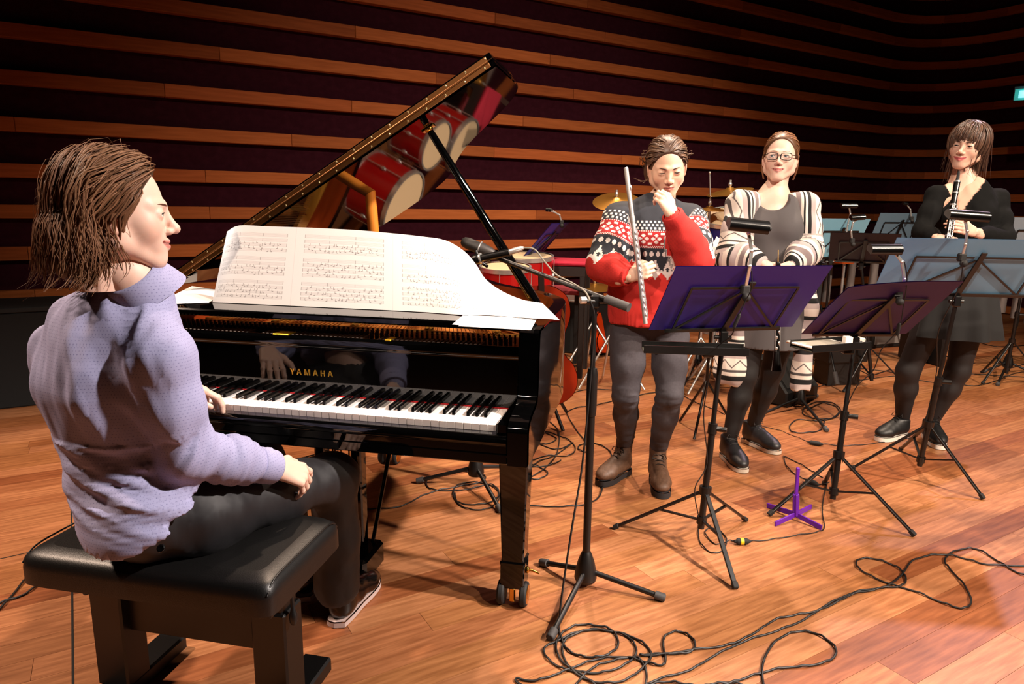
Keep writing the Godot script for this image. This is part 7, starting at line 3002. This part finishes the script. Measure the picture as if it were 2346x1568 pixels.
func vibraphone(label: String, c: Vector3, w: float, n: int):
	var t := thing("vibraphone", label, "vibraphone", Vector3(c.x, 0, c.z), 0.1)
	var frame := mat(Color(0.05, 0.05, 0.055), 0.5)
	var y := c.y + 0.05
	var b := MB.new()
	for s in [-0.12, 0.12]:
		b.box(Vector3(0, y, s), Vector3(w + 0.1, 0.04, 0.03), 0.004)
	part("frame", b, frame, t)
	for i in n * 2:
		var x := lerpf(-w * 0.5, w * 0.5, i / (n * 2.0 - 1.0))
		b = MB.new()
		b.box(Vector3(x, y + 0.035, 0), Vector3(w / (n * 2.0) * 0.8, 0.014, 0.3 - 0.06 * i / n), 0.003)
		part("bar", b, mat(Color(0.3, 0.3, 0.32), 0.3, 0.7), t)
	for i in n:
		var x := lerpf(-w * 0.46, w * 0.46, i / maxf(1.0, n - 1.0))
		var ln := 0.4 - 0.02 * i if c.x < 3.5 else 0.18 + 0.05 * i
		b = MB.new()
		b.tube([Vector3(x, y - 0.01, 0.09), Vector3(x, y - ln, 0.09)], 0.034, 16)
		part("resonator_tube", b, mat(Color(0.42, 0.39, 0.38), 0.4, 0.35), t)
	for s in [-1.0, 1.0]:
		b = MB.new()
		b.box(Vector3(s * (w * 0.5 + 0.06), y * 0.5, 0), Vector3(0.05, y, 0.3), 0.01)
		part("end_frame", b, frame, t)

# ---------------------------------------------------------------- cables on the floor
func cable(label: String, px: Array, r := 0.0034, lift := [], m: Material = null, group := "", per := 7):
	var pts := []
	for i in px.size():
		var y := r + 0.0005
		if lift.size() > i:
			y += lift[i]
		pts.append(fl(px[i][0], px[i][1], y))
	var b := MB.new()
	var c := curve(pts, per)
	# small undulation where a cable rides over another
	for i in c.size():
		c[i].y += 0.0035 * maxf(0.0, sin(i * 0.9))
	b.tube(c, r, 8)
	return lone("cable", b, m if m else mats.cable, label, "cable", group)

func zc(pts: Array, ox: float, oy: float, s: float) -> Array:
	var out := []
	for p in pts:
		out.append([ox + p[0] / s, oy + p[1] / s])
	return out

func build_cables():
	# foreground
	var Z := func(p: Array) -> Array: return zc(p, 1150.0, 1150.0, 1.9615)
	cable("long black cable running from the coil to the stage edge", Z.call([[180, 905], [120, 850], [60, 800], [150, 805], [260, 770], [360, 730], [450, 705], [560, 700], [660, 725], [720, 735], [735, 710], [725, 650], [730, 610], [770, 585], [820, 590], [860, 620], [865, 660], [820, 682], [720, 685], [620, 690], [700, 690], [850, 668], [1000, 648], [1080, 620], [1160, 575], [1230, 530], [1320, 510], [1420, 490], [1500, 455], [1580, 415], [1680, 395], [1740, 375], [1800, 325], [1840, 270], [1920, 242], [2010, 240], [2100, 262], [2200, 285], [2420, 290]]))
	cable("black cable making a wide loop near the rounded floor shadow", Z.call([[640, 830], [700, 800], [850, 755], [960, 690], [1100, 625], [1240, 580], [1360, 530], [1460, 465], [1580, 410], [1700, 388], [1790, 380], [1815, 350], [1790, 305], [1720, 270], [1650, 255], [1600, 262], [1595, 290], [1640, 325], [1740, 370], [1860, 405], [1980, 455], [2070, 480], [2108, 450], [2080, 380], [2010, 300], [1990, 265], [2020, 230], [2090, 210], [2150, 220], [2240, 275], [2330, 325], [2420, 345]]))
	cable("black cable with a round bight lying bottom centre between the long cables", Z.call([[1180, 850], [1170, 780], [1175, 720], [1215, 645], [1280, 598], [1350, 583], [1420, 597], [1485, 640], [1502, 680], [1470, 715], [1380, 738], [1260, 748], [1150, 775], [1060, 805], [980, 830]]))
	cable("coiled black cable at the foot of the tall boom microphone stand", Z.call([[255, 560], [262, 600], [290, 660], [340, 690], [410, 700], [480, 685], [520, 650], [515, 605], [480, 570], [410, 556], [340, 555], [285, 580], [250, 620], [245, 670], [280, 730], [350, 765], [440, 770], [540, 740], [600, 690], [595, 640], [550, 600], [460, 580], [380, 580], [300, 610], [270, 660], [300, 740], [380, 800], [460, 815], [560, 800], [640, 740], [670, 690], [640, 640], [560, 600], [430, 575], [330, 590], [220, 640], [190, 660], [200, 700], [260, 745], [340, 770], [400, 810], [440, 840]]))
	cable("black cable with loops along the very front of the stage", Z.call([[330, 830], [360, 790], [420, 740], [500, 715], [600, 700], [640, 740], [650, 790], [640, 850]]))
	cable("short black cable end beside the coiled one", Z.call([[600, 860], [680, 820], [760, 810], [830, 822], [900, 830], [960, 818], [1040, 815], [1100, 830]]))
	# the cable that climbs the boom stand
	var pts := [az(1352, 690, -2.16), az(1362, 730, -2.17), az(1356, 830, -2.18), az(1345, 960, -2.17), az(1332, 1080, -2.14), az(1312, 1200, -2.08), az(1295, 1310, -2.03), az(1284, 1390, -1.99), fl(1281, 1430, 0.006)]
	var b := MB.new()
	b.tube(curve(pts, 7), 0.0034, 8)
	lone("cable", b, mats.cable, "black cable hanging down along the tall boom microphone stand", "cable")
	# cables by the piano's right side
	cable("black cable curling from the piano to the brown boot", [[1205, 1160], [1290, 1161], [1345, 1155], [1375, 1135], [1385, 1090], [1398, 1060], [1400, 1040], [1385, 1025], [1355, 1015], [1330, 1020], [1325, 1030], [1345, 1035], [1340, 1012], [1320, 985], [1302, 955], [1300, 945], [1320, 935], [1370, 928], [1420, 915], [1470, 905], [1530, 895]], 0.0034)
	cable("tangled black cable beside the piano's curved side", [[1250, 960], [1278, 985], [1280, 1020], [1270, 1050], [1240, 1080], [1215, 1095], [1235, 1098], [1255, 1085], [1235, 1070], [1215, 1060], [1250, 1045], [1300, 1045], [1318, 1030], [1305, 1010], [1270, 995], [1240, 988], [1275, 1005], [1250, 1018], [1225, 1012], [1270, 1030], [1300, 1022], [1312, 1015], [1270, 1045], [1240, 1055], [1220, 1070], [1260, 1066], [1285, 1055]], 0.0032)
	cable("black cable crossing the floor behind the boom microphone stand", [[1272, 912], [1300, 905], [1345, 893], [1420, 895], [1460, 900]], 0.003)
	cable("tangled black cable round the hub under the piano", [[770, 1160], [850, 1167], [920, 1160], [960, 1140], [1000, 1125], [1050, 1115], [1100, 1105], [1110, 1090], [1060, 1080], [1020, 1085], [980, 1100], [985, 1120], [1030, 1125], [1080, 1120], [1120, 1110], [1140, 1120], [1140, 1140], [1110, 1155], [1060, 1155], [1040, 1140], [1045, 1115], [1080, 1105], [1130, 1115], [1145, 1140], [1120, 1165], [1080, 1168], [1050, 1155], [1042, 1130]], 0.0032)
	cable("black cable lying at the left edge of the stage below the bench", [[-60, 1440], [0, 1395], [40, 1350], [85, 1296]], 0.0036)
	cable("black cable crossing the other one at the left edge by the bench", [[-60, 1405], [0, 1382], [60, 1360], [105, 1325], [130, 1305]], 0.0036)
	cable("black cable passing behind the pedal lyre", [[640, 1060], [700, 1048], [760, 1035], [820, 1020]], 0.0036)
	# around the players
	var mc := [[1605, 1185], [1600, 1215], [1605, 1245], [1630, 1267], [1655, 1262], [1665, 1240], [1655, 1222], [1630, 1210], [1615, 1222], [1640, 1248], [1668, 1240], [1682, 1240]]
	cable("thin black lamp cord looping at the deep purple stand's front leg", mc, 0.0024)
	cable("thin black cord from the yellow-banded plug past the purple peg stand", [[1718, 1241], [1760, 1238], [1820, 1228], [1870, 1220], [1888, 1210], [1884, 1175], [1886, 1145], [1892, 1120], [1895, 1110]], 0.0024)
	cable("thin black cord from the dark sneaker to the violet stand", [[1795, 1045], [1802, 1068], [1825, 1090], [1850, 1100], [1880, 1110], [1900, 1105]], 0.0026)
	cable("second thin black cord from the dark sneaker running straight to the stand leg", [[1797, 1047], [1830, 1062], [1860, 1080], [1885, 1095]], 0.0026)
	cable("thin black cord between the inline plug and the running shoe", [[1886, 1018], [1940, 1022], [2000, 1017], [2050, 1010], [2095, 1002]], 0.0024)
	cable("thin dark cord behind the dark sneaker leading to the inline plug", [[1735, 975], [1780, 985], [1820, 1000], [1850, 1012]], 0.0018)
	for pl in [["power_connector", "black inline plug with a yellow band near the deep purple stand", fl(1682, 1241, 0.014), fl(1720, 1241, 0.014), true], ["cord_connector", "small black inline plug on the floor beyond the dark sneaker", fl(1850, 1013, 0.012), fl(1886, 1019, 0.012), false], ["cord_connector", "small black cord switch by the violet stand's rear leg", fl(1846, 1100, 0.012), fl(1876, 1112, 0.012), false]]:
		var t := thing(pl[0], pl[1], "plug", pl[2])
		b = MB.new()
		var d: Vector3 = pl[3] - pl[2]
		b.tube([Vector3.ZERO, d * 0.15, d * 0.2, d * 0.75, d * 0.85, d], [0.006, 0.008, 0.0135, 0.0135, 0.009, 0.005], 10)
		part("plug_body", b, mats.rubber, t)
		if pl[4]:
			b = MB.new()
			b.tube([d * 0.36, d * 0.56], 0.0142, 12)
			part("yellow_band", b, mat(Color(0.85, 0.72, 0.05), 0.5), t, "yellow band")
	# coil by the stage monitor and stray cables at the back
	cable("black cable coil beside the stage monitor", [[1850, 940], [1880, 925], [1910, 930], [1922, 945], [1900, 960], [1860, 958], [1838, 945], [1860, 925], [1900, 922], [1925, 938], [1910, 958], [1870, 965], [1830, 962], [1810, 975], [1815, 990], [1845, 992], [1880, 985], [1890, 960]], 0.0036)
	cable("thin cable lying behind the grey jeans", [[1560, 905], [1600, 925], [1640, 940], [1660, 950]], 0.003)
	cable("thin cable winding behind the stage monitor", [[1830, 905], [1880, 885], [1940, 875], [2000, 868], [2050, 862], [2090, 870], [2150, 878]], 0.003)
	cable("thin cable in front of the small amplifier", [[1850, 860], [1900, 852], [1960, 845], [2020, 850], [2060, 858]], 0.003)
	cable("cable curving across the floor right of the running shoes", [[2190, 880], [2240, 884], [2290, 870], [2330, 855], [2400, 850]], 0.0034)
	cable("cable in front of the grey resonator tubes", [[2240, 785], [2290, 795], [2346, 792], [2420, 790]], 0.0034)
	cable("cable crossing behind the running shoes", [[2180, 855], [2240, 858], [2300, 862], [2400, 868]], 0.003)
